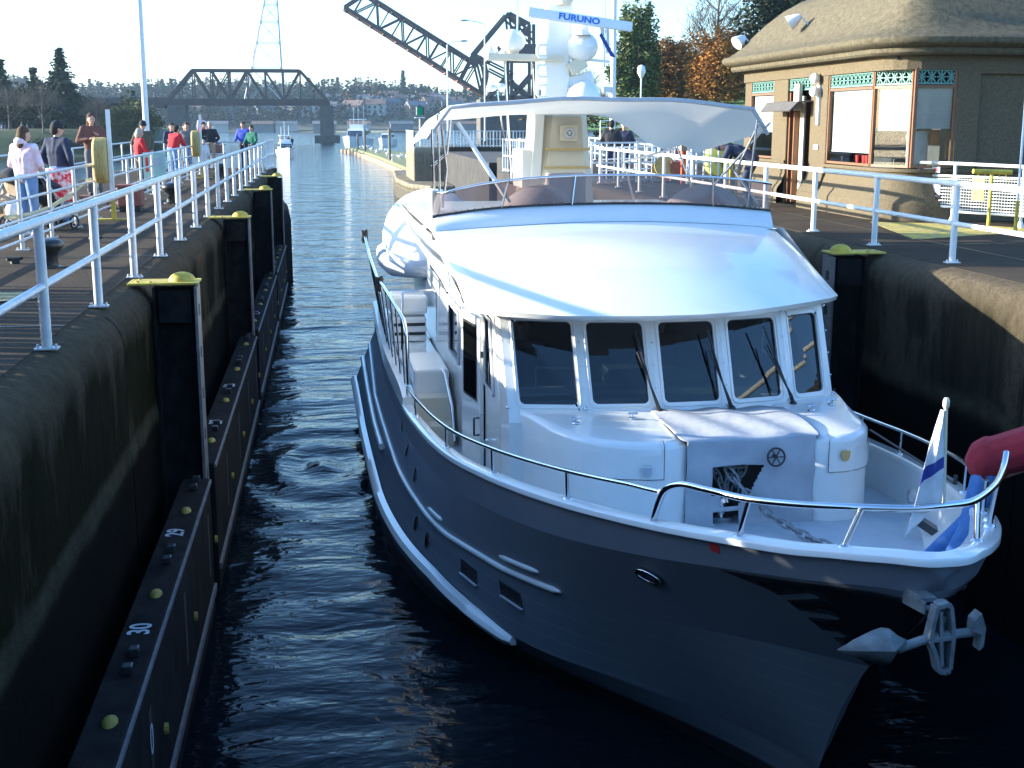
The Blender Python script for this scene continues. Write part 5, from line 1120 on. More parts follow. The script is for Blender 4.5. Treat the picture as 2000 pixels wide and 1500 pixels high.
bim = bi.build('bimini_top', [bimcv], Y, smooth=70)
frm = MB(); frm.tube([rows[0][i] + Vector((0, 0.02, -0.02)) for i in range(NT+1)], 0.028, 8); frm.build('front_hem', gcanvas, bim, smooth=70)
legs = [[(-2.33,9.3,5.42),(-2.26,9.75,4.45)], [(-2.24,9.4,5.60),(-2.18,9.9,4.42)], [(-2.20,9.6,5.62),(-2.05,10.2,4.9),(-2.10,10.3,4.38)], [(-1.98,9.5,5.5),(-1.35,9.25,4.5)],
        [(-2.05,9.7,5.55),(-2.0,10.6,5.1),(-2.15,11.2,4.9)], [(2.05,9.5,5.55),(1.85,9.8,4.9),(1.88,10,4.85),(2.0,9.35,4.45)], [(1.95,9.35,5.62),(1.98,9.7,4.4)], [(2.12,9.35,5.5),(1.62,10.8,4.38)],
        [(1.30,10.8,5.15),(2.0,12.2,4.4)], [(1.28,10.8,5.15),(0.62,11.2,4.95),(0.85,11.5,4.4)]]
for L in legs: MB().tube(L, 0.017 if L[0][0] != -1.98 else 0.030, 8).build('canopy_pole', steel if L[0][0] != -1.98 else gel, bim, smooth=60)
# ---- mast with radar
ms = MB(); rows = []
for z, x0, x1, y0, y1 in ((4.19,-.42,.52,12.6,13.9),(4.66,-.36,.50,12.7,13.8),(5.0,-.30,.47,12.78,13.7),(5.35,-.26,.45,12.82,13.6),(5.69,-.22,.43,12.85,13.55)):
    rows.append([Vector((x0,y0+.10,z)), Vector((x0+.12,y0,z)), Vector((x1-.1,y0,z)), Vector((x1,y0+.08,z)), Vector((x1,y1,z)), Vector((x0,y1,z))])
ms.grid(rows, close=True); mast = ms.build('mast_pedestal', gel2, Y, smooth=30)
MB().box(-.5, 12.7, 5.69, .70, 13.7, 5.78).build('mast_top_shelf', gel2, mast, bevel=0.02)
MB().box(-.62, 12.78, 4.5, -.34, 13.6, 5.1).build('mast_side_box', gel, mast, bevel=0.03)
MB().bar((-.42,13.1,4.2), (-.33,13.1,5.7), 0.16, 0.7, (0,1,0)).build('mast_side_fairing', gel, mast, bevel=0.02)
for z in (5.08, 4.80): MB().box(-.26, 12.72, z, .46, 12.75, z+.035).build('gold_band', crestm, mast)
hb = MB().box(-.02, 12.70, 5.22, .26, 12.80, 5.46).build('loudspeaker', gel2, mast, bevel=0.015)
MB().lathe([(0.085,0),(0.08,.02),(0.05,.02),(0.045,-.02),(0.02,.03)], (.12,12.69,5.34), 18, Matrix.Rotation(R(90),3,'X')).build('speaker_horn', galvl, hb, smooth=50)
cl = MB(); cl.bar((0.0,13.3,5.7), (0.06,13.3,8.0), 0.40, 0.30, (0,1,0)); cl.build('mast_column', gel, mast, bevel=0.04)
MB().bar((-1.10,13.2,6.50), (0.1,13.2,6.48), 0.30, 0.10).build('antenna_arm', gel2, mast, bevel=0.015)
MB().bar((0.1,13.2,6.50), (0.85,13.2,6.44), 0.05, 0.04).build('antenna_arm', gel, mast)
dm = MB().ell((-0.70,13.2,6.74), .22, .22, .18, 18, 12).build('satellite_dome', gel, mast, smooth=80); MB().lathe([(.10,0),(.13,.12),(.2,.2)], (-0.70,13.2,6.52), 14).build('dome_foot', gel2, dm, smooth=50)
dm = MB().ell((-1.02,13.3,6.56), .13, .13, .12, 16, 10).build('satellite_dome', gel, mast, smooth=80)
dm = MB().lathe([(.28,0),(.28,.10),(.24,.22),(.12,.32),(.02,.35)], (0.42,13.1,5.80), 18).build('satellite_dome', gel, mast, smooth=60)
rd = MB().ell((0.40,13.20,6.66), .26, .30, .24, 18, 12); rd.lathe([(.16,.0),(.10,.06),(.09,.15)], (0.36,12.98,6.82), 14); rd.build('radar_gearbox', gel, mast, smooth=60)
ra = MB(); A0, A1 = Vector((-0.56,12.60,7.13)), Vector((1.14,12.95,6.95)); ra.bar(A0, A1, 0.09, 0.145); rad = ra.build('radar_scanner', mat('radar_array_white', (0.70,0.74,0.78), 0.4, col2=(0.74,0.77,0.8), scale=3), mast, bevel=0.02)
dA = (A1-A0).normalized(); upv = Vector((0,0,1)); nv = dA.cross(upv); nv = nv if nv.y < 0 else -nv
cpos = A0.lerp(A1, 0.48) + nv*0.048 + Vector((0,0,.0))
text_part('FURUNO', 0.125, frame(cpos, dA, upv), blue_t, rad, 'lettering', 0.002, 0.004, 1.35)
MB().bar((0.20,13.2,6.30), (0.44,13.2,6.45), 0.25, 0.2).build('radar_bracket', gel2, mast, bevel=0.02)
MB().bar((0.12,13.25,6.05), (0.60,13.2,6.18), 0.10, 0.25).build('lower_bracket', gel, mast, bevel=0.02)
MB().add([(0.62,12.9,6.82),(0.66,12.95,6.86),(0.90,13.0,6.50),(0.82,12.95,6.50)], [(0,1,2,3)]).build('blue_pennant', navy, mast, solid=0.01)
MB().add([(0.70,13.3,7.05),(0.86,13.3,7.03),(0.88,13.3,6.6),(0.80,13.3,6.55)], [(0,1,2,3)]).build('white_pennant', signw, mast, solid=0.01)
MB().lathe([(.12,0),(.16,.12),(.22,.30),(.23,.42)], (0.10,13.1,7.28), 16).build('upper_radome', gel2, mast, smooth=50)
MB().tube([(0.78,13.2,6.35),(0.78,13.2,8.2)], 0.018, 6).build('whip_antenna', steel, mast, smooth=60)
MB().tube([(-0.62,13.2,6.5),(-0.60,13.2,8.3)], 0.014, 6).build('whip_antenna', steel, mast, smooth=60)
for z in (6.58,6.28,5.98):
    MB().tube([(-.20,12.9,z+.09),(-.32,12.9,z+.09),(-.35,12.9,z+.05),(-.35,12.9,z-.05),(-.32,12.9,z-.09),(-.20,12.9,z-.09)], 0.024, 8).build('mast_step', gel, mast, smooth=60)
for x, z in ((-1.06,6.02),(-0.92,6.04)): 
    l = MB().ell((x,12.9,z), .085, .06, .055, 12, 8).build('flood_lamp', gel, mast, smooth=70)
MB().tube([(-0.98,12.9,5.98),(-0.86,12.9,5.2)], 0.015, 6).build('lamp_stem', steel, mast)
MB().tube([(-0.80,13.3,6.45),(-0.70,13.3,4.6)], 0.02, 6).build('mast_stay', steel, mast); MB().tube([(-0.36,13.3,6.4),(-0.30,13.3,5.4)], 0.016, 6).build('mast_stay', steel, mast)

# ---- foredeck rails
def rail(path, r, posts, name='bow_rail', foot=True):
    m = MB(); m.tube(path, r, 10); o = m.build(name, steel, Y, smooth=60)
    for a, b in posts:
        mm = MB(); mm.tube([a, b], r*0.8, 8); mm.lathe([(0.045,0),(0.04,.012),(0.022,.02)], Vector(a), 12); mm.build('stanchion', steel, o, smooth=50)
    return o
def gp(s, side, inset, dh): return gun(s, side, inset, dh)
lowp = [gp(s, -1, .05, .27 if s > 2.4 else .26) for s in [10.25 - i*0.34 for i in range(24)]]; lowp = [gp(10.3,-1,.05,.02)] + lowp + [gp(2.2,-1,.05,.26), gp(2.05,-1,.05,.255)]
rail(lowp, 0.021, [(gp(s,-1,.06,.02), gp(s,-1,.05,.27)) for s in (9.35,7.0,5.1,3.35)], 'side_rail')
V3 = lambda *a: Vector((a[1], a[0], a[2]))
def smooth_path(P, n=6):
    P = [Vector(p) for p in P]; out = []
    for i in range(len(P)-1):
        p0, p1, p2, p3 = P[max(i-1,0)], P[i], P[i+1], P[min(i+2,len(P)-1)]
        for k in range(n):
            u = k/n; out.append(0.5*((2*p1) + (-p0+p2)*u + (2*p0-5*p1+4*p2-p3)*u*u + (-p0+3*p1-3*p2+p3)*u**3))
    return out + [P[-1]]
bowp = smooth_path([V3(2.12,-1.34,2.50), V3(2.02,-1.33,2.68), V3(1.90,-1.31,2.82), V3(1.74,-1.24,2.90), V3(1.50,-1.13,2.925), V3(1.14,-.93,2.95), V3(.84,-.68,2.99), V3(.60,-.38,3.03), V3(.49,-.06,3.04), V3(.49,.20,3.05), V3(.56,.42,3.05), V3(.85,.73,3.06), V3(1.18,.98,3.08), V3(1.36,1.10,3.14)])
bowr = rail(bowp, 0.026, [(V3(1.26,-.95,2.64), V3(1.14,-.93,2.95)), (V3(.57,-.47,2.77), V3(.58,-.36,3.03)), (V3(.52,.44,2.78), V3(.60,.47,3.05)), (V3(1.10,.86,2.68), V3(1.05,.89,3.07)), (V3(1.35,1.0,2.64), V3(1.32,1.07,3.12))])
rp = [gp(s, 1, .05, .27) for s in [7.3 - i*0.4 for i in range(15)]]
rail(rp, 0.02, [(gp(s,1,.06,.02), gp(s,1,.05,.27)) for s in (6.6,5.2,3.9,2.7,1.7)], 'side_rail')
# jackstaff with the pennant
js = MB(); js.tube([(0.17,.49,3.03),(0.17,.55,3.70)], .013, 8); js.lathe([(.015,0),(.022,.015),(.022,.05),(.014,.07)], (0.17,.55,3.69), 12); jso = js.build('jackstaff', gel2, Y, smooth=60)
fl = MB(); fl.cur = 0; rows = []
for k in range(25):
    f = k/24; z = 3.68 - 0.60*f; w = 0.02 + 0.255*f**1.25; rr = []
    for i in range(9):
        u = i/8; rr.append(Vector((0.160 - w*u + .008*math.sin(u*9+f*4), .545 - .06*f + 0.03*math.sin(u*7 + f*5)*u, z - 0.24*u*f**1.5 - .012*math.sin(u*14)*f**6)))
    rows.append(rr)
n = 9; b = len(fl.v); fl.v += [tuple(v) for r_ in rows for v in r_]
for k in range(24):
    for i in range(8): fl.f.append((k*n+i, k*n+i+1, (k+1)*n+i+1, (k+1)*n+i)); fl.mi.append(1 if 12 <= k < 15 else 0)
fl.build('pennant', [C_white, navy], jso, smooth=70, solid=0.004)
# ---- anchor in its bow roller
an = MB(); an.obox((0.02,0.42,2.50), (.10,0,0), (0,.42,-.02), (0,0,.03)); an.obox((0.12,0.1,2.45), (.012,0,0), (0,.2,-.03), (0,0,.07)); an.obox((-0.08,0.1,2.45), (.012,0,0), (0,.2,-.03), (0,0,.07))
an.lathe([(.045,-.09),(.03,0),(.045,.09)], (0.02,-.02,2.44), 12, Matrix.Rotation(R(90),3,'Y')); an.v = [((v[0]-.02)*.55-.12, .06+v[1]*.75, 2.545+(v[2]-2.47)*.6) for v in an.v]; roller = an.build('bow_roller', galv, Y, smooth=40, bevel=0.004)
A_ = MB()
hx = Vector((0.02,-.10,2.40))
# crown frame: an open box set upright, with two cut pockets
cxx, czz = 0.0, 2.42
def fr(p): return Vector(p)
outer = [(-.085,.23),(.005,.245),(.035,.225),(.075,.03),(.065,-.215),(.035,-.235),(-.035,-.22),(-.075,-.10),(-.135,.0),(-.11,.12)]
P3 = lambda x, z, y: Vector((x, y, czz + z))
def plate_hole(o, hls, y0, y1):
    # ring of bars around the outline and across the middle
    n = len(o)
    for i in range(n): A_.bar(P3(o[i][0], o[i][1], (y0+y1)/2), P3(o[(i+1)%n][0], o[(i+1)%n][1], (y0+y1)/2), 0.038, y1-y0, (0,1,0))
    for a, b in hls: A_.bar(P3(*a, (y0+y1)/2), P3(*b, (y0+y1)/2), 0.034, (y1-y0)*.9, (0,1,0))
plate_hole(outer, [((-.12,.0),(.075,.01)),((-.055,.20),(-.03,.0)),((-.035,.0),(-.01,-.19))], -.19, -.10)
A_.prism([(a*.96, b*.96+czz) for a, b in outer], .085, .10, Matrix(((1,0,0),(0,0,-1),(0,1,0))))
# shank towards the roller, arm to the right stub, long arm to the fluke
A_.bar((0.0,-.13,czz+.12), (0.02,.15,2.52), .07, .05)
A_.tube([(-.75+.35,-.14,2.36),(-.1,-.14,czz+.01),(.12,-.14,czz+.02),(.32,-.14,2.45)], .034, 8)
A_.prism([(.30,2.33),(.34,2.36),(.35,2.49),(.30,2.60),(.24,2.55),(.23,2.47),(.31,2.44)], .10, .20, Matrix(((1,0,0),(0,0,-1),(0,1,0))))
AX = lambda m_: setattr(m_, 'v', [(-.108+.7355*v[0], v[1]*.9, 2.40 + (v[2]-2.42)*.93) for v in m_.v]); AX(A_)
anc = A_.build('anchor', galv, Y, bevel=0.006)
f_ = MB(); SP = [(-.86,2.33),(-.74,2.405),(-.60,2.475),(-.53,2.50),(-.47,2.492),(-.40,2.445),(-.335,2.425),(-.335,2.385),(-.40,2.345),(-.44,2.27),(-.50,2.245),(-.66,2.275)]
cent = Vector((-.47,-.20,2.385)); ring_ = [Vector((x, -.02-.12*(x+.86)/.5, z)) for x, z in SP]; mid_ = [p.lerp(cent, .55) + Vector((0,-.012,0)) for p in ring_]
nn_ = len(SP); f_.add(ring_ + mid_ + [cent + Vector((0,-.02,0))], [(i, (i+1)%nn_, nn_+(i+1)%nn_, nn_+i) for i in range(nn_)] + [(nn_+i, nn_+(i+1)%nn_, 2*nn_) for i in range(nn_)])
AX(f_); f_.build('anchor_fluke', galv, anc, solid=0.022, smooth=25)

# helmsman and passenger behind the glass are separate people (built below)

# ================================================================ PEOPLE
def capsule(mb, p, q, r0, r1, n=10):
    p, q = Vector(p), Vector(q); d = (q-p)
    if d.length < 1e-5: return
    e = d.normalized(); pts = []; rs = []
    for a in (-90,-60,-30,0): pts.append(p + e*r0*math.sin(R(a))); rs.append(max(r0*math.cos(R(a)), r0*.05))
    for a in (0,30,60,90): pts.append(q + e*r1*math.sin(R(a))); rs.append(max(r1*math.cos(R(a)), r1*.05))
    mb.tube(pts, rs, n)
def fuse(mb, name, m, parent, voxel=0.018, smooth_it=4):
    o = mb.build(name, m, parent)
    r_ = o.modifiers.new('r','REMESH'); r_.mode = 'VOXEL'; r_.voxel_size = voxel
    s = o.modifiers.new('s','SMOOTH'); s.iterations = smooth_it; s.factor = 0.6
    me = bpy.data.meshes.new_from_object(o.evaluated_get(bpy.context.evaluated_depsgraph_get())); o.modifiers.clear()
    me.name = name; o.data = me; me.materials.clear(); me.materials.append(m); me.polygons.foreach_set('use_smooth', [True]*len(me.polygons)); return o
STAND = dict(pel=(0,0,.95), chest=(0,0,1.25), neck=(0,.0,1.47), head=(0,.03,1.62), shL=(-.18,0,1.41), shR=(.18,0,1.41), elL=(-.24,-.02,1.13), elR=(.24,-.02,1.13),
    wrL=(-.25,.09,.89), wrR=(.25,.09,.89), hiL=(-.09,0,.92), hiR=(.09,0,.92), knL=(-.10,.02,.50), knR=(.10,.02,.50), anL=(-.11,-.02,.09), anR=(.11,-.02,.09))
def person(label, loc, rz=0, top=C_black, bottom=C_jean, shoes=C_black, hair=H_dark, hat=None, H=1.72, J=None, hairlen=0, hood=False, voxel=0.02, wide=1.0, group=None, look=0, skirt=0, name='person'):
    k = H/1.74; j = dict(STAND); j.update(J or {}); j = {a: Vector(b) for a, b in j.items()}
    t = thing(name, label, 'person', loc, R(rz), group); t.scale = (k,)*3
    hd, nk = j['head'], j['neck']; up = (hd-nk).normalized(); fwd = Matrix.Rotation(R(look),3,'Z') @ Vector((0,1,0)); fwd = (fwd - up*fwd.dot(up)).normalized(); rt = fwd.cross(up)
    HM = Matrix((rt, fwd, up)).transposed()
    b = MB()
    b.ell(hd, .075, .095, .115, 16, 12, HM); b.ell(hd + HM @ Vector((0,.015,-.05)), .058, .075, .07, 12, 8, HM)
    b.ell(hd + HM @ Vector((0,.10,-.015)), .013, .022, .026, 8, 6, HM); b.ell(hd + HM @ Vector((0,.09,-.075)), .03, .018, .012, 8, 6, HM)
    for s in (-1,1): b.ell(hd + HM @ Vector((s*.076,-.005,-.01)), .012, .02, .03, 8, 6, HM)
    capsule(b, nk - up*.03, hd - up*.05, .052, .05)
    capsule(b, j['pel'], j['chest'], .11*wide, .125*wide); capsule(b, j['chest'], nk - up*.04, .12, .06); capsule(b, j['shL'], j['shR'], .055, .055)
    for s in 'LR':
        capsule(b, j['sh'+s], j['el'+s], .045, .036); capsule(b, j['el'+s], j['wr'+s], .036, .025)
        capsule(b, j['hi'+s], j['kn'+s], .08, .052); capsule(b, j['kn'+s], j['an'+s], .05, .034)
        f = (j['an'+s] + Vector((0,.14,-.045))); capsule(b, j['an'+s] + Vector((0,-.03,-.045)), f, .034, .03)
    body = fuse(b, 'body', skinm, t, max(voxel*.8, .012), 3)
    hm = MB()
    for s, sg in (('L',-1),('R',1)):
        d = (j['wr'+s]-j['el'+s]).normalized(); c = j['wr'+s] + d*.05; side = d.cross(Vector((0,0,1))) if abs(d.z) < .9 else Vector((0,1,0)); side.normalize(); nn = side.cross(d)
        capsule(hm, j['wr'+s], c + d*.02, .024, .030, 8)
        for i, (o_, L) in enumerate(((-.027,.062),(-.009,.072),(.009,.068),(.026,.052))):
            a = c + side*o_ + d*.02; m_ = a + d*L*.55 + nn*.006; capsule(hm, a, m_, .0095, .0085, 6); capsule(hm, m_, m_ + d*L*.35 + nn*.022, .0085, .0065, 6)
        capsule(hm, c + side*-.025 - d*.02, c + side*-.052 + d*.022, .011, .008, 6)
    bm = bmesh.new(); bm.from_mesh(body.data); tmp = bpy.data.meshes.new('h'); tmp.from_pydata([tuple(v) for v in hm.v], [], hm.f); bm.from_mesh(tmp); bm.to_mesh(body.data); bm.free(); bpy.data.meshes.remove(tmp)
    body.data.polygons.foreach_set('use_smooth', [True]*len(body.data.polygons))
    # eyes
    e = MB(); 
    for s in (-1,1): e.ell(hd + HM @ Vector((s*.028,.088,.01)), .010,.008,.007, 8, 6, HM)
    e.build('eyes', C_black, body, smooth=80)
    # trousers
    m = MB(); capsule(m, j['pel'] + Vector((-.05,0,.03)), j['pel'] + Vector((.05,0,.03)), .118*wide, .118*wide)
    for s in 'LR': capsule(m, j['hi'+s], j['kn'+s], .098*wide, .072); capsule(m, j['kn'+s], j['an'+s] + Vector((0,0,.02)), .070, .058)
    fuse(m, 'trousers', bottom, t, voxel, 3)
    # top
    m = MB(); sh = (j['shL']+j['shR'])/2
    for o_ in (-.055,0,.055): capsule(m, j['pel'] + Vector((o_,0,.06)), j['chest'] + Vector((o_*1.3,0,0)), .118*wide, .128*wide)
    capsule(m, j['chest'], nk - up*.05, .135*wide, .075); capsule(m, j['shL'], j['shR'], .075, .075); capsule(m, j['shL'], j['chest'], .08, .12); capsule(m, j['shR'], j['chest'], .08, .12)
    if skirt: capsule(m, j['pel'] + Vector((-.06,-.03,.03)), j['pel'] + Vector((.06,-.03,.03)), .142*wide, .142*wide)
    for s in 'LR': capsule(m, j['sh'+s], j['el'+s], .072, .058); capsule(m, j['el'+s], j['wr'+s] - (j['wr'+s]-j['el'+s]).normalized()*.01, .058, .044)
    if hood: m.ell(nk + HM @ Vector((0,-.07,.03)), .11, .09, .07, 12, 8, HM)
    m.lathe([(.07,0),(.075,.02),(.068,.045)], nk - up*.03, 12, HM); fuse(m, 'jacket', top, t, voxel, 3)
    # shoes
    m = MB()
    for s in 'LR': capsule(m, j['an'+s] + Vector((0,-.03,-.04)), j['an'+s] + Vector((0,.16,-.048)), .048, .040)
    fuse(m, 'shoes', shoes, t, voxel, 2)
    m = MB()
    if hat is not None:
        m.ell(hd + HM @ Vector((0,-.008,.035)), .092, .108, .115, 18, 12, HM, -0.15); m.lathe([(.093,-.01),(.099,0),(.099,.03),(.093,.035)], hd + HM @ Vector((0,-.008,.015)), 18, HM @ Matrix.Diagonal((1,1.14,1)).to_3x3())
        m.build('hat', hat, t, smooth=70)
    m = MB(); hl = hairlen
    if hat is None: m.ell(hd + HM @ Vector((0,-.022,.028)), .092, .100, .108, 16, 10, HM, -0.1); 
    m.ell(hd + HM @ Vector((0,-.045,-.01)), .090, .078, .105, 14, 10, HM)
    if hl: m.ell(hd + HM @ Vector((0,-.055,-.05-hl*.3)), .098, .075, .09+hl*.6, 14, 10, HM)
    fuse(m, 'hair', hair, t, .014, 2)
    return t
LEAN = dict(wrL=(-.20,.30,1.02), elL=(-.26,.08,1.12), wrR=(.20,.30,1.02), elR=(.26,.08,1.12))
POCK = dict(elL=(-.30,-.05,1.15), elR=(.30,-.05,1.15), wrL=(-.20,.10,.98), wrR=(.20,.10,.98))
CROSS = dict(elL=(-.25,.05,1.14), elR=(.25,.05,1.14), wrL=(.05,.20,1.18), wrR=(-.05,.22,1.14))
person('woman in a pink and white fleece and pale jeans leaning by the stroller', (-4.62,20.9,0), -25, C_pink, C_jean, C_white, H_brown, None, 1.69, dict(elL=(-.27,.0,1.15), wrL=(-.12,.25,1.02), elR=(.27,.02,1.15), wrR=(.12,.25,1.02)), 0.12, True, .018, 1.15, look=-25)
person('man in black beanie and dark jacket over a white shirt, red bag at his hip', (-4.62,23.4,0), -30, C_navy, C_jean, C_black, H_dark, C_black, 1.76, POCK, 0, False, .018, 1.0, look=-30)
rb = MB(); rb.grid([[Vector((x, -.17-.05*math.cos(x*9), z)) for x in (-.2,-.13,-.06,0,.06,.13,.2)] for z in (.42,.55,.7,.85,.98)]); o = rb.build('hanging_red_coat', C_pred, smooth=80, solid=.05); o.location = (-4.55,23.2,0); tag(o, 'red and white patterned coat held by the man in the beanie', 'coat')
sw = MB(); sw.grid([[Vector((x, -.150-.03*math.cos(x*16), z)) for x in (-.06,-.02,.02,.06)] for z in (1.0,1.15,1.3,1.42)]); 
st_ = thing('step_stool', 'low wooden step the long haired woman stands on', 'step', (-4.75,27.6,0.004)); MB().box(-.3,-.2,.22,.3,.2,.27).build('tread', brownp, st_); MB().box(-.28,-.17,0,-.24,.17,.22).build('leg', brownp, st_); MB().box(.24,-.17,0,.28,.17,.22).build('leg', brownp, st_)
person('long haired woman in a brown top standing high behind the yellow float', (-4.75,27.6,.27), 200, C_brown, C_grey, C_black, H_brown, None, 1.66, dict(elL=(-.33,.0,1.2), wrL=(-.12,.12,1.28), elR=(.30,.02,1.16), wrR=(.1,.2,1.2)), .25, False, .02)
person('person in black beanie and olive coat behind the red jacket woman', (-5.0,36.9,0), 215, C_olive, C_olive, C_black, H_dark, C_black, 1.78, POCK, 0, False, .025, 1.1)
person('grey haired woman in a bright red jacket leaning on the middle railing', (-4.65,33.6,0), -60, C_red, C_black, C_black, H_grey, None, 1.60, LEAN, .04, False, .022, 1.1)
person('person in dark coat with white bag, left of the red and white jacket', (-4.9,42.8,0), 190, C_navy, C_jean, C_black, H_dark, None, 1.72, CROSS, .05, False, .025)
person('man in a red jacket with white shoulders bent over the railing', (-4.72,41.4,0), -35, C_red, C_jean, C_black, H_dark, None, 1.70, dict(chest=(0,.08,1.22), neck=(0,.15,1.42), head=(0,.2,1.56), shL=(-.18,.12,1.37), shR=(.18,.12,1.37), wrL=(-.15,.42,1.0), wrR=(.15,.42,1.0), elL=(-.26,.22,1.12), elR=(.26,.22,1.12)), 0, False, .025, 1.15)
person('brown haired person in grey behind the man in the red jacket', (-4.6,44.6,0), 170, C_grey, C_jean, C_black, H_brown, None, 1.74, POCK, 0, False, .03)
person('person in dark clothes half hidden by the farther yellow float', (-4.9,46.8,0), 200, C_black, C_grey, C_black, H_brown, None, 1.70, POCK, 0, False, .03)
person('man in black with a child on his shoulders on the left pier', (-4.55,50.0,0), 190, C_black, C_jean, C_black, H_dark, None, 1.74, dict(elL=(-.26,.12,1.2), elR=(.26,.12,1.2), wrL=(-.12,.2,1.42), wrR=(.12,.2,1.42)), 0, False, .03)
person('small child in pink and pale blue riding on shoulders', (-4.62,50.0,.92), 190, C_pink, C_red, C_white, H_blond, None, 1.05, dict(hiL=(-.1,0,.95), hiR=(.1,0,.95), knL=(-.14,.22,.88), knR=(.14,.22,.88), anL=(-.12,.22,.55), anR=(.12,.22,.55)), .05, False, .03)
person('lone man in black jacket and tan trousers before the picket corner', (-4.3,60.0-10.2,0), 175, C_black, C_tan, C_black, H_grey, None, 1.76, POCK, 0, False, .03)
person('man in a royal blue jacket at the far rail corner', (-3.1,50.0,0), 160, C_blue, C_navy, C_black, H_brown, None, 1.76, LEAN, 0, False, .03)
person('person in a green jacket beside the man in blue', (-2.75,49.3,0), 150, C_green, C_navy, C_black, H_brown, None, 1.62, LEAN, 0, False, .03)
person('small person in pale top by the far rail of the left pier', (-4.2,45.9,0), 180, C_white, C_white, C_white, H_grey, None, 1.15, None, 0, False, .03)
# right side
person('man in a long black jacket with his back turned behind the white railing', (8.62,39.0,0), -20, C_black, C_navy, C_black, H_dark, None, 1.80, POCK, 0, False, .025, 1.2)
person('man in navy with a pale cap beside the man in black', (9.15,39.6,0), 160, C_navy, C_navy, C_black, H_dark, C_white, 1.76, POCK, 0, False, .025, 1.1)
person('man in dark jacket and blue jeans walking before the red cabinet', (12.3,47.5,0), 190, C_black, C_jean, C_black, H_dark, None, 1.78, POCK, 0, False, .03, 1.1)
person('person in a yellow hi vis vest and dark trousers beside the red cabinet', (12.5,44.2,0), 150, C_hiv, C_navy, C_black, H_dark, None, 1.72, None, 0, False, .03)
person('lock worker in navy jacket and knitted cap bending down over the white railing', (8.75,26.4,0), 62, C_navy, C_navy, C_black, H_dark, C_navy, 1.78,
  dict(pel=(0,-.12,.93), chest=(0,.20,1.13), neck=(0,.40,1.23), head=(0,.55,1.24), shL=(-.18,.34,1.18), shR=(.18,.34,1.18), elL=(-.24,.45,.93), elR=(.24,.42,.93), wrL=(-.12,.62,.95), wrR=(.14,.60,.92), hiL=(-.09,-.12,.90), hiR=(.09,-.12,.90), knL=(-.11,.04,.50), knR=(.11,.04,.50), anL=(-.12,-.08,.09), anR=(.12,-.08,.09)), 0, True, .02, 1.1)
person('person in a dark coat sitting behind the picket walkway', (8.9,50.0,-.35), 200, C_black, C_black, C_black, H_grey, None, 1.7, CROSS, 0, False, .03)
# crewman bent over the bow rail, and two people inside the wheelhouse
crew = person('crewman in a dark red top and blue jeans bent far over the port bow rail', (4.95,9.35,WATER_Z+1.80), -125, C_dred, C_jean2, C_navy, H_dark, None, 1.80,
  dict(pel=(0,.26,1.02), chest=(0,.60,1.22), neck=(.0,.90,1.26), head=(0,1.04,1.20), shL=(-.19,.80,1.25), shR=(.19,.80,1.25), elL=(-.24,.98,1.02), elR=(.24,1.0,1.04), wrL=(-.18,1.12,.82), wrR=(.18,1.16,.84),
       hiL=(-.10,.24,.98), hiR=(.10,.24,.98), knL=(-.12,.10,.52), knR=(.12,.12,.52), anL=(-.13,-.22,.10), anR=(.12,-.05,.09)), 0, False, .014, 1.25, skirt=1)
person('bearded helmsman in a cap behind the middle wheelhouse window', (3.72,14.15,WATER_Z+1.62), 180, C_navy, C_navy, C_black, H_grey, C_olive, 1.80, LEAN, 0, False, .02)
person('passenger in a navy coat behind the leftmost wheelhouse window', (2.15,14.2,WATER_Z+1.62), 190, C_navy, C_navy, C_black, H_dark, None, 1.74, None, 0, False, .02)

# ---------------------------------------------------------------- pushchairs
def stroller(x, y, rz, label, hoodm, seatm, sc=1.0):
    t = thing('pushchair', label, 'pushchair', (x, y, 0.004), R(rz)); t.scale = (sc,)*3
    for sx in (-.24,.24):
        for sy in (-.30,.32):
            w_ = MB(); w_.tube([(sx, sy+.12*math.cos(a*math.pi/8), .13+.12*math.sin(a*math.pi/8)) for a in range(17)], .02, 8, False); wo_ = w_.build('wheel', rubber, t, smooth=60)
            s_ = MB()
            for a in range(5): s_.tube([(sx, sy, .13), (sx, sy+.11*math.cos(a*1.257), .13+.11*math.sin(a*1.257))], .006, 5)
            s_.build('spokes', steel, wo_)
    f = MB()
    for sx in (-.24,.24): f.tube([(sx,.32,.13),(sx,.0,.5),(sx,-.42,1.0)], .014, 6); f.tube([(sx,-.30,.13),(sx,.05,.55),(sx,.2,.6)], .014, 6)
    f.tube([(-.24,-.42,1.0),(-.24,-.46,1.03),(.24,-.46,1.03),(.24,-.42,1.0)], .018, 8); f.build('frame', galvl, t, smooth=60)
    s = MB(); s.grid([[Vector((x_, y_, z_)) for x_ in (-.22,-.1,.1,.22)] for y_, z_ in ((.34,.30),(.30,.48),(.0,.45),(-.16,.60),(-.28,.88))]); s.build('seat', seatm, t, smooth=60, solid=.04)
    h_ = MB(); h_.grid([[Vector((.23*math.cos(R(a)), -.28 + .36*math.sin(R(b)), .78 + .26*math.sin(R(a))*math.cos(R(b)))) for a in range(0,181,20)] for b in (-20,0,25,50,75)]); h_.build('hood', hoodm, t, smooth=70, solid=.015)
    MB().box(-.2,-.3,.2,.2,.15,.36).build('basket', seatm, t, bevel=.03)
    return t
stroller(-5.25,22.2,150,'tan pushchair with a black hood at the far left behind the railing', C_black, C_tan)
stroller(-4.55,22.3,-30,'black pushchair behind the woman in pink', C_black, C_black, .85)
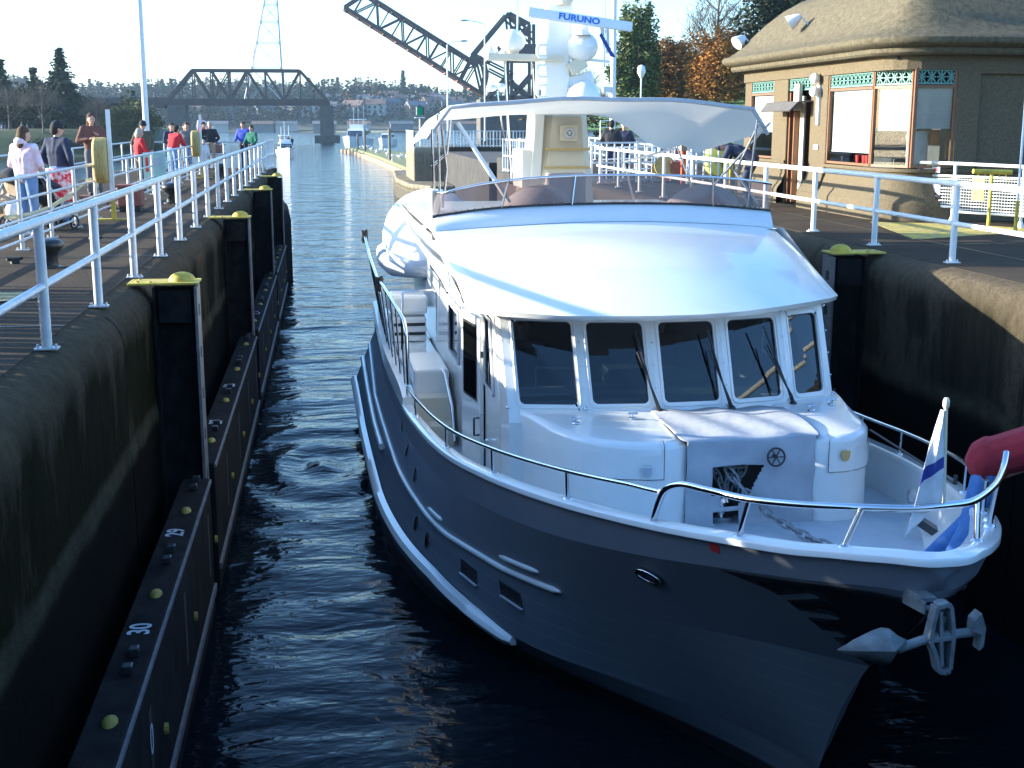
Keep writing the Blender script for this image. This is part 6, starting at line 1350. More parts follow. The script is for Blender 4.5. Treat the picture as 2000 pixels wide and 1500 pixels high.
# ---------------------------------------------------------------- gulls on the spit
gm = MB(); gm.ell((0,0,.22), .10,.22,.10, 10, 8); gm.ell((0,.20,.36), .055,.07,.06, 8, 6); gm.tube([(0,.25,.36),(0,.33,.35)], [.015,.004], 6); gm.tube([(0,-.15,.24),(0,-.36,.25)], [.05,.015], 6)
for sx in (-.04,.04): gm.tube([(sx,0,.15),(sx,0,0)], .01, 5)
gp_ = gm.build('gull', C_white, smooth=70); gp_.location = (7.4,150,-2.86); tag(gp_, 'white gull resting on the grassy spit', 'gull', 'gulls on the grassy spit')
gm.v = [(x*1.5, y*1.5, z*1.5) for x, y, z in gm.v]
r2 = random.Random(5)
for i in range(26):
    c = gp_.copy(); COL.objects.link(c); y = r2.uniform(132,228); c.location = (lerp_tab([(126,8.9),(180,7.4),(230,5.0)], y)[0] + r2.uniform(0,2.2), y, -2.86); c.rotation_euler.z = r2.uniform(0,6.28); c.scale = (1.6,)*3
for x, y, h in ((5.9,205,2.6),(7.6,160,2.9),(5.2,222,1.6)):
    t = thing('mooring_pile', 'timber mooring post standing on the grassy spit', 'post', (x, y, -3.2), 0, 'mooring posts on the spit'); MB().tube([(0,0,0),(0,0,h+1.2)], .17, 8).build('timber', mat('timber_'+str(int(y)), (0.16,0.14,0.11), 0.9, col2=(0.2,0.18,0.14), scale=4), t)

# ================================================================ SMALL BOATS, BRIDGES, TREES, TENDER
def boat(x, y, rz, L, label, bridge=True, dark=False, group='motor boats approaching the lock'):
    t = thing('motor_boat', label, 'motor boat', (x, y, WATER_Z), R(rz), group); W_ = L*.16
    m = MB(); rows = []
    for k in range(9):
        f = k/8; yy = -L/2 + L*f; w_ = W_*(1 - max(0, (.45-f)/.45)**2.2) if f < .45 else W_; h_ = L*(.13 + .06*(1-f)**1.5)
        rows.append([Vector((-w_*.7, yy+.04*L*(1-f), -.3)), Vector((-w_*.9, yy+.02*L*(1-f), h_*.4)), Vector((-w_, yy, h_)), Vector((-w_*.8, yy, h_+.02)), Vector((0, yy, h_+.04)), Vector((w_*.8, yy, h_+.02)), Vector((w_, yy, h_)), Vector((w_*.9, yy+.02*L*(1-f), h_*.4)), Vector((w_*.7, yy+.04*L*(1-f), -.3))])
    m.grid(rows); m.add(rows[-1], [tuple(range(9))]); hl = m.build('hull', gel if not dark else brownp, t, smooth=40)
    MB().tube([r_[2] for r_ in rows], .05*L/12, 6).build('rub_rail', gcanvas, hl); MB().tube([r_[6] for r_ in rows], .05*L/12, 6).build('rub_rail', gcanvas, hl)
    hh = L*.15
    c = MB(); c.add([(-W_*.75,-L*.12,hh),(W_*.75,-L*.12,hh),(W_*.8,L*.35,hh),(-W_*.8,L*.35,hh),(-W_*.65,-L*.02,hh+L*.13),(W_*.65,-L*.02,hh+L*.13),(W_*.7,L*.33,hh+L*.13),(-W_*.7,L*.33,hh+L*.13)], [(0,1,5,4),(1,2,6,5),(2,3,7,6),(3,0,4,7),(4,5,6,7)]); cb_ = c.build('cabin', gel, t)
    MB().add([(-W_*.66,-L*.105,hh+L*.03),(W_*.66,-L*.105,hh+L*.03),(W_*.6,-L*.05,hh+L*.105),(-W_*.6,-L*.05,hh+L*.105)], [(0,1,2,3)]).build('windshield', mat('boat_glass_'+str(int(y)), (0.03,0.05,0.08), 0.1, col2=(0.04,0.06,0.09), scale=2), cb_, solid=.02)
    for sx in (-1,1): MB().box(min(sx*W_*.735,sx*W_*.79), .02*L, hh+L*.05, max(sx*W_*.735,sx*W_*.79), .28*L, hh+L*.10).build('side_window', blk, cb_)
    if bridge:
        MB().box(-W_*.6, L*.06, hh+L*.13, W_*.6, L*.30, hh+L*.19).build('flybridge', gel, t, bevel=.05); MB().box(-W_*.62, L*.05, hh+L*.25, W_*.62, L*.31, hh+L*.262).build('canopy', canvas, t)
        for sx in (-1,1):
            for yy in (.07,.29): MB().tube([(sx*W_*.58, L*yy, hh+L*.19),(sx*W_*.58, L*yy, hh+L*.25)], .03, 6).build('canopy_pole', steel, t)
        for sx, hz_ in ((-.4,.42),(0,.52),(.5,.45)): MB().tube([(sx*W_, L*.2, hh+L*.19),(sx*W_, L*.2, hh+L*hz_)], .035, 5).build('antenna', gel, t)
    r_ = MB(); pts = [Vector((-W_*(1 - max(0,(.45-f)/.45)**2.2)*.9, -L/2+L*f, L*(.13+.06*(1-f)**1.5)+.7*L/14)) for f in (.5,.3,.15,.05,0.01)]; pts += [Vector((-p.x, p.y, p.z)) for p in pts[::-1]]; r_.tube(pts, .02, 5)
    for p in pts[1:-1:2]: r_.tube([p, p - Vector((0,0,.7*L/14))], .018, 5)
    r_.build('bow_rail', steel, t); return t
boat(5.8,262,-12,14.5,'large white motor yacht far off with three antennas, left of the spit'); boat(13.6,300,-15,10,'low white cabin cruiser behind the grassy spit', False)
boat(-6.3,206,8,8.2,'small white motor boat with people aboard, following the yacht'); boat(-20.5,248,20,7,'tiny brown work boat beyond the crowd on the left pier', True, True)
for i, (dx, dz, c) in enumerate(((-.7,1.5,C_red),(.4,1.6,C_black),(.9,1.4,C_navy))): person(['person in red standing on the small following motor boat','person in black standing on the small following motor boat','person in navy standing on the small following motor boat'][i], (-6.3+dx,207+i*.4,WATER_Z+dz), 180, c, C_black, C_black, H_dark, None, 1.7, None, 0, False, .06)
# tender under its white cover, standing on the aft deck
tn = thing('tender_boat', 'inflatable tender under a white canvas cover on the aft deck', 'dinghy', (3.78-1.75,7.1+16.3,WATER_Z), .015)
m = MB(); rows = []
for k in range(13):
    f = k/12; yy = -1.5 + 3.2*f; w_ = (.95*math.sin(min(1, f*1.9+.25)*math.pi/2))
    hh = 3.72 + .12*math.sin(f*7) + .45*f; rr = []
    for a in range(0,181,15):
        c, s = math.cos(R(a)), math.sin(R(a)); rr.append(Vector((-.05 + w_*c, yy + .02*math.sin(a*.07), 2.98 + (hh-2.98)*(s**.7) + .015*math.sin(a*.05+f*5)*s)))
    rows.append(rr)
m.grid(rows); m.add(rows[0], [tuple(range(13))]); m.add(rows[-1], [tuple(range(13))]); m.build('cover', canvas, tn, smooth=70)
m = MB(); m.tube([(-.95,1.7,3.05),(-1.0,.5,3.0),(-.92,-.6,2.98),(-.6,-1.35,3.02),(0,-1.62,3.06),(.6,-1.35,3.02),(.9,-.5,2.98),(.95,1.7,3.05)], .16, 10); m.build('inflatable_tube', gcanvas, tn, smooth=70)
MB().box(-.6,.2,2.8,.6,.4,2.95).build('chock', gel, tn); MB().box(-.6,-.8,2.8,.6,-.6,2.95).build('chock', gel, tn)

# ---- railway truss bridge
tb = thing('railway_truss_bridge', 'fixed steel truss railway bridge crossing the channel on stone piers', 'bridge', (0,355,0))
def truss_side(y, par):
    m = MB(); xs_ = [-41.5,-34.6,-29.9,-25.2,-20.5,-15.8,-11.1,-6.6,0.57]; zt, zb = 15.0, 7.2
    m.bar((-41.5,y,zb),(0.57,y,zb),.5,.9); m.bar((-34.6,y,zt),(-6.6,y,zt),.6,.7); m.bar((-41.5,y,zb),(-34.6,y,zt),.6,.7); m.bar((0.57,y,zb),(-6.6,y,zt),.6,.7)
    for x in xs_[1:-1]: m.bar((x,y,zb),(x,y,zt),.35,.3)
    for i, (a, b) in enumerate(((1,2),(2,3))): m.bar((xs_[a],y,zt),(xs_[b],y,zb),.35,.45)
    m.bar((xs_[3],y,zb),(xs_[4],y,zt),.4,.5); m.bar((xs_[4],y,zt),(xs_[5],y,zb),.4,.5); m.bar((xs_[5],y,zb),(xs_[6],y,zt) if False else (xs_[5],y,zb),.3); m.bar((xs_[7],y,zt),(xs_[6],y,zb),.4,.5); m.bar((xs_[6],y,zb),(xs_[5],y,zt),.35,.4); m.bar((xs_[2],y,zb),(xs_[3],y,zt),.25,.3); m.bar((-38,y,zb),(-38,y,11.2),.25,.25); m.bar((-3,y,zb),(-3,y,11),.25,.25)
    return m.build('truss', rustg, par)
truss_side(0, tb); truss_side(6.5, tb)
m = MB(); 
for x in (-34.6,-29.9,-25.2,-20.5,-15.8,-11.1,-6.6): m.bar((x,0,15),(x,6.5,15),.3,.4); m.bar((x,0,13.6),(x,6.5,13.6),.2,.25)
m.build('cross_bracing', rustg, tb); MB().box(-42,-.2,5.9,1.2,6.7,7.0).build('deck_girder', rustg, tb); MB().box(-95,.2,5.2,-42,6.2,7.9).build('approach_girder', rustg, tb)
m = MB(); 
for x in [-92+3.2*i for i in range(16)]: m.box(x,.02,5.3,x+.25,.2,7.8)
m.build('girder_stiffeners', rustg, tb)['kind'] = 'stuff'
def stone_pier(x, w0, w1, zt): 
    m = MB(); m.add([(x-w1,-2,-6),(x+w1,-2,-6),(x+w1,9,-6),(x-w1,9,-6),(x-w0,-1,zt),(x+w0,-1,zt),(x+w0,7.5,zt),(x-w0,7.5,zt)], [(0,1,5,4),(1,2,6,5),(2,3,7,6),(3,0,4,7),(4,5,6,7)]); return m.build('stone_pier', pierm, tb, bevel=.1)
stone_pier(-39,2.2,2.9,5.9); stone_pier(0.2,1.7,2.0,6.0); MB().box(-3.2,-3.5,-6,3.6,10,-1.9).build('pier_footing', pierm, tb, bevel=.2); stone_pier(-66,1.8,2.3,5.2)
# ---- raised bascule span
bs = thing('bascule_bridge', 'raised dark bascule bridge span with its counterweight frame behind the yacht mast', 'bridge', (0,375,0))
def bas_side(y, par):
    m = MB(); lo0, lo1 = Vector((5.9,y,33.2)), Vector((45.2,y,9.2)); d = (lo1-lo0).normalized(); n = Vector((-d.z*-1,0,d.x)); n = Vector((-d.z,0,d.x)); n = n if n.z > 0 else -n
    m.bar(lo0, lo1, .6, 1.0); U0, U1 = lo0 + d*3 + n*6.2, lo0 + d*40 + n*6.4; m.bar(U0, U1, .6, .8); m.bar(lo0, U0, .5, .7); N = 9
    lows = [lo0 + d*(3 + 37*i/N) for i in range(N+1)]; ups = [U0.lerp(U1, i/N) for i in range(N+1)]
    for i in range(N+1): m.bar(lows[i], ups[i], .3, .35)
    for i in range(N): m.bar(*( (lows[i], ups[i+1]) if i % 2 == 0 else (ups[i], lows[i+1]) ), .35, .4)
    # heel: segmental girder and back stay up to the counterweight joint
    J = Vector((42.6,y,20.6)); TOP = Vector((52.5,y,32)); m.bar(U1, J, .9, 1.2); m.bar(J, TOP, .8, 1.1); m.bar(J, Vector((45.4,y,9)), .5, .6); m.bar(J, Vector((38.5,y,13)), .5, .6)
    arc_ = [Vector((43.9,y,20.0)), Vector((45.6,y,17.6)), Vector((46.2,y,14.8)), Vector((45.6,y,12)), Vector((44.4,y,9.8))]
    for a, b in zip(arc_, arc_[1:]): m.bar(a, b, .6, .9)
    m.bar(J, Vector((53.5,y,15.5)), .45, .5); m.bar(Vector((46.5,y,18.0)), Vector((55.5,y,29)), .5, .6); m.bar(Vector((46.6,y,16.6)), Vector((54,y,13)), .4, .5)
    m.bar(TOP, Vector((58.5,y,29.0)), .8, 1.0); m.bar(TOP, Vector((53.5,y,24)), .5, .6); m.bar(Vector((52,y,31)), Vector((60,y,24)), .5, .6); m.bar(Vector((56,y,30)), Vector((53,y,19)), .5, .6); m.bar(Vector((60,y,27)), Vector((54,y,26)), .4, .5)
    for a, b in (((53.2,8),(53.2,19)),((59.6,8),(59.6,29)),((53.2,19),(59.6,19)),((53.2,19),(58.5,29)),((46.5,8),(53.5,15.5)),((53.2,13),(59.6,8)),((53.2,8),(59.6,15)),((46.5,8.5),(60,8.5))): m.bar(Vector((a[0],y,a[1])), Vector((b[0],y,b[1])), .7, .9)
    return m.build('truss', rustg, par)
bas_side(0, bs); bas_side(8, bs)
m = MB(); d = (Vector((45.2,0,9.2))-Vector((5.9,0,33.2))).normalized(); 
for i in range(11):
    p = Vector((6.5,0,32.6)) + d*(4.1*i); m.bar(p, p + Vector((0,8,0)), .8, .8)
dn = Vector((-d.z,0,d.x)); dn = dn if dn.z > 0 else -dn
for k in (1.6,3.2,4.8,6.4): m.bar(Vector((6.2,k,32.9)), Vector((45,k,9.2)), .4, .7)
for i in range(9): p = Vector((6.5,0,32.6)) + d*(3+4.1*i) + dn*6.3; m.bar(p, p+Vector((0,8,0)), .3, .35); m.bar(p, p + d*4.1 + Vector((0,8,0)), .2, .25)
m.build('floor_beams', rustb, bs); MB().box(52.8,-.6,19.5,60.2,8.6,23.5).build('counterweight', rustg, bs); MB().box(44,-1,-4,61,9,8).build('bridge_pier', pierm, bs)
MB().box(8,9.5,5.0,45,14,7.0).build('approach_girder', rustg, bs) if False else None
# ---- transmission tower
tt = thing('transmission_tower', 'slender lattice transmission tower behind the truss bridge', 'pylon', (-27.2,600,0)); m = MB(); zb_, zt_ = 10, 68
def leg_at(z): f = (z-zb_)/(zt_-zb_); return 8.6*(1-f) + 1.0*f
cs = [(-1,-1),(1,-1),(1,1),(-1,1)]; shift = lambda z: 5.4*(z-zb_)/(zt_-zb_)*1.0
for cx, cy in cs: m.bar((cx*leg_at(zb_)+shift(zb_)*0, cy*leg_at(zb_), zb_), (cx*leg_at(zt_)+5.8, cy*leg_at(zt_), zt_), .34, .34)
lv = [zb_, 25, 36, 45, 52.5, 59, 64, 68]
P_ = lambda cx, cy, z: Vector((cx*leg_at(z) + 5.8*(z-zb_)/(zt_-zb_), cy*leg_at(z), z))
for a, b in zip(lv, lv[1:]):
    for k in range(4):
        c0, c1_ = cs[k], cs[(k+1)%4]; m.bar(P_(*c0, b), P_(*c1_, b), .22, .22); m.bar(P_(*c0, a), P_(*c1_, b), .16, .16); m.bar(P_(*c1_, a), P_(*c0, b), .16, .16)
m.build('lattice', pylonm, tt)

# ================================================================ TREES
def leafmat(n, c, c2, sc=0.6): return mat(n, c, 0.85, col2=c2, scale=sc, contrast=0.8, spec=0.2)
Lcon = leafmat('conifer_needles', (0.012,0.026,0.016), (0.035,0.058,0.030)); Lpop = leafmat('poplar_green', (0.05,0.075,0.025), (0.17,0.19,0.065), .8)
Lora = leafmat('autumn_orange_leaves', (0.20,0.085,0.02), (0.48,0.22,0.045), .7); Lrus = leafmat('russet_leaves', (0.12,0.065,0.022), (0.34,0.16,0.04), .7)
Lgrn = leafmat('dark_broadleaf', (0.012,0.02,0.010), (0.035,0.045,0.018), .6); Lolv = leafmat('olive_willow_leaves', (0.06,0.065,0.02), (0.13,0.12,0.035), .5)
Twig = mat('pale_bare_twigs', (0.10,0.08,0.06), 0.9, col2=(0.07,0.055,0.045), scale=2); Bark = mat('tree_bark', (0.07,0.055,0.04), 0.95, col2=(0.11,0.09,0.07), scale=3, bump=.4)
Hed = leafmat('brown_hedge', (0.10,0.07,0.045), (0.18,0.13,0.08), .9); Lfar = leafmat('far_wood_shade_foliage', (0.004,0.008,0.007), (0.010,0.014,0.010), .08)  # hillside shade is put into the far wood's near-black colour
def card(m, c, s, rr):
    a, b = rr.uniform(0, 6.28), rr.uniform(-1, 1); u = Vector((math.cos(a), math.sin(a), b*.5)).normalized(); v = u.cross(Vector((rr.uniform(-1,1), rr.uniform(-1,1), rr.uniform(.2,1)))).normalized()
    k = rr.uniform(.6, 1.2)*s; m.add([c-u*k, c+v*k*.6, c+u*k, c-v*k*.6], [(0,1,2,3)])
def crown(m, rr, blobs, n, s):
    tot = sum(b[3]*b[4]*b[5] for b in blobs)
    for (x, y, z, rx, ry, rz) in blobs:
        k = max(8, int(n*(rx*ry*rz)/tot)); sub = [(rr.gauss(0,.5), rr.gauss(0,.5), rr.gauss(0,.5)) for _ in range(max(4, k//22))]
        for i in range(k):
            a = rr.choice(sub); p = Vector((a[0]+rr.gauss(0,.17), a[1]+rr.gauss(0,.17), a[2]+rr.gauss(0,.17)))
            if p.length > 1.25: p = p/p.length*rr.uniform(.8,1.15)
            card(m, Vector((x+p.x*rx, y+p.y*ry, z+p.z*rz)), s, rr)
def limbs(m, rr, base, h, r, n, spread, up=.5, levels=2, ang0=0):
    m.tube([base, base+Vector((rr.uniform(-.1,.1)*r*5,0,h*.5)), base+Vector((0,0,h))], [r, r*.7, r*.25], 7)
    for i in range(n):
        f = .25 + .7*i/n; a = rr.uniform(0, 6.28); L = spread*(1-.45*f)*rr.uniform(.7,1.1); p = base+Vector((0,0,h*f)); q = p+Vector((math.cos(a)*L, math.sin(a)*L, L*up+.2))
        m.tube([p, (p+q)/2+Vector((0,0,-.05*L)), q], [r*.35, r*.22, r*.1], 5)
        if levels > 1:
            for k in range(4):
                b = q if k == 3 else p.lerp(q, .45+.15*k); aa = a+rr.uniform(-1,1); M_ = L*.5; m.tube([b, b+Vector((math.cos(aa)*M_, math.sin(aa)*M_, M_*(up+.3)))], [r*.14, r*.04], 4)
                if levels > 2:
                    for j in range(4): a3 = aa+rr.uniform(-1.2,1.2); b2 = b+Vector((math.cos(aa)*M_, math.sin(aa)*M_, M_*(up+.3)))*rr.uniform(.3,1) ; c_ = b + (Vector((math.cos(aa)*M_, math.sin(aa)*M_, M_*(up+.3))))*rr.uniform(.3,1); m.tube([c_, c_+Vector((math.cos(a3)*M_*.5, math.sin(a3)*M_*.5, M_*.5))], [r*.06, r*.02], 3)
def broadleaf(label, loc, blobs, trunk_h, lm, n=5000, s=.16, seed=1, name='tree', group=None, r=.25, cat='tree'):
    rr = random.Random(seed); t = thing(name, label, cat, loc, 0, group); m = MB(); limbs(m, rr, Vector((0,0,-.3)), trunk_h, r, 9, max(b[3] for b in blobs)*.9); m.build('trunk', Bark, t)
    c = MB(); crown(c, rr, blobs, n, s); c.build('crown', lm, t); return t
def conifer(label, loc, h, w, n=14, seed=1, s=.22, dens=1.0, name='conifer_tree', group=None, lm=None, lean=0):
    rr = random.Random(seed); t = thing(name, label, 'tree', loc, 0, group); m = MB(); m.tube([(0,0,-.5),(0,0,h*.6),(0,0,h)], [h*.022,h*.012,.02], 7); m.build('trunk', Bark, t); c = MB()
    for i in range(n):
        f = (i/(n-1))**.85; z = h*(.12+.86*f); R_ = w*(1-f)**.8*(1 if i % 3 else .78) + w*.03; k = max(4, int(9*(1-f)+4))
        for b in range(k):
            a = 6.28*b/k + rr.uniform(-.3,.3); L = R_*rr.uniform(.65,1.18); steps = max(3, int(L/(s*.55)*dens))
            for q in range(steps):
                u = (q+.5)/steps; p = Vector((math.cos(a)*L*u, math.sin(a)*L*u, z - L*.28*u + L*.12*u*u)); 
                for _ in range(3): card(c, p + Vector((rr.gauss(0,s*.5), rr.gauss(0,s*.5), rr.gauss(0,s*.28))), s*(1.25-.5*u), rr)
    c.build('crown', lm or Lcon, t); return t
def bare(label, loc, h, w, seed=1, group=None, tw=Twig, dense=16, haze_n=0):
    rr = random.Random(seed); t = thing('bare_tree', label, 'tree', loc, 0, group); m = MB(); limbs(m, rr, Vector((0,0,-.3)), h*.9, h*.022, dense, w, .75, 3); m.build('trunk', tw, t)
    c = MB()
    for i in range(haze_n):
        a = rr.uniform(0,6.28); el = rr.uniform(-.2,1); rd = w*rr.uniform(.3,1)**.5; p = Vector((math.cos(a)*rd*math.cos(el), math.sin(a)*rd*math.cos(el), h*.55+h*.42*math.sin(el)*rr.uniform(.3,1))); d = Vector((rr.gauss(0,1), rr.gauss(0,1), abs(rr.gauss(0,1))+.6)).normalized()*h*.06
        c.bar(p, p+d, h*.0022, h*.0022)
    if haze_n: c.build('twigs', tw, t)
    return t
# right side, beyond the large lock
broadleaf('tall columnar grey green tree standing alone just right of the radar arm', (27.6,115,3.3), [(-.6,0,6.6,1.0,1.1,2.3),(.8,0,6.7,.95,1.1,2.1),(-.9,.2,4.6,1.2,1,1.9),(-1.3,0,2.6,1.3,1.2,1.7),(.9,0,4.2,1.2,1.2,2.1),(1.2,0,2.4,1.1,1,1.8),(-.1,0,1.4,1.9,1.4,1.3)], 7.5, Lpop, 15000, .17, 3, 'poplar_tree')
broadleaf('rounded orange brown autumn tree left of the taller one', (31.8,121,3.4), [(0,0,2.9,2.4,2,2.4),(1.5,0,3.6,1.6,1.4,1.9),(-1.5,0,2.2,1.6,1.4,1.8),(.4,0,4.9,1.4,1.3,1.1),(0,0,1.2,2.6,2,1.2)], 4.5, Lrus, 13000, .16, 4, 'autumn_tree')
broadleaf('taller bright orange autumn tree next to the lock office roof', (34.6,113,3.4), [(0,0,3.1,2.4,2,2.3),(-1.3,0,2.2,1.7,1.6,1.7),(1.4,0,2.5,1.9,1.6,1.8),(.1,0,5.2,1.3,1.2,1.5),(0,0,1.0,2.6,2,1.2)], 5.0, Lora, 15000, .16, 5, 'autumn_tree')
broadleaf('large dark evergreen mass behind the lock office roof', (43.5,124,3.4), [(-.5,0,6.6,3.4,3,3.2),(-3.4,0,3.2,2.6,2.5,2.8),(2.2,0,9.4,3.6,3,3.0),(-.8,0,9.6,2.4,2,1.9),(5,0,8,3.5,3,4),(-1,0,2.4,4.2,3,2.4)], 9, Lgrn, 22000, .24, 6, 'evergreen_tree')
broadleaf('russet tree filling the gap behind the two autumn trees', (36.5,126,3.2), [(0,0,3.6,2.8,2,3.0),(-2.4,0,2.6,2.0,2,2.2),(2.4,0,4.2,2.2,2,2.8)], 5, Lrus, 11000, .19, 15, 'autumn_tree')
bare('pale leafless birch standing above the orange trees', (40.2,132,3.0), 13.0, 3.6, 8, None, Twig, 16, 900)
bare('leafless pale tree low behind the white pole', (28.5,150,2.0), 7.0, 3.2, 9, None, Twig, 14, 900)
broadleaf('small dark shrub between the autumn trees and the lock office', (36.8,108,3.2), [(0,0,1.4,1.8,1.5,1.3)], 1.5, Lgrn, 1500, .15, 12, 'shrub')
hd = MB(); rr = random.Random(21); crown(hd, rr, [(0+i*2.2,rr.uniform(-1,1),.9,1.9,1.3,1.1) for i in range(16)], 9000, .16); o = hd.build('hedge', Hed); o.location = (15.5,92,1.0); tag(o, 'long brown winter hedge beyond the large lock', 'hedge')
# left bank
conifer('tallest dark conifer standing on the left bank', (-44.4,232,-.3), 14.2, 4.6, 22, 2, .5, 1.2)
for i, (x, y, h, w, lab) in enumerate(((-56,240,12.6,3.6,'dark conifer at the left edge of the picture, behind the bare trees'), (-51.2,243,11.2,3.0,'slim dark conifer second from the left edge'), (-47.6,246,10.5,3.2,'conifer just left of the tallest one'))): conifer(lab, (x,y,-.2), h, w, 18, 20+i, .5, 1.1)
broadleaf('broad dark green tree left of the tallest conifer', (-47.5,234,-.2), [(0,0,5.2,4,3,3.2),(-3.5,0,4,3,3,3),(2.8,0,3.2,3,3,2.6)], 6, Lgrn, 5200, .36, 31)
broadleaf('low dark green tree under the tallest conifer', (-39.5,238,-.4), [(0,0,3.0,3.2,3,2.6),(3,0,2,2.4,2,1.8)], 4, Lgrn, 3500, .34, 32)
broadleaf('olive green willow like bush before the railway bridge', (-31.5,222,-1.6), [(0,0,3.6,3.6,3,3.0),(2.4,0,2.4,2.4,2.4,2.4),(-2.4,0,2.6,2.4,2.4,2.2)], 4.5, Lolv, 6500, .26, 33, 'willow_tree')
broadleaf('small dark evergreen poking above the bridge girder', (-37.5,262,-.4), [(0,0,5.6,2.0,2,2.4),(0,0,3,2.8,2,2.4)], 6, Lcon, 2200, .30, 34)
broadleaf('wide dark evergreen mass at the left edge behind the lawn', (-53,237,-.2), [(0,0,4.6,4.5,3,3.4),(4,0,3.4,3.4,3,3.0),(-4,0,4.6,4,3,3.2)], 5, Lgrn, 9000, .36, 35)
broadleaf('dark evergreen mass directly under the tallest conifer', (-43.5,236,-.3), [(0,0,3.4,3.8,3,3.2),(3.2,0,2.4,2.8,2.4,2.4),(-3,0,3,3,3,3)], 5, Lcon, 9000, .34, 36)
bare('fan shaped bare tree on the lawn at the far left', (-45.8,222,.2), 7.6, 3.6, 40, None, Twig, 18, 1500); bare('rounded bare tree below the tallest conifer', (-37.6,224,-.4), 6.2, 2.9, 41, None, Twig, 18, 1700); bare('second bare tree at the left edge of the lawn', (-52,226,.2), 7.8, 3.2, 42, None, Twig, 16, 1300)
broadleaf('dark shrubs along the left shoreline', (-34,218,-3.4), [(0,0,1.2,3,1,1.2),(-5,0,1.6,3,1,1.2),(5,0,1,3,1,1.0),(-10,0,1.4,3,1,1.2)], 1.2, Lgrn, 2600, .24, 44, 'shrub', cat='shrubs')['kind'] = 'stuff'
# far crowd on the left bank lawn
cw = MB(); rr = random.Random(9)
for i in range(34): 
    x, y = rr.uniform(-56,-33), rr.uniform(232,238); capsule(cw, (x,y,.1), (x,y,1.1), .22, .26, 6); cw.ell((x,y,1.55), .13,.13,.15, 6, 5)
o = cw.build('distant_crowd', cloth('faded_crowd_clothes', (0.25,0.26,0.32), .4), smooth=70); tag(o, 'far off crowd of visitors under the bare trees on the left bank', 'crowd', kind='stuff')
# far hillside: a wood that reads as one mass, with trees one can tell apart on the skyline
rr = random.Random(11); wd = MB()
for i in range(7500):
    x = rr.uniform(-330, 330); y = rr.uniform(735, 960); z = hillz(x, y); hgt = rr.uniform(5, 11)
    if 5 < x < 140 and rr.random() < .45: continue
    k = 16
    for _ in range(k):
        u = rr.random(); card(wd, Vector((x + rr.gauss(0,1.6)*(1.15-u), y+rr.gauss(0,1.5), z + hgt*u)), 1.25, rr)
tag(wd.build('hillside_wood', Lfar), 'hazy wood covering the far hillside across the water', 'wood', kind='stuff')
kinds = []
def proto(o): kinds.append(o); return o
pc1 = conifer('dark pointed conifer on the far skyline', (-96,850,hillz(-96,850)), 17, 4.2, 12, 51, .9, .8, group='conifers on the far skyline')
pc2 = conifer('dark pointed conifer on the far skyline', (-61,860,hillz(-61,860)), 20, 3.6, 13, 52, .85, .8, group='conifers on the far skyline')
pb1 = broadleaf('rounded dark tree on the far skyline', (-120,855,hillz(-120,855)), [(0,0,8,4.5,4,4.5),(3,0,6,3,3,3),(-3,0,6.5,3,3,3)], 9, Lgrn, 1000, .9, 53, group='rounded trees on the far skyline')
po1 = broadleaf('rust coloured autumn tree on the far hillside', (13.5,800,hillz(13.5,800)), [(0,0,5,3.2,3,4)], 6, Lora, 500, .8, 54, 'autumn_tree', group='autumn trees on the far hillside')
pbr = bare('thin bare tree on the far skyline', (-75,850,hillz(-75,850)), 17, 5, 55, 'bare trees on the far skyline', Twig, 16, 500)
for i in range(62):
    x = -215 + 6.6*i + rr.uniform(-3,3); y = rr.uniform(845, 890); k = rr.random(); p = pc1 if k < .35 else pc2 if k < .55 else pb1 if k < .85 else pbr
    place_copy(p, (x, y, hillz(x,y)-1), rr.uniform(0,6), scale=rr.uniform(.6,1.12))
for i in range(14):
    x = rr.uniform(0, 130); y = rr.uniform(770, 850); place_copy(rr.choice((pc1,pb1,pc1)), (x, y, hillz(x,y)-1), rr.uniform(0,6), scale=rr.uniform(.5,.8), label='dark tree between the far hillside houses', group='dark trees between the far hillside houses')
for x, y in ((35,840),(62,790),(48,800),(-30,870),(84,815),(-110,860)): place_copy(po1, (x, y, hillz(x,y)-1), 0, scale=rr.uniform(.7,1.2))
# houses on the far hill
hw = [mat('house_wall_'+n, c, .8, col2=tuple(v*.85 for v in c), scale=.5) for n, c in (('white',(.42,.41,.38)),('cream',(.30,.26,.20)),('grey',(.16,.17,.18)),('blue',(.12,.16,.20)),('tan',(.22,.15,.10)))]
hr = [mat('house_roof_'+n, c, .9, col2=tuple(v*.8 for v in c), scale=.5) for n, c in (('grey',(.16,.16,.17)),('brown',(.18,.12,.09)),('slate',(.10,.12,.14)))]
def house(w, d, h, mw, mr, label, loc, rz):
    t = thing('house', label, 'house', loc, rz, 'houses on the far hillside'); MB().box(-w/2,-d/2,-3,w/2,d/2,h).build('wall', mw, t)
    m = MB(); e = .5; m.add([(-w/2-e,-d/2-e,h),(w/2+e,-d/2-e,h),(w/2+e,d/2+e,h),(-w/2-e,d/2+e,h),(-w/2-e,0,h+w*.28),(w/2+e,0,h+w*.28)], [(0,1,5,4),(2,3,4,5),(0,4,3),(1,2,5),(0,3,2,1)]); rf_ = m.build('roof', mr, t); MB().box(w*.2,-.5,h,w*.2+.8,.4,h+w*.33).build('chimney', brownp, rf_)
    for x in (-.3,0,.3):
        for z in ([h*.25] if h < 5 else [h*.15, h*.6]): MB().box(w*x-.7,-d/2-.06,z,w*x+.7,-d/2-.01,z+1.5).build('window', blk, t)
    return t
protos = []; combos = []
names = ['white','cream','grey','blue grey','tan']; rn = ['grey','brown','slate']
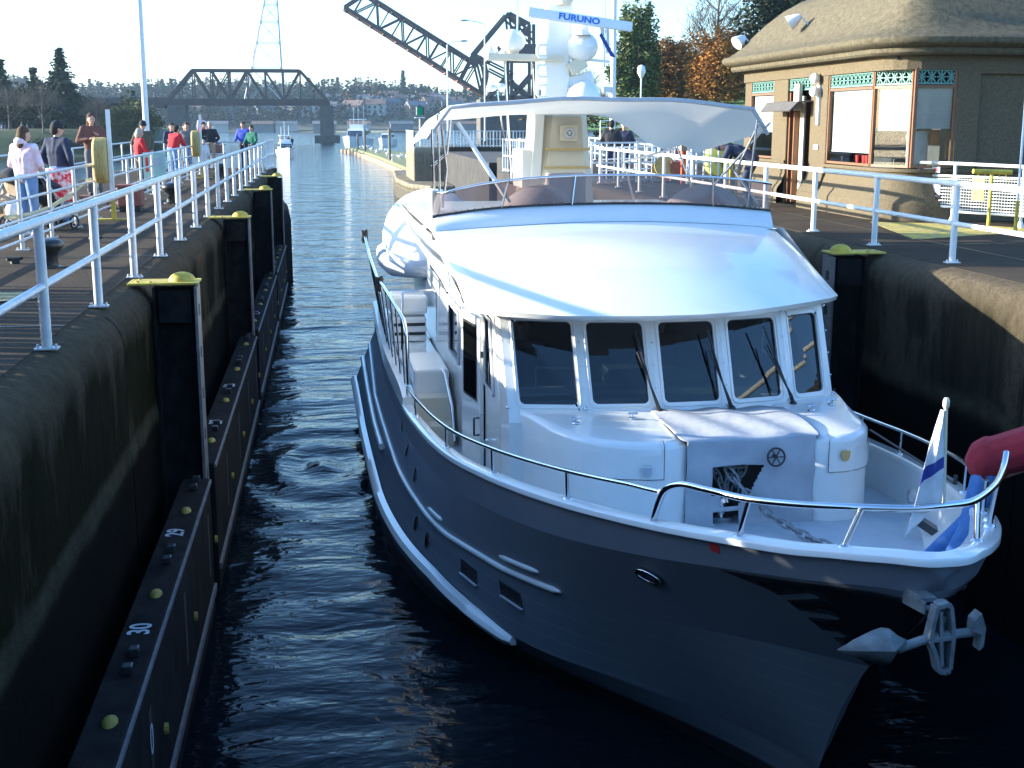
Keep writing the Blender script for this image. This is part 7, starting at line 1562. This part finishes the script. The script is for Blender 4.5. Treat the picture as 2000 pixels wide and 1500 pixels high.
spots = [(2,770),(9,800),(16,760),(18.5,812),(24,790),(29,765),(31,818),(38,775),(44,800),(52,762),(56,815),(63,780),(69,800),(73,764),(80,812),(86,775),(92,795),(99,768),(106,810),(112,785),(-8,765),(-20,772),(-35,764),(124,775),(131,800),(6,822),(40,832),(66,838),(-52,770),(-75,765)]
for i, (x, y) in enumerate(spots):
    a, b = i % 5, (i*2) % 3; key = (a, b)
    if key not in combos: combos.append(key); protos.append(house(rr.uniform(8,12), 8, rr.choice((4.2,5.8,6.2)), hw[a], hr[b], names[a]+' house with a '+rn[b]+' roof among the trees of the far hillside', (x, y, hillz(x,y)), rr.uniform(-.5,.5)))
    else: place_copy(protos[combos.index(key)], (x, y, hillz(x,y)), rr.uniform(-.5,.5))
# shoreline quays and moored boats far away
for i in range(9):
    x = -55 + i*19 + rr.uniform(-5,5); t = thing('boat_shed', 'low pale waterside shed on the far shore', 'shed', (x, 712, -2.2), 0, 'sheds along the far shore'); MB().box(-6,-4,-3,6,4,2.6).build('wall', hw[(i*2) % 4], t); MB().add([(-6.5,-4.5,2.6),(6.5,-4.5,2.6),(6.5,4.5,2.6),(-6.5,4.5,2.6),(-6.5,0,4.2),(6.5,0,4.2)], [(0,1,5,4),(2,3,4,5),(0,4,3),(1,2,5)]).build('roof', hr[i % 3], t)

# ================================================================ out of the picture: added blockers that shade the near pier, and the gate below
sh = thing('shade_screen', 'unseen slatted screen added on the left pier to cast shade', 'screen', (-6.2,3.0,0))  # added screen, shapes the sun on the near deck and bow
for i in range(50):
    y = .24*i; gap = .04 if i % 3 else .10
    MB().box(-.03,y,.05,.03,y+.24-gap,.92).build('slat', brownp, sh)
for (y0, y1, z0, z1) in ((0,6.92,.92,2.8),(6.92,7.24,.92,1.46),(7.24,7.30,.92,2.8),(7.30,7.50,.92,1.15),(7.30,7.50,1.36,2.8),(7.50,10.6,.92,2.8)): MB().box(-.03,y0,z0,.03,y1,z1).build('shade_board', brownp, sh)  # boards block the sun; openings let it reach the pennant and bow cap
cg = thing('lock_gate', 'closed lock gate under the camera, lightened to bounce light onto the bow', 'lock gate', (2.6,0,-6)); MB().box(-4.5,-.9,0,4.6,1.4,5.9).build('gate_leaf', mat('lightened_gate_bounce', (0.30,0.28,0.24), .9, col2=(0.22,0.20,0.17), scale=2), cg)  # leaf colour raised to reflect light back onto the bow
sh2 = thing('gate_walkway_fence', 'low white rail on the gate walkway below the camera', 'railing', (2.6,1.2,-.1)); MB().box(-4.5,-.03,.9,4.6,.03,1.0).build('top_rail', rail_wh, sh2)
bgb = thing('rear_sky_blocker', 'unseen concrete block added behind the camera to block sky light', 'building', (6,-14,0)); MB().box(-16,-8,0,16,0,4.5).build('wall', stone, bgb); MB().box(-16.5,-8.5,4.5,16.5,.5,4.9).build('roof', roofm, bgb)  # added mass that cuts sky light from behind the camera
shade_mass = thing('pier_shade_block', 'unseen concrete block added on the left pier to cast shade', 'building', (-7.3,-1,0)); MB().box(-4.0,-4,0,-.2,6.0,3.4).build('wall', stone, shade_mass); MB().box(-4.4,-4.4,3.4,.2,6.4,3.7).build('roof', roofm, shade_mass)  # added mass that throws shade over the near pier

hz_ = MB().box(-930,-80,-9,930,1540,120).build('haze', None); hz_.data.materials.clear()
hm_ = bpy.data.materials.new('valley_haze'); hm_.use_nodes = True; n_ = hm_.node_tree; n_.nodes.clear(); ho = n_.nodes.new('ShaderNodeOutputMaterial'); hv = n_.nodes.new('ShaderNodeVolumePrincipled')
hv.inputs['Density'].default_value = 0.00013; hv.inputs['Color'].default_value = (0.60,0.80,1.0,1); hv.inputs['Anisotropy'].default_value = 0.3; n_.links.new(hv.outputs[0], ho.inputs['Volume'])
hz_.data.materials.append(hm_); tag(hz_, 'pale bluish haze in the air over the channel', 'haze', kind='stuff')
